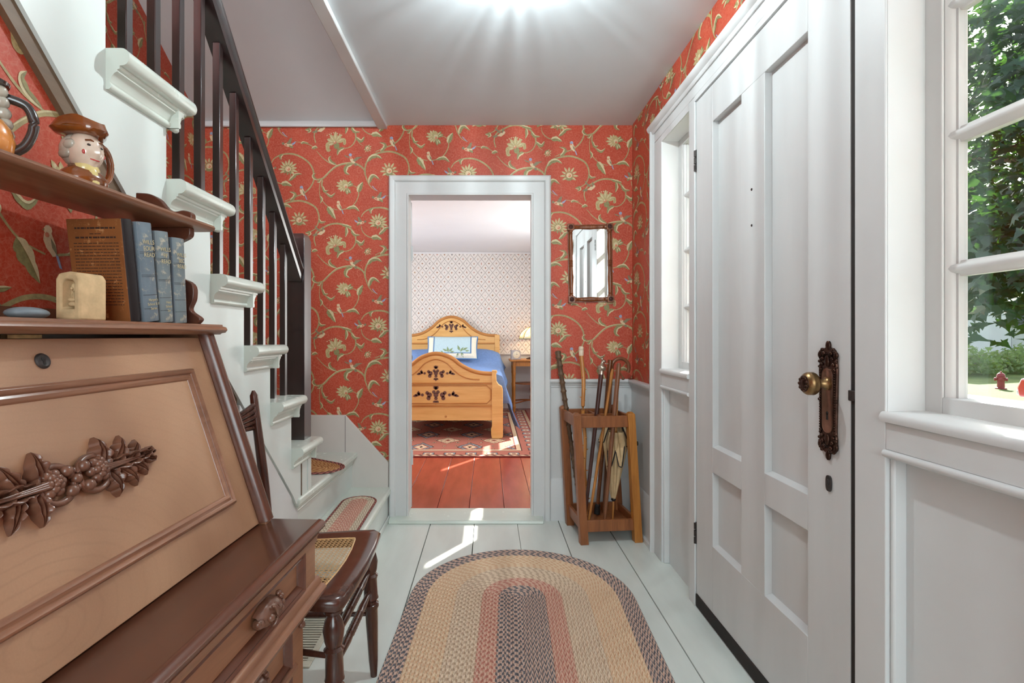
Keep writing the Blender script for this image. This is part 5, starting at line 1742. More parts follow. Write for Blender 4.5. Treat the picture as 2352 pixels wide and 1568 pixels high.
sr = thing('stair_rug', 'oval braided mat with rose centre on the lowest stair step', 'rug', (-0.672, 2.44, Z1 + 0.0005), R(1.0))
braided_rug(sr, 0.093, 0.66, [(1, M['br_maroon']), (3, M['br_cream']), (6, M['br_red'])], 0.0118, 0.007)
MB().box(-0.075, 0.075, -0.25, 0.25, 0, 0.002).build('backing', M['br_tan'], sr)
sr2 = thing('stair_rug', 'tan braided mat with maroon edge on the second stair step behind the newel', 'rug', (-0.955, 2.655, Z2 + 0.0005), R(58))
braided_rug(sr2, 0.115, 0.50, [(2, M['br_maroon']), (9, M['br_tan'])], 0.0118, 0.007)
MB().box(-0.09, 0.09, -0.14, 0.14, 0, 0.002).build('backing', M['br_tan'], sr2)

# ---------------------------------------------------------------- umbrella stand and what it holds
st = thing('umbrella_stand', 'oak umbrella stand with four square posts, leaning a little, in the corner', 'umbrella stand', (0.612, 2.765, 0), R(6))
SH = 0.058
def shear(o_mb):
    o_mb.v = [(p[0] - SH * p[2], p[1], p[2]) for p in o_mb.v]
    return o_mb
PW = 0.042
HX, HY = 0.142, 0.135
for i, (sx_, sy_) in enumerate(((-1, -1), (1, -1), (-1, 1), (1, 1))):
    cx, cy = sx_ * HX, sy_ * HY
    top = 0.668
    def s4(w, z): return [(cx - w, cy - w, z), (cx + w, cy - w, z), (cx + w, cy + w, z), (cx - w, cy + w, z)]
    tp = 0.9
    m = MB().rings([s4(PW / 2, 0.0), s4(PW / 2 * tp, top - 0.012), s4(PW / 2 * tp * 0.45, top)])
    shear(m).build('post', M['oak_gold'] if i == 1 else M['oak'], st, bevel=0.002)
def srail(x0, x1, y0, y1, z0, z1, name='rail'):
    shear(MB().box(x0, x1, y0, y1, z0, z1)).build(name, M['oak'], st, bevel=0.002)
ix, iy = HX - PW / 2 + 0.004, HY - PW / 2 + 0.004
for z0, z1 in ((0.590, 0.648), (0.060, 0.118)):
    srail(-ix, ix, -HY - 0.008, -HY + 0.008, z0, z1)
    srail(-ix, ix, HY - 0.008, HY + 0.008, z0, z1)
    srail(-HX - 0.008, -HX + 0.008, -iy, iy, z0, z1)
    srail(HX - 0.008, HX + 0.008, -iy, iy, z0, z1)
srail(-ix, ix, -0.006, 0.006, 0.608, 0.640, 'divider')
srail(-0.006, 0.006, -HY, -0.006, 0.608, 0.640, 'divider')
srail(-0.006, 0.006, 0.006, HY, 0.608, 0.640, 'divider')
srail(-HX + 0.008, HX - 0.008, -HY + 0.008, HY - 0.008, 0.066, 0.078, 'pan')

M['cane_dark'] = wood('dark_cane_wood', rgb(50, 26, 22), rgb(88, 50, 42), 'z', 2.0, 0.35, 0.8)
M['cane_mid'] = wood('brown_cane_wood', rgb(98, 58, 36), rgb(146, 94, 62), 'z', 2.0, 0.35, 0.8)
M['cane_light'] = wood('honey_cane_wood', rgb(170, 104, 44), rgb(214, 150, 84), 'z', 2.0, 0.3, 0.8, coat=0.3)
M['bamboo_root'] = plain('bamboo_root', rgb(96, 72, 52), 0.45, 0, 0.4, 40, 0.35, 0.2)
M['ivory'] = plain('ivory_cap', rgb(228, 210, 184), 0.35)
M['rosewood'] = plain('striped_rosewood', rgb(104, 56, 26), 0.3, 0, 0.5, 70, 0.35)
PAN = 0.080
def lerp(a, b, t): return Vector(a) + (Vector(b) - Vector(a)) * t
def shaft(p0, p1, prof, mat, parent, seg=12, name='shaft'):
    return MB().spin(p0, p1, prof, seg).build(name, mat, parent, smooth=60)

G = 'walking sticks in the stand'
# 1 knotted bamboo stick
c1 = thing('walking_stick', 'dark knotted bamboo stick standing at the left rear of the stand', 'walking stick', (0.515, 2.862, PAN), 0, G)
p0, p1 = (0, 0, 0), (-0.128, 0.008, 0.895)
prof = []
for k in range(20):
    t = k / 19
    rr = 0.0085 + 0.0055 * t
    prof += [(t, rr * 1.0), (min(1, t + 0.008), rr * 1.32), (min(1, t + 0.014), rr * 1.28), (min(1, t + 0.02), rr * 1.0)]
prof = [(t, r_) for t, r_ in prof if t < 0.985] + [(0.985, 0.0175), (0.995, 0.0165), (1.0, 0.008)]
shaft(p0, p1, prof, M['bamboo_root'], c1)
# 2 thorn stick with a pale cap
c2 = thing('walking_stick', 'honey-coloured thorn stick with pale ivory cap', 'walking stick', (0.535, 2.80, PAN), 0, G)
rnd = random.Random(5)
pts = [Vector((0.0 - 0.020 * t + 0.004 * math.sin(t * 17), 0.03 * t + 0.003 * math.cos(t * 13), 0.88 * t)) for t in [i / 40 for i in range(41)]]
sf = MB().tube(pts, [0.0075 + 0.0045 * i / 40 for i in range(41)], 12)
for k in range(22):
    i = 4 + int(k * 1.5)
    a = k * 2.4
    d = Vector((math.cos(a), math.sin(a), 0.25))
    b = pts[i]
    sf.spin(b + d * 0.006, b + d * 0.021, [(0, 0.005), (0.5, 0.0028), (1, 0.0006)], 6)
sf.build('shaft', M['cane_light'], c2, smooth=60)
cp = pts[-1]
shaft(cp - Vector((0, 0, 0.012)), cp + Vector((-0.001, 0, 0.040)), [(0, 0.0125), (0.05, 0.0135), (0.58, 0.0142), (0.6, 0.0132), (0.63, 0.0145), (0.9, 0.0140), (1.0, 0.009)], M['ivory'], c2, 12, 'cap')
# 3 dark cane with a silver knob
c3 = thing('walking_stick', 'dark wooden cane with ornate silver knob in the middle of the stand', 'walking stick', (0.505, 2.705, PAN), 0, G)
p0, p1 = Vector((0, 0, 0)), Vector((0.105, 0.05, 0.825))
shaft(p0, lerp(p0, p1, 0.94), [(0, 0.006), (0.04, 0.0085), (1, 0.0125)], M['cane_dark'], c3)
kn3 = MB().spin(lerp(p0, p1, 0.935), lerp(p0, p1, 1.02), [(0, 0.0145), (0.2, 0.0140), (0.3, 0.012), (0.36, 0.020), (0.5, 0.0245), (0.62, 0.022), (0.7, 0.012), (1.0, 0.006)], 18)
tp3 = lerp(p0, p1, 1.02)
kn3.ball(tp3 + Vector((0.006, 0, 0.000)), 0.011, 10, s=(1.2, 0.9, 0.8)).ball(tp3 + Vector((-0.002, 0, 0.012)), 0.0075, 10).ball(tp3 + Vector((-0.003, 0, 0.024)), 0.0062, 10).tube([tp3 + Vector((0.012, 0, -0.012)), tp3 + Vector((0.030, -0.002, -0.014))], [0.004, 0.002], 6)
kn3.build('silver_knob', M['silver'], c3, smooth=60)
# 4 thin orange cane
c4 = thing('walking_stick', 'thin orange-brown cane slanting across the open front of the stand', 'walking stick', (0.520, 2.672, PAN), 0, G)
shaft((0, 0, 0), (0.150, 0.10, 0.80), [(0, 0.0055), (0.2, 0.0075), (0.9, 0.0085), (0.97, 0.010), (1, 0.005)], M['oak_gold'], c4)
# 5 wide striped stick with a rubber tip
c5 = thing('walking_stick', 'thick striped brown stick with black rubber tip', 'walking stick', (0.596, 2.822, PAN), 0, G)
p0, p1 = Vector((0, 0, 0)), Vector((0.075, 0.010, 0.845))
shaft(p0, p1, [(0.02, 0.010), (0.5, 0.0115), (0.99, 0.0130), (1, 0.0125)], M['rosewood'], c5)
shaft(p0, lerp(p0, p1, 0.065), [(0, 0.016), (0.2, 0.0165), (0.75, 0.014), (0.8, 0.0155), (1, 0.012)], M['black'], c5, 14, 'rubber_tip')
# 6 crook-handled cane
c6 = thing('walking_stick', 'dark brown cane with curved crook handle', 'walking stick', (0.640, 2.845, PAN), 0, G)
pts = [Vector((0.045 * t, 0.012 * t, 0.83 * t)) for t in [i / 10 for i in range(10)]]
cc = Vector((0.045 + 0.048, 0.012 + 0.004, 0.800))
for k in range(1, 17):
    a = PI - PI * 1.16 * k / 16
    pts.append(cc + Vector((0.049 * math.cos(a), 0.012 * k / 16 - 0.01, 0.049 * math.sin(a) * 1.05)))
MB().tube(spline(pts, 3), 0.0100, 12).build('shaft', M['cane_mid'], c6, smooth=60)
# 7 plain brown stick at the front
c7 = thing('walking_stick', 'plain mid-brown stick at the front, right of the black-tipped one', 'walking stick', (0.597, 2.654, PAN), 0, G)
shaft((0, 0, 0), (0.086, 0.035, 0.835), [(0, 0.008), (0.1, 0.0095), (0.9, 0.0120), (0.985, 0.0125), (1, 0.008)], M['cane_mid'], c7)

# furled umbrella, cream cloth with black lace edge
M['umb'] = plain('cream_umbrella_cloth', rgb(206, 176, 134), 0.7, 0, 0.2, 30, 0.12, 0.05)
M['lace'] = plain('black_lace', rgb(34, 30, 30), 0.8)
um = thing('umbrella', 'cream folded umbrella with black lace edges and jointed cane handle', 'umbrella', (0.662, 2.738, PAN), R(10))
A0, A1 = Vector((0, 0, 0)), Vector((0.045, 0.03, 0.83))
ax_ = (A1 - A0).normalized()
prof = [(0.10, 0.006), (0.55, 0.0065)]
for k in range(9):
    t = 0.56 + k * 0.048
    prof += [(t, 0.0072), (t + 0.003, 0.0088), (t + 0.006, 0.0074)]
prof += [(0.985, 0.009), (1.0, 0.005)]
shaft(A0, A1, prof, M['cane_light'], um, 12, 'handle')
shaft(lerp(A0, A1, 0.86), lerp(A0, A1, 0.885), [(0, 0.0092), (1, 0.0092)], M['silver'], um, 14, 'silver_band')
hk = lerp(A0, A1, 0.96)
MB().tube(spline([hk, hk + Vector((0.022, 0.0, -0.035)), hk + Vector((0.032, 0, -0.056))], 4), [0.004] * 6 + [0.008, 0.0095, 0.006], 10).build('cord_toggle', M['cane_mid'], um, smooth=60)
shaft(A0, lerp(A0, A1, 0.13), [(0, 0.005), (1, 0.006)], M['cane_light'], um, 10, 'tip_rod')
shaft(lerp(A0, A1, 0.115), lerp(A0, A1, 0.145), [(0, 0.006), (0.3, 0.013), (0.7, 0.012), (1, 0.009)], M['lace'], um, 12, 'ferrule')
# cloth body: fluted cone narrowing to the ferrule, with loose pointed ends higher up
rows = []
Q = ax_.to_track_quat('Z', 'Y').to_matrix()
nseg = 48
for k in range(15):
    t = k / 14
    ht_ = 0.105 + 0.36 * t
    base_r = 0.010 + 0.053 * (t ** 0.85)
    if t > 0.85:
        base_r *= 1 - (t - 0.85) * 2.2
    ring = []
    for i in range(nseg):
        a = 2 * PI * i / nseg
        r_ = base_r * (1 + (0.10 + 0.14 * t) * math.cos(8 * a + 1.5 * t) + 0.05 * math.sin(3 * a + 2 * t))
        ring.append(A0 + ax_ * ht_ + Q @ Vector((r_ * math.cos(a), r_ * math.sin(a), 0)))
    rows.append(ring)
body = MB().rings(rows, cap=False).build('canopy', M['umb'], um, smooth=70)
# loose gore points folding outwards, each with its lace
rnd = random.Random(2)
for q in range(8):
    a0 = 2 * PI * q / 8 + 0.2
    hb = 0.30 + 0.13 * rnd.random()
    vs_, lace = [], []
    nn = 9
    rows = []
    for i in range(nn):
        s = i / (nn - 1)
        row = []
        for j in range(7):
            f = (j / 6) * 2 - 1
            a = a0 + f * 0.50 * (1 - 0.75 * s)
            drop = -0.115 * s
            r_ = 0.052 + 0.026 * s * (1 + 0.6 * math.sin(2.5 * f + q)) + 0.006 * math.sin(5 * f + q)
            row.append(A0 + ax_ * (hb + 0.10 + drop) + Q @ Vector((r_ * math.cos(a), r_ * math.sin(a), 0)))
        rows.append(row)
    g = MB().rings(rows, closed=False, cap=False).build('gore', M['umb'], um, smooth=70)
    edge = [r_[0] for r_ in rows] + rows[-1][1:-1] + [r_[-1] for r_ in rows[::-1]]
    MB().tube(edge, 0.0032, 5).build('lace_edge', M['lace'], g, smooth=70)

# ---------------------------------------------------------------- mirror
M['mirror_wood'] = wood('mirror_frame_wood', rgb(92, 46, 24), rgb(150, 86, 48), 'z', 2.2, 0.28, 0.8, coat=0.3)
_t = NT('mirror_glass')
_t.base((0.86, 0.87, 0.86, 1))
_t.set(rough=0.015, metal=1.0)
M['mirror'] = _t.m
mr_ = thing('wall_mirror', 'small wall mirror in a turned wooden frame with rosette corner blocks', 'mirror', (0.585, YB - 0.001, 1.474), 0)
mr_.rotation_euler = (0, R(-0.8), 0)
hw, hh = 0.1305, 0.2260
MB().box(-hw + 0.02, hw - 0.02, -0.006, 0.0, -hh + 0.02, hh - 0.02).build('backboard', M['mirror_wood'], mr_)
MB().add([(-hw + 0.03, -0.0085, -hh + 0.03), (hw - 0.03, -0.0085, -hh + 0.03), (hw - 0.03, -0.0085, hh - 0.03), (-hw + 0.03, -0.0085, hh - 0.03)], [(0, 1, 2, 3)]).build('mirror_glass', M['mirror'], mr_, smooth=0)
bp_ = 0.019
for sx_ in (-1, 1):
    for sz_ in (-1, 1):
        c = (sx_ * (hw - bp_), sz_ * (hh - bp_))
        b_ = MB().box(c[0] - bp_, c[0] + bp_, -0.026, 0.0, c[1] - bp_, c[1] + bp_).build('corner_block', M['mirror_wood'], mr_, bevel=0.0015)
        MB().spin((c[0], -0.025, c[1]), (c[0], -0.033, c[1]), [(0, 0.0135), (0.3, 0.0135), (0.5, 0.011), (0.35, 0.009), (0.5, 0.007), (0.8, 0.0045), (1, 0.001)], 20).build('rosette', M['cane_dark'], b_, smooth=50)
vp = [(0, 0.013), (0.02, 0.013), (0.03, 0.009), (0.045, 0.013), (0.06, 0.010), (0.09, 0.0105), (0.25, 0.014), (0.42, 0.0105), (0.445, 0.0105)]
for q in range(5):
    t = 0.452 + q * 0.02
    vp += [(t, 0.0115), (t + 0.008, 0.0145), (t + 0.016, 0.0115)]
vp += [(1 - t, r_) for t, r_ in vp[:9][::-1]]
hp_ = [(0, 0.013), (0.05, 0.013), (0.07, 0.009), (0.10, 0.013), (0.13, 0.0095), (0.3, 0.0125), (0.5, 0.0145), (0.7, 0.0125), (0.87, 0.0095), (0.90, 0.013), (0.93, 0.009), (0.95, 0.013), (1, 0.013)]
for sx_ in (-1, 1):
    x = sx_ * (hw - bp_)
    MB().spin((x, -0.008, -hh + 2 * bp_), (x, -0.008, hh - 2 * bp_), vp, 16).box(x - 0.016, x + 0.016, -0.008, 0.0, -hh + 2 * bp_, hh - 2 * bp_).build('turned_stile', M['mirror_wood'], mr_, smooth=50)
for sz_ in (-1, 1):
    z = sz_ * (hh - bp_)
    MB().spin((-hw + 2 * bp_, -0.008, z), (hw - 2 * bp_, -0.008, z), hp_, 16).box(-hw + 2 * bp_, hw - 2 * bp_, -0.008, 0.0, z - 0.016, z + 0.016).build('turned_rail', M['mirror_wood'], mr_, smooth=50)
# ---------------------------------------------------------------- bedroom shell
BY0, BY1 = YB + 0.12, 7.5
BX0, BX1 = -2.6, 1.0
def bed_paper():
    t = NT('trellis_wallpaper')
    tc = t.n('TexCoord')
    sp = t.n('SeparateXYZ')
    t.l(tc.outputs['Object'], sp.inputs[0])
    x, z = t.math('ADD', sp.outputs[0], sp.outputs[1]), sp.outputs[2]
    P = 0.108
    a = t.math('MULTIPLY', t.math('ADD', x, t.math('MULTIPLY', z, 0.82)), 1 / P)
    b = t.math('MULTIPLY', t.math('SUBTRACT', x, t.math('MULTIPLY', z, 0.82)), 1 / P)
    da = t.math('ABSOLUTE', t.math('SUBTRACT', t.math('FRACT', a), 0.5))
    db_ = t.math('ABSOLUTE', t.math('SUBTRACT', t.math('FRACT', b), 0.5))
    v = t.coords('Object')
    nz = t.noise(v, 130.0, 3.0, 0.7)
    # dotted trellis lines where a cell ends
    la = t.math('LESS_THAN', t.math('SUBTRACT', 0.5, da), t.math('MULTIPLY', nz, 0.085))
    lb = t.math('LESS_THAN', t.math('SUBTRACT', 0.5, db_), t.math('MULTIPLY', nz, 0.085))
    line = t.math('MAXIMUM', la, lb)
    # small sprig in the middle of every cell
    d = t.math('SQRT', t.math('ADD', t.math('MULTIPLY', da, da), t.math('MULTIPLY', db_, db_)))
    nz3 = t.noise(v, 75.0, 2.0, 0.6)
    spr = t.math('LESS_THAN', t.math('ADD', d, t.math('MULTIPLY', t.math('SUBTRACT', nz3, 0.5), 0.50)), 0.11)
    nz2 = t.noise(v, 11.0, 1.0)
    sc_ = t.ramp(nz2, [(0.40, rgb(166, 128, 104)), (0.48, rgb(190, 140, 128)), (0.55, rgb(138, 134, 134)), (0.62, rgb(174, 146, 116))], 'CONSTANT')
    col = t.mix(line, (0.82, 0.79, 0.76, 1), rgb(176, 170, 166))
    col = t.mix(spr, col, sc_)
    t.base(col)
    t.set(rough=0.7, spec=0.2)
    return t.m
M['bed_paper'] = bed_paper()
M['red_floor'] = paint('red_painted_boards', (0.40, 0.066, 0.040, 1), 0.24, 0.16, 5.0, 0.12, spec=0.5, streak=(3, 0.5, 1))
bf = tag(MB().box(BX0, BX1, BY0, BY1, -0.06, -0.02).build('floor_bedroom', M['dark_gap']), kind='structure')
sm_ = [BX0, -2.30, -2.02, -1.76, -1.50, -1.25, -0.99, -0.72, -0.535, -0.316, -0.119, 0.097, 0.278, 0.50, 0.75, BX1]
for a, b in zip(sm_[:-1], sm_[1:]):
    MB().box(a + 0.0014, b - 0.0014, BY0, BY1, -0.02, 0.0).build('plank', M['red_floor'], bf, bevel=0.0015, seg=1)
wbb = tag(MB().box(BX0 - 0.1, BX1 + 0.1, BY1, BY1 + 0.1, -0.02, 2.5).build('wall_bedroom_back', M['bed_paper'], smooth=0), kind='structure')
tag(MB().box(BX0, BX1, BY1 - 0.008, BY1, 0.0, 0.76).mould((BX0, BY1, 0.752), (BX1, BY1, 0.752), (0, -1, 0), RAILP).box(BX0, BX1, BY1 - 0.022, BY1, 0, 0.2).build('trim_9', M['white']), kind='structure')
tag(MB().box(BX0, BX1, BY1 - 0.05, BY1, 2.245, 2.27).build('trim_10', M['plaster_bed'], bevel=0.01), kind='structure')
tag(MB().box(BX0 - 0.1, BX1 + 0.1, BY0 - 0.02, BY1 + 0.1, 2.27, 2.4).build('ceiling_bedroom', M['plaster_bed'], smooth=0), kind='structure')
wlb = MB().box(BX0 - 0.1, BX0, BY0, 4.5, -0.02, 2.3).box(BX0 - 0.1, BX0, 6.1, BY1, -0.02, 2.3).box(BX0 - 0.1, BX0, 4.5, 6.1, -0.02, 0.80).box(BX0 - 0.1, BX0, 4.5, 6.1, 2.1, 2.3).box(BX0 - 0.1, BX0 - 0.05, 4.5, 6.1, 0.80, 2.1)
tag(wlb.build('wall_bedroom_left', M['bed_paper'], smooth=0), kind='structure')
# outer wall of the bedroom: two shaded windows; sun slips past the edges of the shades
WA = (4.16, 4.86, 0.60, 1.95)
WB = (5.92, 6.62, 0.60, 1.95)
wrb = MB()
x0_, x1_ = BX1, BX1 + 0.10
ys = [BY0 - 0.13, WA[0], WA[1], WB[0], WB[1], BY1 + 0.1]
for a, b in ((ys[0], ys[1]), (ys[2], ys[3]), (ys[4], ys[5])):
    wrb.box(x0_, x1_, a, b, -0.02, 2.4)
for w in (WA, WB):
    wrb.box(x0_, x1_, w[0], w[1], -0.02, w[2]).box(x0_, x1_, w[0], w[1], w[3], 2.4)
tag(wrb.build('wall_bedroom_right', M['bed_paper'], smooth=0), kind='structure')
t = NT('blind_cloth')
_d = t.n('BsdfDiffuse')
_d.inputs[0].default_value = (0.85, 0.83, 0.78, 1)
_s = t.n('BsdfTranslucent')
_s.inputs[0].default_value = (0.85, 0.82, 0.75, 1)
_m = t.n('MixShader')
_m.inputs[0].default_value = 0.22
t.l(_d.outputs[0], _m.inputs[1])
t.l(_s.outputs[0], _m.inputs[2])
t.l(_m.outputs[0], t.out.inputs[0])
M['blind'] = t.m
def shaded_window(num, w, slits):
    """window closed by cloth panels that leave the given gaps (y0, y1, z0, z1)"""
    o = thing('window_%d' % num, None, None, kind='structure')
    MB().box(BX1 - 0.02, BX1, w[0] - 0.09, w[0], w[2] - 0.05, w[3] + 0.09).box(BX1 - 0.02, BX1, w[1], w[1] + 0.09, w[2] - 0.05, w[3] + 0.09).box(BX1 - 0.02, BX1, w[0], w[1], w[3], w[3] + 0.09).box(BX1 - 0.05, BX1, w[0] - 0.1, w[1] + 0.1, w[2] - 0.05, w[2]).build('casing', M['white'], o)
    cuts_y = sorted({w[0], w[1], *[s[0] for s in slits], *[s[1] for s in slits]})
    cuts_z = sorted({w[2], w[3], *[s[2] for s in slits], *[s[3] for s in slits]})
    mb = MB()
    for ya, yb in zip(cuts_y[:-1], cuts_y[1:]):
        for za, zb_ in zip(cuts_z[:-1], cuts_z[1:]):
            cy, cz = (ya + yb) / 2, (za + zb_) / 2
            if any(s[0] < cy < s[1] and s[2] < cz < s[3] for s in slits):
                continue
            mb.box(BX1 + 0.006, BX1 + 0.008, ya, yb, za, zb_)
    mb.build('shade', M['blind'], o, smooth=0)
shaded_window(3, WA, [(4.255, 4.305, 0.987, 1.152), (4.255, 4.66, 0.960, 1.010)])
shaded_window(4, WB, [(6.045, 6.105, 0.925, 1.225), (6.045, 6.40, 0.895, 0.950), (6.04, 6.43, 0.616, 0.817)])

# ---------------------------------------------------------------- bed
bed = thing('bed', 'honey pine bed with arched headboard and footboard and dark floral stencils', 'bed', (-0.535, 5.25, 0.0095))
PN, PE = M['pine'], M['pine_edge']
def arch(peak, edge, half, n=24, k=1.0):
    """top outline from -half to half"""
    key = [(0.0, 0.0), (0.134, 0.038), (0.237, 0.120), (0.34, 0.177), (0.443, 0.203), (0.556, 0.208)]
    sc_h = half / 0.556
    sc_v = (peak - edge) / 0.208
    pts = [(-x * sc_h, peak - d * sc_v) for x, d in key[::-1]] + [(x * sc_h, peak - d * sc_v) for x, d in key[1:]]
    return [(p.x, p.y) for p in spline(pts, 4)]
def stencil(c, y, w, parent, wings=True):
    mb = MB()
    def d(x, z, r, s=(1, 1)):
        ring = [(c[0] + x * w + r * w * s[0] * math.cos(2 * PI * i / 12), c[1] + z * w + r * w * s[1] * math.sin(2 * PI * i / 12)) for i in range(12)]
        mb.prism(ring, 'y', y - 0.0015, y)
    def lf(x, z, a, l, wd):
        ca, sa = math.cos(a), math.sin(a)
        pts = [(0, 0), (0.35, 0.5), (0.7, 0.42), (1, 0), (0.7, -0.42), (0.35, -0.5)]
        mb.prism([(c[0] + w * (x + p * l * ca - q * wd * sa), c[1] + w * (z + p * l * sa + q * wd * ca)) for p, q in pts], 'y', y - 0.0012, y)
    for x, z, r in ((0, 0, 0.085), (-0.07, 0.10, 0.06), (0.07, 0.10, 0.06), (-0.22, 0.0, 0.085), (0.22, 0.0, 0.085), (-0.30, 0.07, 0.06), (0.30, 0.07, 0.06), (-0.25, -0.11, 0.07), (0.25, -0.11, 0.07), (0.0, -0.12, 0.06)):
        d(x, z, r)
    for a in (60, 90, 120):
        lf(0, 0.17, R(a), 0.16, 0.09)
    for a in (-150, -90, -30):
        lf(0, -0.20, R(a), 0.12, 0.08)
    for sg in (-1, 1):
        d(sg * 0.46, 0.0, 0.05)
        for dx, a in ((0.52, 40), (0.56, 10), (0.55, 70), (0.62, -8)):
            lf(sg * dx, -0.02, R(a) if sg > 0 else PI - R(a), 0.17, 0.08)
    mb.build('stencil_flowers', M['stencil'], parent)
def board(y, th, half, zbot, zedge, zpeak, name, posts):
    top = arch(zpeak, zedge, half)
    b = MB().prism([(-half, zbot)] + top + [(half, zbot)], 'y', y, y + th).build(name, PN, bed, smooth=0)
    MB().tube([(x, y + th * 0.4, z) for x, z in top], 0.024, 12, up=(0, 1, 0)).build('top_moulding', PE, b, smooth=60)
    inner = [(x * 0.93, z - 0.055) for x, z in arch(zpeak, zedge, half * 0.80)]
    MB().tube([(x, y - 0.001, z) for x, z in inner] , 0.006, 8, up=(0, 1, 0)).build('bead', PE, b, smooth=60)
    return b
fb_ = board(-0.02, 0.04, 0.60, 0.185, 0.657, 0.862, 'footboard', None)
MB().box(-0.60, 0.60, -0.032, -0.018, 0.555, 0.572).build('cross_moulding', PE, fb_, bevel=0.004)
MB().box(-0.60, 0.60, -0.030, -0.018, 0.325, 0.345).build('cross_moulding', PE, fb_, bevel=0.004)
pm = [(-0.56, 0.36), (0.52, 0.36), (0.56, 0.40), (0.56, 0.50), (0.52, 0.54), (-0.52, 0.54), (-0.56, 0.50)]
MB().tube([(x, -0.021, z) for x, z in pm], 0.006, 8, loop=True, up=(0, 1, 0)).build('panel_bead', PE, fb_, smooth=60)
stencil((0.0, 0.665), -0.0205, 0.25, fb_)
stencil((0.0, 0.445), -0.0205, 0.30, fb_)
for sg in (-1, 1):
    po = [(0.570, 0.0), (0.672, 0.0), (0.682, 0.02), (0.682, 0.50), (0.672, 0.535), (0.640, 0.552), (0.618, 0.585), (0.614, 0.66), (0.622, 0.672), (0.622, 0.695), (0.570, 0.695), (0.570, 0.12), (0.560, 0.10), (0.562, 0.04)]
    MB().prism([(sg * x, z) for x, z in po], 'y', -0.035, 0.035).build('foot_post', PN, bed, bevel=0.008, seg=3)
MB().spin((0.10, -0.021, 0.225), (0.10, -0.024, 0.225), [(0, 0.012), (1, 0.009)], 14).build('plug', PE, fb_)
HY_ = 2.14
hb_ = board(HY_, 0.04, 0.66, 0.20, 1.045, 1.315, 'headboard', None)
MB().box(-0.66, 0.66, HY_ - 0.012, HY_, 0.925, 0.945).build('cross_moulding', PE, hb_, bevel=0.004)
stencil((0.0, 1.175), HY_ - 0.0005, 0.28, hb_)
for sg in (-1, 1):
    MB().box(sg * 0.66 - 0.035, sg * 0.66 + 0.035, HY_ - 0.02, HY_ + 0.05, 0.0, 1.06).build('head_post', PN, bed, bevel=0.008, seg=3)
    MB().box(sg * 0.63 - 0.02, sg * 0.63 + 0.02, 0.03, HY_, 0.22, 0.40).build('side_rail', PN, bed, bevel=0.004)

# blue coverlet over mattress and pillows
M['blue_cloth'] = plain('blue_coverlet_cloth', rgb(122, 152, 204), 0.85, 0, 0.1, 40, 0.10, 0.08)
cov = thing('coverlet', 'blue coverlet spread over the bed and hanging down its right side', 'coverlet', (-0.535, 5.25, 0))
def cov_top(y):
    z = 0.690
    z += 0.185 * (1 / (1 + math.exp(-(y - 1.55) * 16))) * (1 - 0.35 * max(0, (y - 1.9) / 0.25))
    return z
rows = []
for k in range(40):
    y = 0.045 + 2.075 * k / 39
    zt_ = cov_top(y)
    row = []
    droop = 0.135 if y < 0.22 else 0.27
    flare = 0.0
    for j in range(41):
        s = j / 40
        if s < 0.28:                       # hanging left side
            f = s / 0.28
            x, z = -0.70 - 0.05 * (1 - f), 0.30 + (zt_ - 0.06 - 0.30) * f
        elif s < 0.68:
            f = (s - 0.28) / 0.40
            x = -0.69 + 1.38 * f
            e = abs(f - 0.5) * 2
            z = zt_ - 0.06 * e ** 6 + 0.004 * math.sin(f * 15 + y * 4)
        else:
            f = (s - 0.68) / 0.32
            bot = 0.10 + 0.50 * min(1, max(0, (y - 0.30) / 1.7)) ** 0.8
            x = 0.69 + 0.075 * f + 0.085 * f * f * max(0, 1 - y / 1.1) + 0.018 * math.sin(y * 9 + 1.2) * f
            z = zt_ - 0.06 - (zt_ - 0.06 - bot) * f
        row.append((x, y, z))
    rows.append(row)
rows.insert(0, [(x * 0.985, 0.043, min(z, 0.36)) for x, y, z in rows[0]])
o = MB().rings(rows, closed=False, cap=False).build('cloth', M['blue_cloth'], cov, smooth=80)
sd = o.modifiers.new('thickness', 'SOLIDIFY')
sd.thickness = 0.008
M['white_cloth'] = plain('mattress_cloth', rgb(220, 216, 208), 0.9, nscale=30)
mt = thing('mattress', 'white mattress under the blue coverlet', 'mattress', (-0.535, 5.25, 0))
MB().box(-0.60, 0.60, 0.06, 2.12, 0.42, 0.62).build('mattress_body', M['white_cloth'], mt, bevel=0.05, seg=4)

# needlepoint pillow
pil = thing('pillow', 'pale blue needlepoint pillow with cream border and green leaves', 'pillow', (-0.468, 6.62, 0.755), 0)
pil.rotation_euler = (R(-24), 0, 0)
M['p_cream'] = plain('pillow_cream', rgb(236, 228, 208), 0.9, nscale=120, bump=0.2)
M['p_blue'] = plain('pillow_pale_blue', rgb(182, 206, 214), 0.9, nscale=120, bump=0.2)
M['p_trim'] = plain('pillow_trim', rgb(92, 128, 170), 0.9, nscale=120)
M['p_leaf'] = plain('pillow_leaf', rgb(130, 150, 110), 0.9, nscale=120)
pw_, ph_ = 0.325, 0.155
def pillow_pt(u, v, side, lift=0.0):
    x = pw_ * u * (1 - 0.05 * (1 - abs(u)) * 0)
    z = ph_ * v
    e = max(abs(u), abs(v))
    pin = 1 - 0.04 * (u * u) * (1 - v * v) - 0.05 * (v * v) * (1 - u * u)
    th_ = 0.052 * ((1 - u ** 4) * (1 - v ** 4)) ** 0.5
    return (x * pin, side * (th_ + 0.002) - (lift if side < 0 else 0), ph_ + z * pin)
for side in (-1,):
    pass
pb_ = MB()
NU, NV = 24, 14
for side in (-1, 1):
    pb_.rings([[pillow_pt(-1 + 2 * i / NU, -1 + 2 * j / NV, side) for j in range(NV + 1)] for i in range(NU + 1)], closed=False, cap=False)
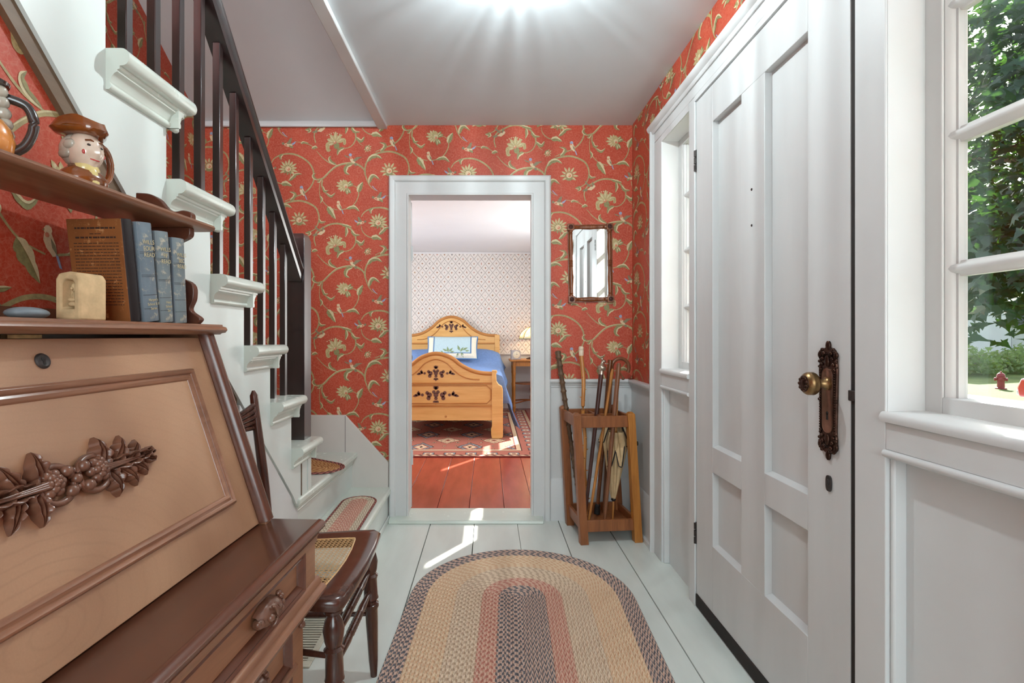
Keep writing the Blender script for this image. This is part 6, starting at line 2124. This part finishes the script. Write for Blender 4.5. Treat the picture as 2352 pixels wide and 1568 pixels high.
pbo = pb_.build('pillow_body', M['p_cream'], pil, smooth=80)
edge = [pillow_pt(-1 + 2 * i / 24, -1, -1) for i in range(24)] + [pillow_pt(1, -1 + 2 * i / 12, -1) for i in range(12)] + [pillow_pt(1 - 2 * i / 24, 1, -1) for i in range(24)] + [pillow_pt(-1, 1 - 2 * i / 12, -1) for i in range(12)]
MB().tube([(p[0], 0.0, p[2]) for p in edge], 0.010, 8, loop=True, up=(0, 1, 0)).build('piping', M['p_trim'], pbo, smooth=60)
def patch(u0, u1, v0, v1, lift, mat, name):
    MB().rings([[pillow_pt(u0 + (u1 - u0) * i / 16, v0 + (v1 - v0) * j / 10, -1, lift) for j in range(11)] for i in range(17)], closed=False, cap=False).build(name, mat, pbo, smooth=80)
patch(-0.78, 0.78, -0.62, 0.98, 0.002, M['p_trim'], 'blue_border')
patch(-0.73, 0.73, -0.56, 0.98, 0.004, M['p_blue'], 'centre_panel')
lm = MB()
for (u, v, a, l) in ((-0.15, -0.55, 100, 0.085), (-0.12, -0.50, 50, 0.075), (-0.20, -0.45, 150, 0.07), (-0.08, -0.55, 15, 0.06), (0.30, -0.40, 110, 0.085), (0.33, -0.50, 60, 0.08), (0.36, -0.55, -60, 0.075), (0.42, -0.35, 30, 0.08), (0.25, -0.6, -110, 0.06), (0.52, -0.42, 5, 0.06), (-0.35, -0.6, 140, 0.05)):
    c = Vector((pw_ * u, -0.056, ph_ + ph_ * v))
    d = Vector((math.cos(R(a)), 0, math.sin(R(a))))
    e = Vector((-d.z, 0, d.x))
    pts = [c, c + d * l * 0.4 + e * l * 0.2, c + d * l, c + d * l * 0.4 - e * l * 0.2]
    q = []
    for p in pts:
        pp = pillow_pt(p.x / pw_, (p.z - ph_) / ph_, -1, 0.006)
        q.append(pp)
    lm.add(q, [(0, 1, 2, 3)])
lm.build('leaf_motif', M['p_leaf'], pbo, smooth=0)

# ---------------------------------------------------------------- bedside table, clock, lamp
tb = thing('bedside_table', 'light oak bedside table with turned legs and low shelf', 'table', (0.60, 7.18, 0))
MB().box(-0.31, 0.31, -0.22, 0.24, 0.705, 0.728).build('table_top', M['oak_gold'], tb, bevel=0.005)
MB().box(-0.27, 0.27, -0.185, -0.17, 0.64, 0.705).box(-0.27, 0.27, 0.18, 0.195, 0.64, 0.705).box(-0.27, -0.255, -0.185, 0.195, 0.64, 0.705).box(0.255, 0.27, -0.185, 0.195, 0.64, 0.705).build('apron', M['oak_gold'], tb)
LP = [(0, 0.010), (0.05, 0.016), (0.10, 0.022), (0.13, 0.022), (0.14, 0.016), (0.20, 0.017), (0.24, 0.020), (0.26, 0.016), (0.48, 0.018), (0.52, 0.022), (0.54, 0.017), (0.72, 0.019), (0.76, 0.024), (0.80, 0.020), (0.86, 0.024), (1.0, 0.024)]
for sx_ in (-1, 1):
    for sy_ in (-1, 1):
        MB().spin((sx_ * 0.25, sy_ * 0.175, 0.012), (sx_ * 0.25, sy_ * 0.175, 0.705), LP, 14).build('leg', M['oak_gold'], tb, smooth=50)
MB().prism([(0.24 * math.cos(2 * PI * i / 32), 0.16 * math.sin(2 * PI * i / 32)) for i in range(32)], 'z', 0.385, 0.402).build('shelf', M['oak'], tb, bevel=0.003)
for a, b in (((-0.25, -0.175), (0.25, 0.175)), ((-0.25, 0.175), (0.25, -0.175))):
    MB().tube([(a[0] + (b[0] - a[0]) * k / 8, a[1] + (b[1] - a[1]) * k / 8, 0.13 + 0.03 * math.sin(PI * k / 8)) for k in range(9)], 0.010, 8).build('stretcher', M['oak'], tb, smooth=50)
MB().spin((0, 0, 0.12), (0, 0, 0.386), [(0, 0.008), (0.1, 0.020), (0.3, 0.028), (0.5, 0.014), (0.7, 0.026), (1, 0.012)], 14).build('shelf_post', M['oak'], tb, smooth=50)
M['clock_case'] = plain('grey_clock_case', rgb(176, 170, 170), 0.35)
M['clock_face'] = plain('cream_clock_face', rgb(240, 228, 200), 0.4)
ck = thing('bedside_clock', 'small grey arched clock with cream dial on the bedside table', 'clock', (0.375, 7.04, 0.7285), R(12))
ar = [(-0.065, 0.0)] + [(-0.065 if i < 1 else 0.065 * math.cos(PI - PI * 0.5 * 0 - (PI / 2) * i / 8) , 0.09) for i in range(0)] + [(-0.065, 0.13), (0.02, 0.13)] + [(0.02 + 0.05 * math.sin(PI / 2 * i / 6), 0.08 + 0.05 * math.cos(PI / 2 * i / 6)) for i in range(1, 7)] + [(0.07, 0.0)]
MB().prism(ar, 'y', 0.0, 0.05).build('case', M['clock_case'], ck, bevel=0.004)
MB().spin((0.008, 0.001, 0.068), (0.008, -0.004, 0.068), [(0, 0.050), (0.7, 0.050), (1, 0.047)], 28).build('dial', M['clock_face'], ck)
MB().prism([(0.006, 0.068), (0.010, 0.068), (0.009, 0.103)], 'y', -0.0055, -0.0045).prism([(0.008, 0.066), (0.008, 0.071), (0.036, 0.073)], 'y', -0.0055, -0.0045).build('hands', M['black'], ck)
MB().box(-0.055, -0.045, -0.002, 0.05, -0.0005, 0.004).box(0.05, 0.06, -0.002, 0.05, -0.0005, 0.004).build('foot', M['clock_case'], ck)

lp = thing('table_lamp', 'lit table lamp with amber stained-glass dome shade', 'lamp', (0.615, 7.20, 0.7285))
MB().lathe([(0.085, 0.0), (0.088, 0.010), (0.060, 0.022), (0.025, 0.034), (0.016, 0.06), (0.020, 0.12), (0.014, 0.20), (0.020, 0.22), (0.012, 0.25), (0.012, 0.36), (0.004, 0.44)], seg=24).build('lamp_base', M['bronze'], lp, smooth=50)
_t = NT('amber_stained_glass')
_b2 = _t.n('BsdfTranslucent')
_b2.inputs[0].default_value = (1.0, 0.72, 0.34, 1)
_e2 = _t.n('Emission')
_v2 = _t.coords('Object')
_n2 = _t.noise(_v2, 18.0, 3.0)
_t.l(_t.ramp(_n2, [(0.35, (1.0, 0.50, 0.12, 1)), (0.6, (1.0, 0.84, 0.50, 1))]), _e2.inputs[0])
_e2.inputs[1].default_value = 1.15
_a2 = _t.n('AddShader')
_t.l(_b2.outputs[0], _a2.inputs[0])
_t.l(_e2.outputs[0], _a2.inputs[1])
_t.l(_a2.outputs[0], _t.out.inputs[0])
M['amber'] = _t.m
NP = 8
prof = [(0.185, 0.285), (0.182, 0.305), (0.165, 0.350), (0.130, 0.395), (0.085, 0.430), (0.035, 0.448)]
for q in range(NP):
    rows = []
    for i in range(5):
        a = 2 * PI * (q + i / 4) / NP
        rows.append([(r_ * math.cos(a), r_ * math.sin(a), h_) for r_, h_ in prof])
    MB().rings(rows, closed=False, cap=False).build('glass_panel', M['amber'], lp, smooth=60)
    a = 2 * PI * q / NP
    MB().tube([(r_ * math.cos(a), r_ * math.sin(a), h_) for r_, h_ in prof], 0.0055, 6).build('leading', M['iron'], lp, smooth=60)
for k in (0, 1):
    MB().tube([(prof[k][0] * math.cos(2 * PI * i / 40), prof[k][0] * math.sin(2 * PI * i / 40), prof[k][1]) for i in range(40)], 0.0065 if k == 0 else 0.004, 6, loop=True).build('shade_rim', M['iron'], lp, smooth=60)
MB().lathe([(0.036, 0.444), (0.030, 0.456), (0.010, 0.466), (0.012, 0.480), (0.004, 0.492)], seg=16).build('finial', M['bronze'], lp, smooth=60)
lb = add_light('table_lamp_bulb', 'POINT', (0, 0, 0.33), 5.0, (1.0, 0.72, 0.40), radius=0.03)
lb.parent = lp

# ---------------------------------------------------------------- oriental rug
def oriental():
    t = NT('oriental_rug_pattern')
    tc = t.n('TexCoord')
    sp = t.n('SeparateXYZ')
    t.l(tc.outputs['Object'], sp.inputs[0])
    x, y = sp.outputs[0], sp.outputs[1]
    v = t.coords('Object')
    nz = t.noise(v, 26.0, 2.0, 0.6)
    wob = t.math('MULTIPLY', t.math('SUBTRACT', nz, 0.5), 0.10)
    def cell(px, py, ox, oy):
        a = t.math('ABSOLUTE', t.math('SUBTRACT', t.math('FRACT', t.math('ADD', t.math('MULTIPLY', x, 1 / px), ox)), 0.5))
        b = t.math('ABSOLUTE', t.math('SUBTRACT', t.math('FRACT', t.math('ADD', t.math('MULTIPLY', y, 1 / py), oy)), 0.5))
        return a, b
    # field: two offset families of stepped medallions
    a, b = cell(0.46, 0.60, 0.1, 0.2)
    d1 = t.math('ADD', t.math('ADD', a, t.math('MULTIPLY', b, 0.85)), wob)
    a2, b2 = cell(0.46, 0.60, 0.6, 0.7)
    d2 = t.math('ADD', t.math('ADD', t.math('MULTIPLY', a2, 0.9), b2), wob)
    ROSEc, CRM, BLK, BLU, RED = rgb(178, 112, 98), rgb(226, 200, 168), rgb(48, 38, 40), rgb(132, 150, 160), rgb(126, 56, 52)
    f1 = t.ramp(d1, [(0.0, BLK), (0.05, CRM), (0.13, ROSEc), (0.17, BLK), (0.19, BLU), (0.25, BLK), (0.275, ROSEc)], 'CONSTANT')
    f2 = t.ramp(d2, [(0.0, RED), (0.06, CRM), (0.14, BLK), (0.16, CRM), (0.22, BLK), (0.24, ROSEc)], 'CONSTANT')
    field = t.mix(t.math('LESS_THAN', d2, 0.25), f1, f2)
    a3, b3 = cell(0.115, 0.15, 0.0, 0.0)
    d3 = t.math('ADD', t.math('ADD', a3, b3), t.math('MULTIPLY', wob, 3.0))
    tiny = t.ramp(d3, [(0.0, BLK), (0.10, CRM), (0.16, BLK), (0.21, ROSEc)], 'CONSTANT')
    free = t.math('MULTIPLY', t.math('GREATER_THAN', d1, 0.30), t.math('GREATER_THAN', d2, 0.27))
    field = t.mix(t.math('MULTIPLY', free, t.math('LESS_THAN', d3, 0.24)), field, tiny)
    # borders: distance to the nearest edge of the rug
    ex = t.math('SUBTRACT', 1.35, t.math('ABSOLUTE', x))
    ey = t.math('SUBTRACT', 1.40, t.math('ABSOLUTE', y))
    e = t.math('MINIMUM', ex, ey)
    bm_ = t.ramp(t.math('MULTIPLY', e, 2.0), [(0.0, RED), (0.05, CRM), (0.12, RED), (0.15, ROSEc), (0.44, BLK), (0.46, CRM), (0.54, RED), (0.57, ROSEc)], 'CONSTANT')
    a4, b4 = cell(0.19, 0.19, 0.0, 0.35)
    d4 = t.math('ADD', t.math('MAXIMUM', a4, b4), t.math('MULTIPLY', wob, 1.5))
    mot = t.ramp(d4, [(0.0, RED), (0.07, CRM), (0.16, BLU), (0.23, BLK), (0.27, ROSEc)], 'CONSTANT')
    inb = t.math('MULTIPLY', t.math('GREATER_THAN', e, 0.075), t.math('LESS_THAN', e, 0.22))
    bcol = t.mix(inb, bm_, t.mix(t.math('LESS_THAN', d4, 0.27), ROSEc, mot))
    zz = t.math('LESS_THAN', t.math('FRACT', t.math('MULTIPLY', t.math('ADD', x, y), 14.0)), 0.35)
    guard = t.math('MULTIPLY', zz, t.math('MULTIPLY', t.math('GREATER_THAN', e, 0.026), t.math('LESS_THAN', e, 0.06)))
    bcol = t.mix(guard, bcol, BLK)
    col = t.mix(t.math('LESS_THAN', e, 0.285), field, bcol)
    fine = t.noise(v, 240.0, 2.0)
    col = t.mix(t.math('MULTIPLY', fine, 0.35), col, rgb(150, 100, 88))
    t.base(col)
    t.set(rough=0.95, spec=0.05)
    t.bump(fine, 0.4, 0.003)
    return t.m
orug = thing('oriental_rug', 'rose and cream patterned oriental rug under the bed', 'rug', (-0.82, 5.86, 0.0005))
MB().box(-1.35, 1.35, -1.40, 1.40, 0, 0.009).build('pile', oriental(), orug, bevel=0.003)

# ---------------------------------------------------------------- outdoors, through the sidelights
GZ = -0.95
def grass_mat():
    t = NT('lawn')
    v = t.coords('Object')
    a = t.noise(v, 0.6, 4.0)
    b = t.noise(v, 22.0, 4.0)
    col = t.ramp(a, [(0.35, rgb(70, 90, 44)), (0.65, rgb(98, 116, 62))])
    t.base(t.mix(t.math('MULTIPLY', b, 0.4), col, rgb(62, 80, 42)))
    t.set(rough=0.95, spec=0.1)
    t.bump(b, 0.6, 0.05)
    return t.m
tag(MB().box(1.0, 120, -60, 140, GZ - 0.2, GZ).build('lawn_ground', grass_mat(), smooth=0), kind='structure')
M['road'] = plain('pale_asphalt', rgb(128, 130, 134), 0.9, nscale=6)
tag(MB().box(10.5, 16.1, -40, 110, GZ, GZ + 0.03).build('road', M['road'], smooth=0), kind='structure')

def leaf_mat(name, c, ct):
    t = NT(name)
    d = t.n('BsdfDiffuse')
    s = t.n('BsdfTranslucent')
    v = t.coords('Object')
    nz = t.noise(v, 1.6, 4.0)
    nz2 = t.noise(v, 14.0, 2.0)
    k = t.math('ADD', t.math('MULTIPLY', nz, 0.6), t.math('MULTIPLY', nz2, 0.4))
    t.l(t.ramp(k, [(0.35, c), (0.65, tuple(x * 1.5 for x in c[:3]) + (1,))]), d.inputs[0])
    t.l(t.ramp(k, [(0.35, ct), (0.65, tuple(min(1, x * 1.4) for x in ct[:3]) + (1,))]), s.inputs[0])
    g = t.n('BsdfGlossy')
    g.inputs['Roughness'].default_value = 0.35
    m = t.n('MixShader')
    m.inputs[0].default_value = 0.45
    t.l(d.outputs[0], m.inputs[1])
    t.l(s.outputs[0], m.inputs[2])
    m2 = t.n('MixShader')
    m2.inputs[0].default_value = 0.06
    t.l(m.outputs[0], m2.inputs[1])
    t.l(g.outputs[0], m2.inputs[2])
    t.l(m2.outputs[0], t.out.inputs[0])
    return t.m
M['maple'] = leaf_mat('maple_leaf', rgb(28, 62, 48), rgb(52, 84, 26))
M['bush'] = leaf_mat('bush_leaf', rgb(96, 124, 62), rgb(120, 144, 66))
M['bark'] = plain('grey_bark', rgb(136, 124, 110), 0.9, nscale=9, var=0.35, bump=0.6)
MAPLE = []
for r_, a in ((0.12, -90), (0.52, -62), (0.30, -38), (0.80, -8), (0.42, 18), (0.46, 40), (0.50, 62), (1.0, 90)):
    MAPLE.append((r_, a))
MAPLE_PTS = [(r_ * math.cos(R(a)), r_ * math.sin(R(a))) for r_, a in MAPLE] + [(-r_ * math.cos(R(a)), r_ * math.sin(R(a))) for r_, a in MAPLE[-2:0:-1]]
def leaves(mb, rnd, c, n, spread, size, droop=0.5):
    for _ in range(n):
        p = Vector((rnd.gauss(c[0], spread[0]), rnd.gauss(c[1], spread[1]), rnd.gauss(c[2], spread[2])))
        s = size * rnd.uniform(0.7, 1.25)
        nrm = Vector((rnd.uniform(-0.7, 0.7) - 0.35, rnd.uniform(-0.7, 0.7) - 0.35, rnd.uniform(0.1, 1.0))).normalized()
        e = nrm.cross(Vector((rnd.uniform(-1, 1), rnd.uniform(-1, 1), rnd.uniform(-1, 1)))).normalized()
        f = nrm.cross(e)
        mb.add([p + e * (x * s) + f * (y * s) - nrm * (0.18 * s * (x * x + y * y)) for x, y in MAPLE_PTS], [list(range(len(MAPLE_PTS)))])
rnd = random.Random(21)
tree = thing('maple_tree', 'large green maple tree filling the near sidelight', 'tree', (9.4, 7.2, GZ))
def bough(pts, r0, r1, parent=tree):
    s = spline(pts, 6)
    MB().tube(s, [r0 + (r1 - r0) * k / (len(s) - 1) for k in range(len(s))], 8).build('branch', M['bark'], parent, smooth=60)
tk = spline([(0, 0, 0), (0.05, 0.02, 1.5), (-0.05, 0.05, 3.2), (0.1, 0, 5.5), (0.0, 0.1, 8.5)], 6)
MB().tube(tk, [0.34 - 0.22 * k / (len(tk) - 1) for k in range(len(tk))], 14).build('trunk', M['bark'], tree, smooth=60)
fol = MB()
for k in range(46):
    a = rnd.uniform(0, 2 * PI)
    z0 = rnd.uniform(2.6, 7.6)
    ln = rnd.uniform(2.2, 4.2)
    ex = (ln * math.cos(a), ln * math.sin(a), z0 + rnd.uniform(-0.4, 0.7))
    mid = (ex[0] * 0.5, ex[1] * 0.5, z0 + 0.45)
    if k < 26:
        bough([(0, 0, z0 - 0.5), mid, ex], 0.06, 0.012)
    for q in range(5):
        f = 0.35 + 0.16 * q
        c = (ex[0] * f, ex[1] * f, z0 + 0.2 + (ex[2] - z0) * f)
        leaves(fol, rnd, c, 80, (0.52, 0.52, 0.36), 0.135)
# the boughs that hang towards the house
for a, z0, ln in ((205, 3.0, 3.9), (215, 2.75, 3.4), (225, 3.5, 4.2), (235, 2.9, 3.6), (222, 4.3, 4.0), (210, 5.0, 3.8), (232, 5.4, 4.0), (245, 3.6, 3.8), (198, 3.7, 3.5), (218, 6.0, 3.6), (190, 2.9, 3.6), (255, 2.9, 3.4)):
    ex = (ln * math.cos(R(a)), ln * math.sin(R(a)), z0 - 0.45)
    bough([(0, 0, z0 + 0.1), (ex[0] * 0.5, ex[1] * 0.5, z0 + 0.25), ex], 0.075, 0.010)
    for q in range(8):
        f = 0.30 + 0.11 * q
        c = (ex[0] * f, ex[1] * f, z0 + 0.15 - 0.45 * f)
        leaves(fol, rnd, c, 95, (0.42, 0.42, 0.26), 0.13)
tag(fol.build('foliage', M['maple'], tree, smooth=0, fix=False), kind='stuff')

# white house across the road
M['siding'] = paint('white_clapboard', (0.80, 0.80, 0.80, 1), 0.6, 0.03, 2.0, 0.0)
M['slate'] = plain('grey_roofing', rgb(104, 108, 124), 0.7, nscale=8)
M['dark_pane'] = plain('dark_window_pane', rgb(70, 92, 104), 0.15, 0, 0.6)
hs = thing('white_house', 'white clapboard house with grey roof beyond the road', 'house', (38.5, 38.0, GZ), R(45))
MB().box(-7, 5, 0, 9, 0, 5.6).build('main_wall', M['siding'], hs, smooth=0)
MB().prism([(-0.4, 5.5), (9.4, 5.5), (4.5, 9.0)], 'x', -7.4, 5.4).build('main_roof', M['slate'], hs)
MB().box(-2.2, 2.6, -3.0, 0.02, 0, 2.75).build('porch_wall', M['siding'], hs, smooth=0)
MB().prism([(-3.4, 2.70), (0.0, 4.2), (0.0, 2.70)], 'x', -2.6, 3.0).build('porch_roof', M['slate'], hs)
def hwin(x, y, z, w, h):
    f = MB().box(x - w / 2 - 0.12, x + w / 2 + 0.12, y - 0.06, y, z - 0.12, z + h + 0.12).build('window_frame', M['siding'], hs)
    MB().box(x - w / 2, x + w / 2, y - 0.08, y - 0.05, z, z + h).build('pane', M['dark_pane'], f)
    MB().box(x - w / 2, x + w / 2, y - 0.10, y - 0.07, z + h / 2 - 0.03, z + h / 2 + 0.03).build('sash_bar', M['siding'], f)
for x in (-1.4, -0.4, 1.0, 1.95):
    hwin(x, -3.0, 0.75, 0.62, 1.35)
for x in (-5.6, -3.8, 3.9):
    hwin(x, 0.0, 0.9, 0.9, 1.5)
for x in (-5.6, -3.6, -1.0, 1.6, 3.9):
    hwin(x, 0.0, 3.8, 0.85, 1.4)
MB().tube([(2.7, -3.35, 2.7), (2.75, -3.1, 2.5), (2.75, -3.08, 0.2)], 0.06, 8).build('downpipe', M['carve'], hs)

def bush(x, y, w, h, n, label, seed):
    r2 = random.Random(seed)
    b = thing('garden_bush', label, 'bush', (x, y, GZ), 0, 'bushes across the road')
    mb = MB()
    for _ in range(n):
        a = r2.uniform(0, 2 * PI)
        rr = w * math.sqrt(r2.random())
        z = h * (0.12 + 0.75 * r2.random() * math.sqrt(max(0.05, 1 - (rr / w) ** 2)))
        leaves(mb, r2, (rr * math.cos(a), rr * math.sin(a), z), 1, (0.12, 0.12, 0.10), 0.16)
    tag(mb.build('foliage', M['bush'], b, smooth=0, fix=False), kind='stuff')
    for q in range(6):
        a = q * 1.1
        MB().tube([(0.05 * math.cos(a), 0.05 * math.sin(a), 0), (w * 0.5 * math.cos(a), w * 0.5 * math.sin(a), h * 0.6)], [0.04, 0.012], 6).build('stem', M['bark'], b)
bush(24.6, 26.6, 1.5, 1.75, 900, 'light green bush at the left edge of the pane, left of the hydrant', 1)
bush(27.4, 27.5, 1.2, 1.4, 700, 'light green bush behind the red hydrant', 2)
bush(30.4, 28.6, 1.6, 1.8, 900, 'light green bush right of the red hydrant', 3)

M['hyd'] = plain('red_hydrant_paint', rgb(150, 62, 66), 0.45)
hy = thing('fire_hydrant', 'red fire hydrant on the grass across the road', 'hydrant', (19.25, 19.3, GZ))
MB().lathe([(0.17, 0.0), (0.17, 0.04), (0.11, 0.06), (0.105, 0.40), (0.13, 0.42), (0.13, 0.45), (0.11, 0.47)], seg=20).build('barrel', M['hyd'], hy, smooth=40)
MB().lathe([(0.125, 0.47), (0.125, 0.50), (0.105, 0.56), (0.06, 0.60), (0.025, 0.61), (0.025, 0.66)], seg=20).build('bonnet', M['hyd'], hy, smooth=40)
for d in ((1, -1), (-1, 1), (-1, -1)):
    dv = Vector((d[0], d[1], 0)).normalized()
    MB().spin(Vector((0, 0, 0.36)) + dv * 0.08, Vector((0, 0, 0.36)) + dv * 0.19, [(0, 0.05), (0.5, 0.05), (0.55, 0.065), (0.9, 0.065), (1, 0.03)], 14).build('nozzle_cap', M['hyd'], hy)

# parked car whose nose just shows at the pane's edge
M['car_red'] = plain('red_car_paint', rgb(196, 44, 40), 0.2, 0, 0.6, coat=0.8)
M['car_glass'] = plain('car_glass', rgb(40, 48, 54), 0.08)
M['chrome'] = plain('chrome_trim', rgb(214, 214, 214), 0.15, 0.9)
car = thing('parked_car', 'red car parked on the road at the right picture edge', 'car', (15.2, 11.83, GZ + 0.03), R(0))
bp2 = [(-2.1, 0.32), (2.1, 0.32), (2.15, 0.55), (2.05, 0.82), (1.2, 0.95), (0.55, 1.42), (-1.0, 1.45), (-1.75, 0.98), (-2.15, 0.90)]
MB().prism([(y, z) for y, z in bp2], 'x', -0.85, 0.85).build('body', M['car_red'], car, bevel=0.06, seg=3)
MB().prism([(1.08, 0.97), (0.52, 1.37), (-0.95, 1.39), (-1.55, 1.0)], 'x', -0.87, 0.87).build('side_window', M['car_glass'], car)
MB().box(-0.8, 0.8, 2.05, 2.20, 0.36, 0.50).build('bumper', M['chrome'], car, bevel=0.03)
for sx_ in (-1, 1):
    MB().spin((sx_ * 0.62, 2.02, 0.70), (sx_ * 0.62, 2.14, 0.70), [(0, 0.10), (0.8, 0.10), (1, 0.07)], 16).build('headlamp', M['chrome'], car)
    for y in (-1.3, 1.35):
        MB().spin((sx_ * 0.62, y, 0.30), (sx_ * 0.86, y, 0.30), [(0, 0.30), (0.9, 0.30), (1, 0.26)], 20).build('wheel', M['black'], car, smooth=40)
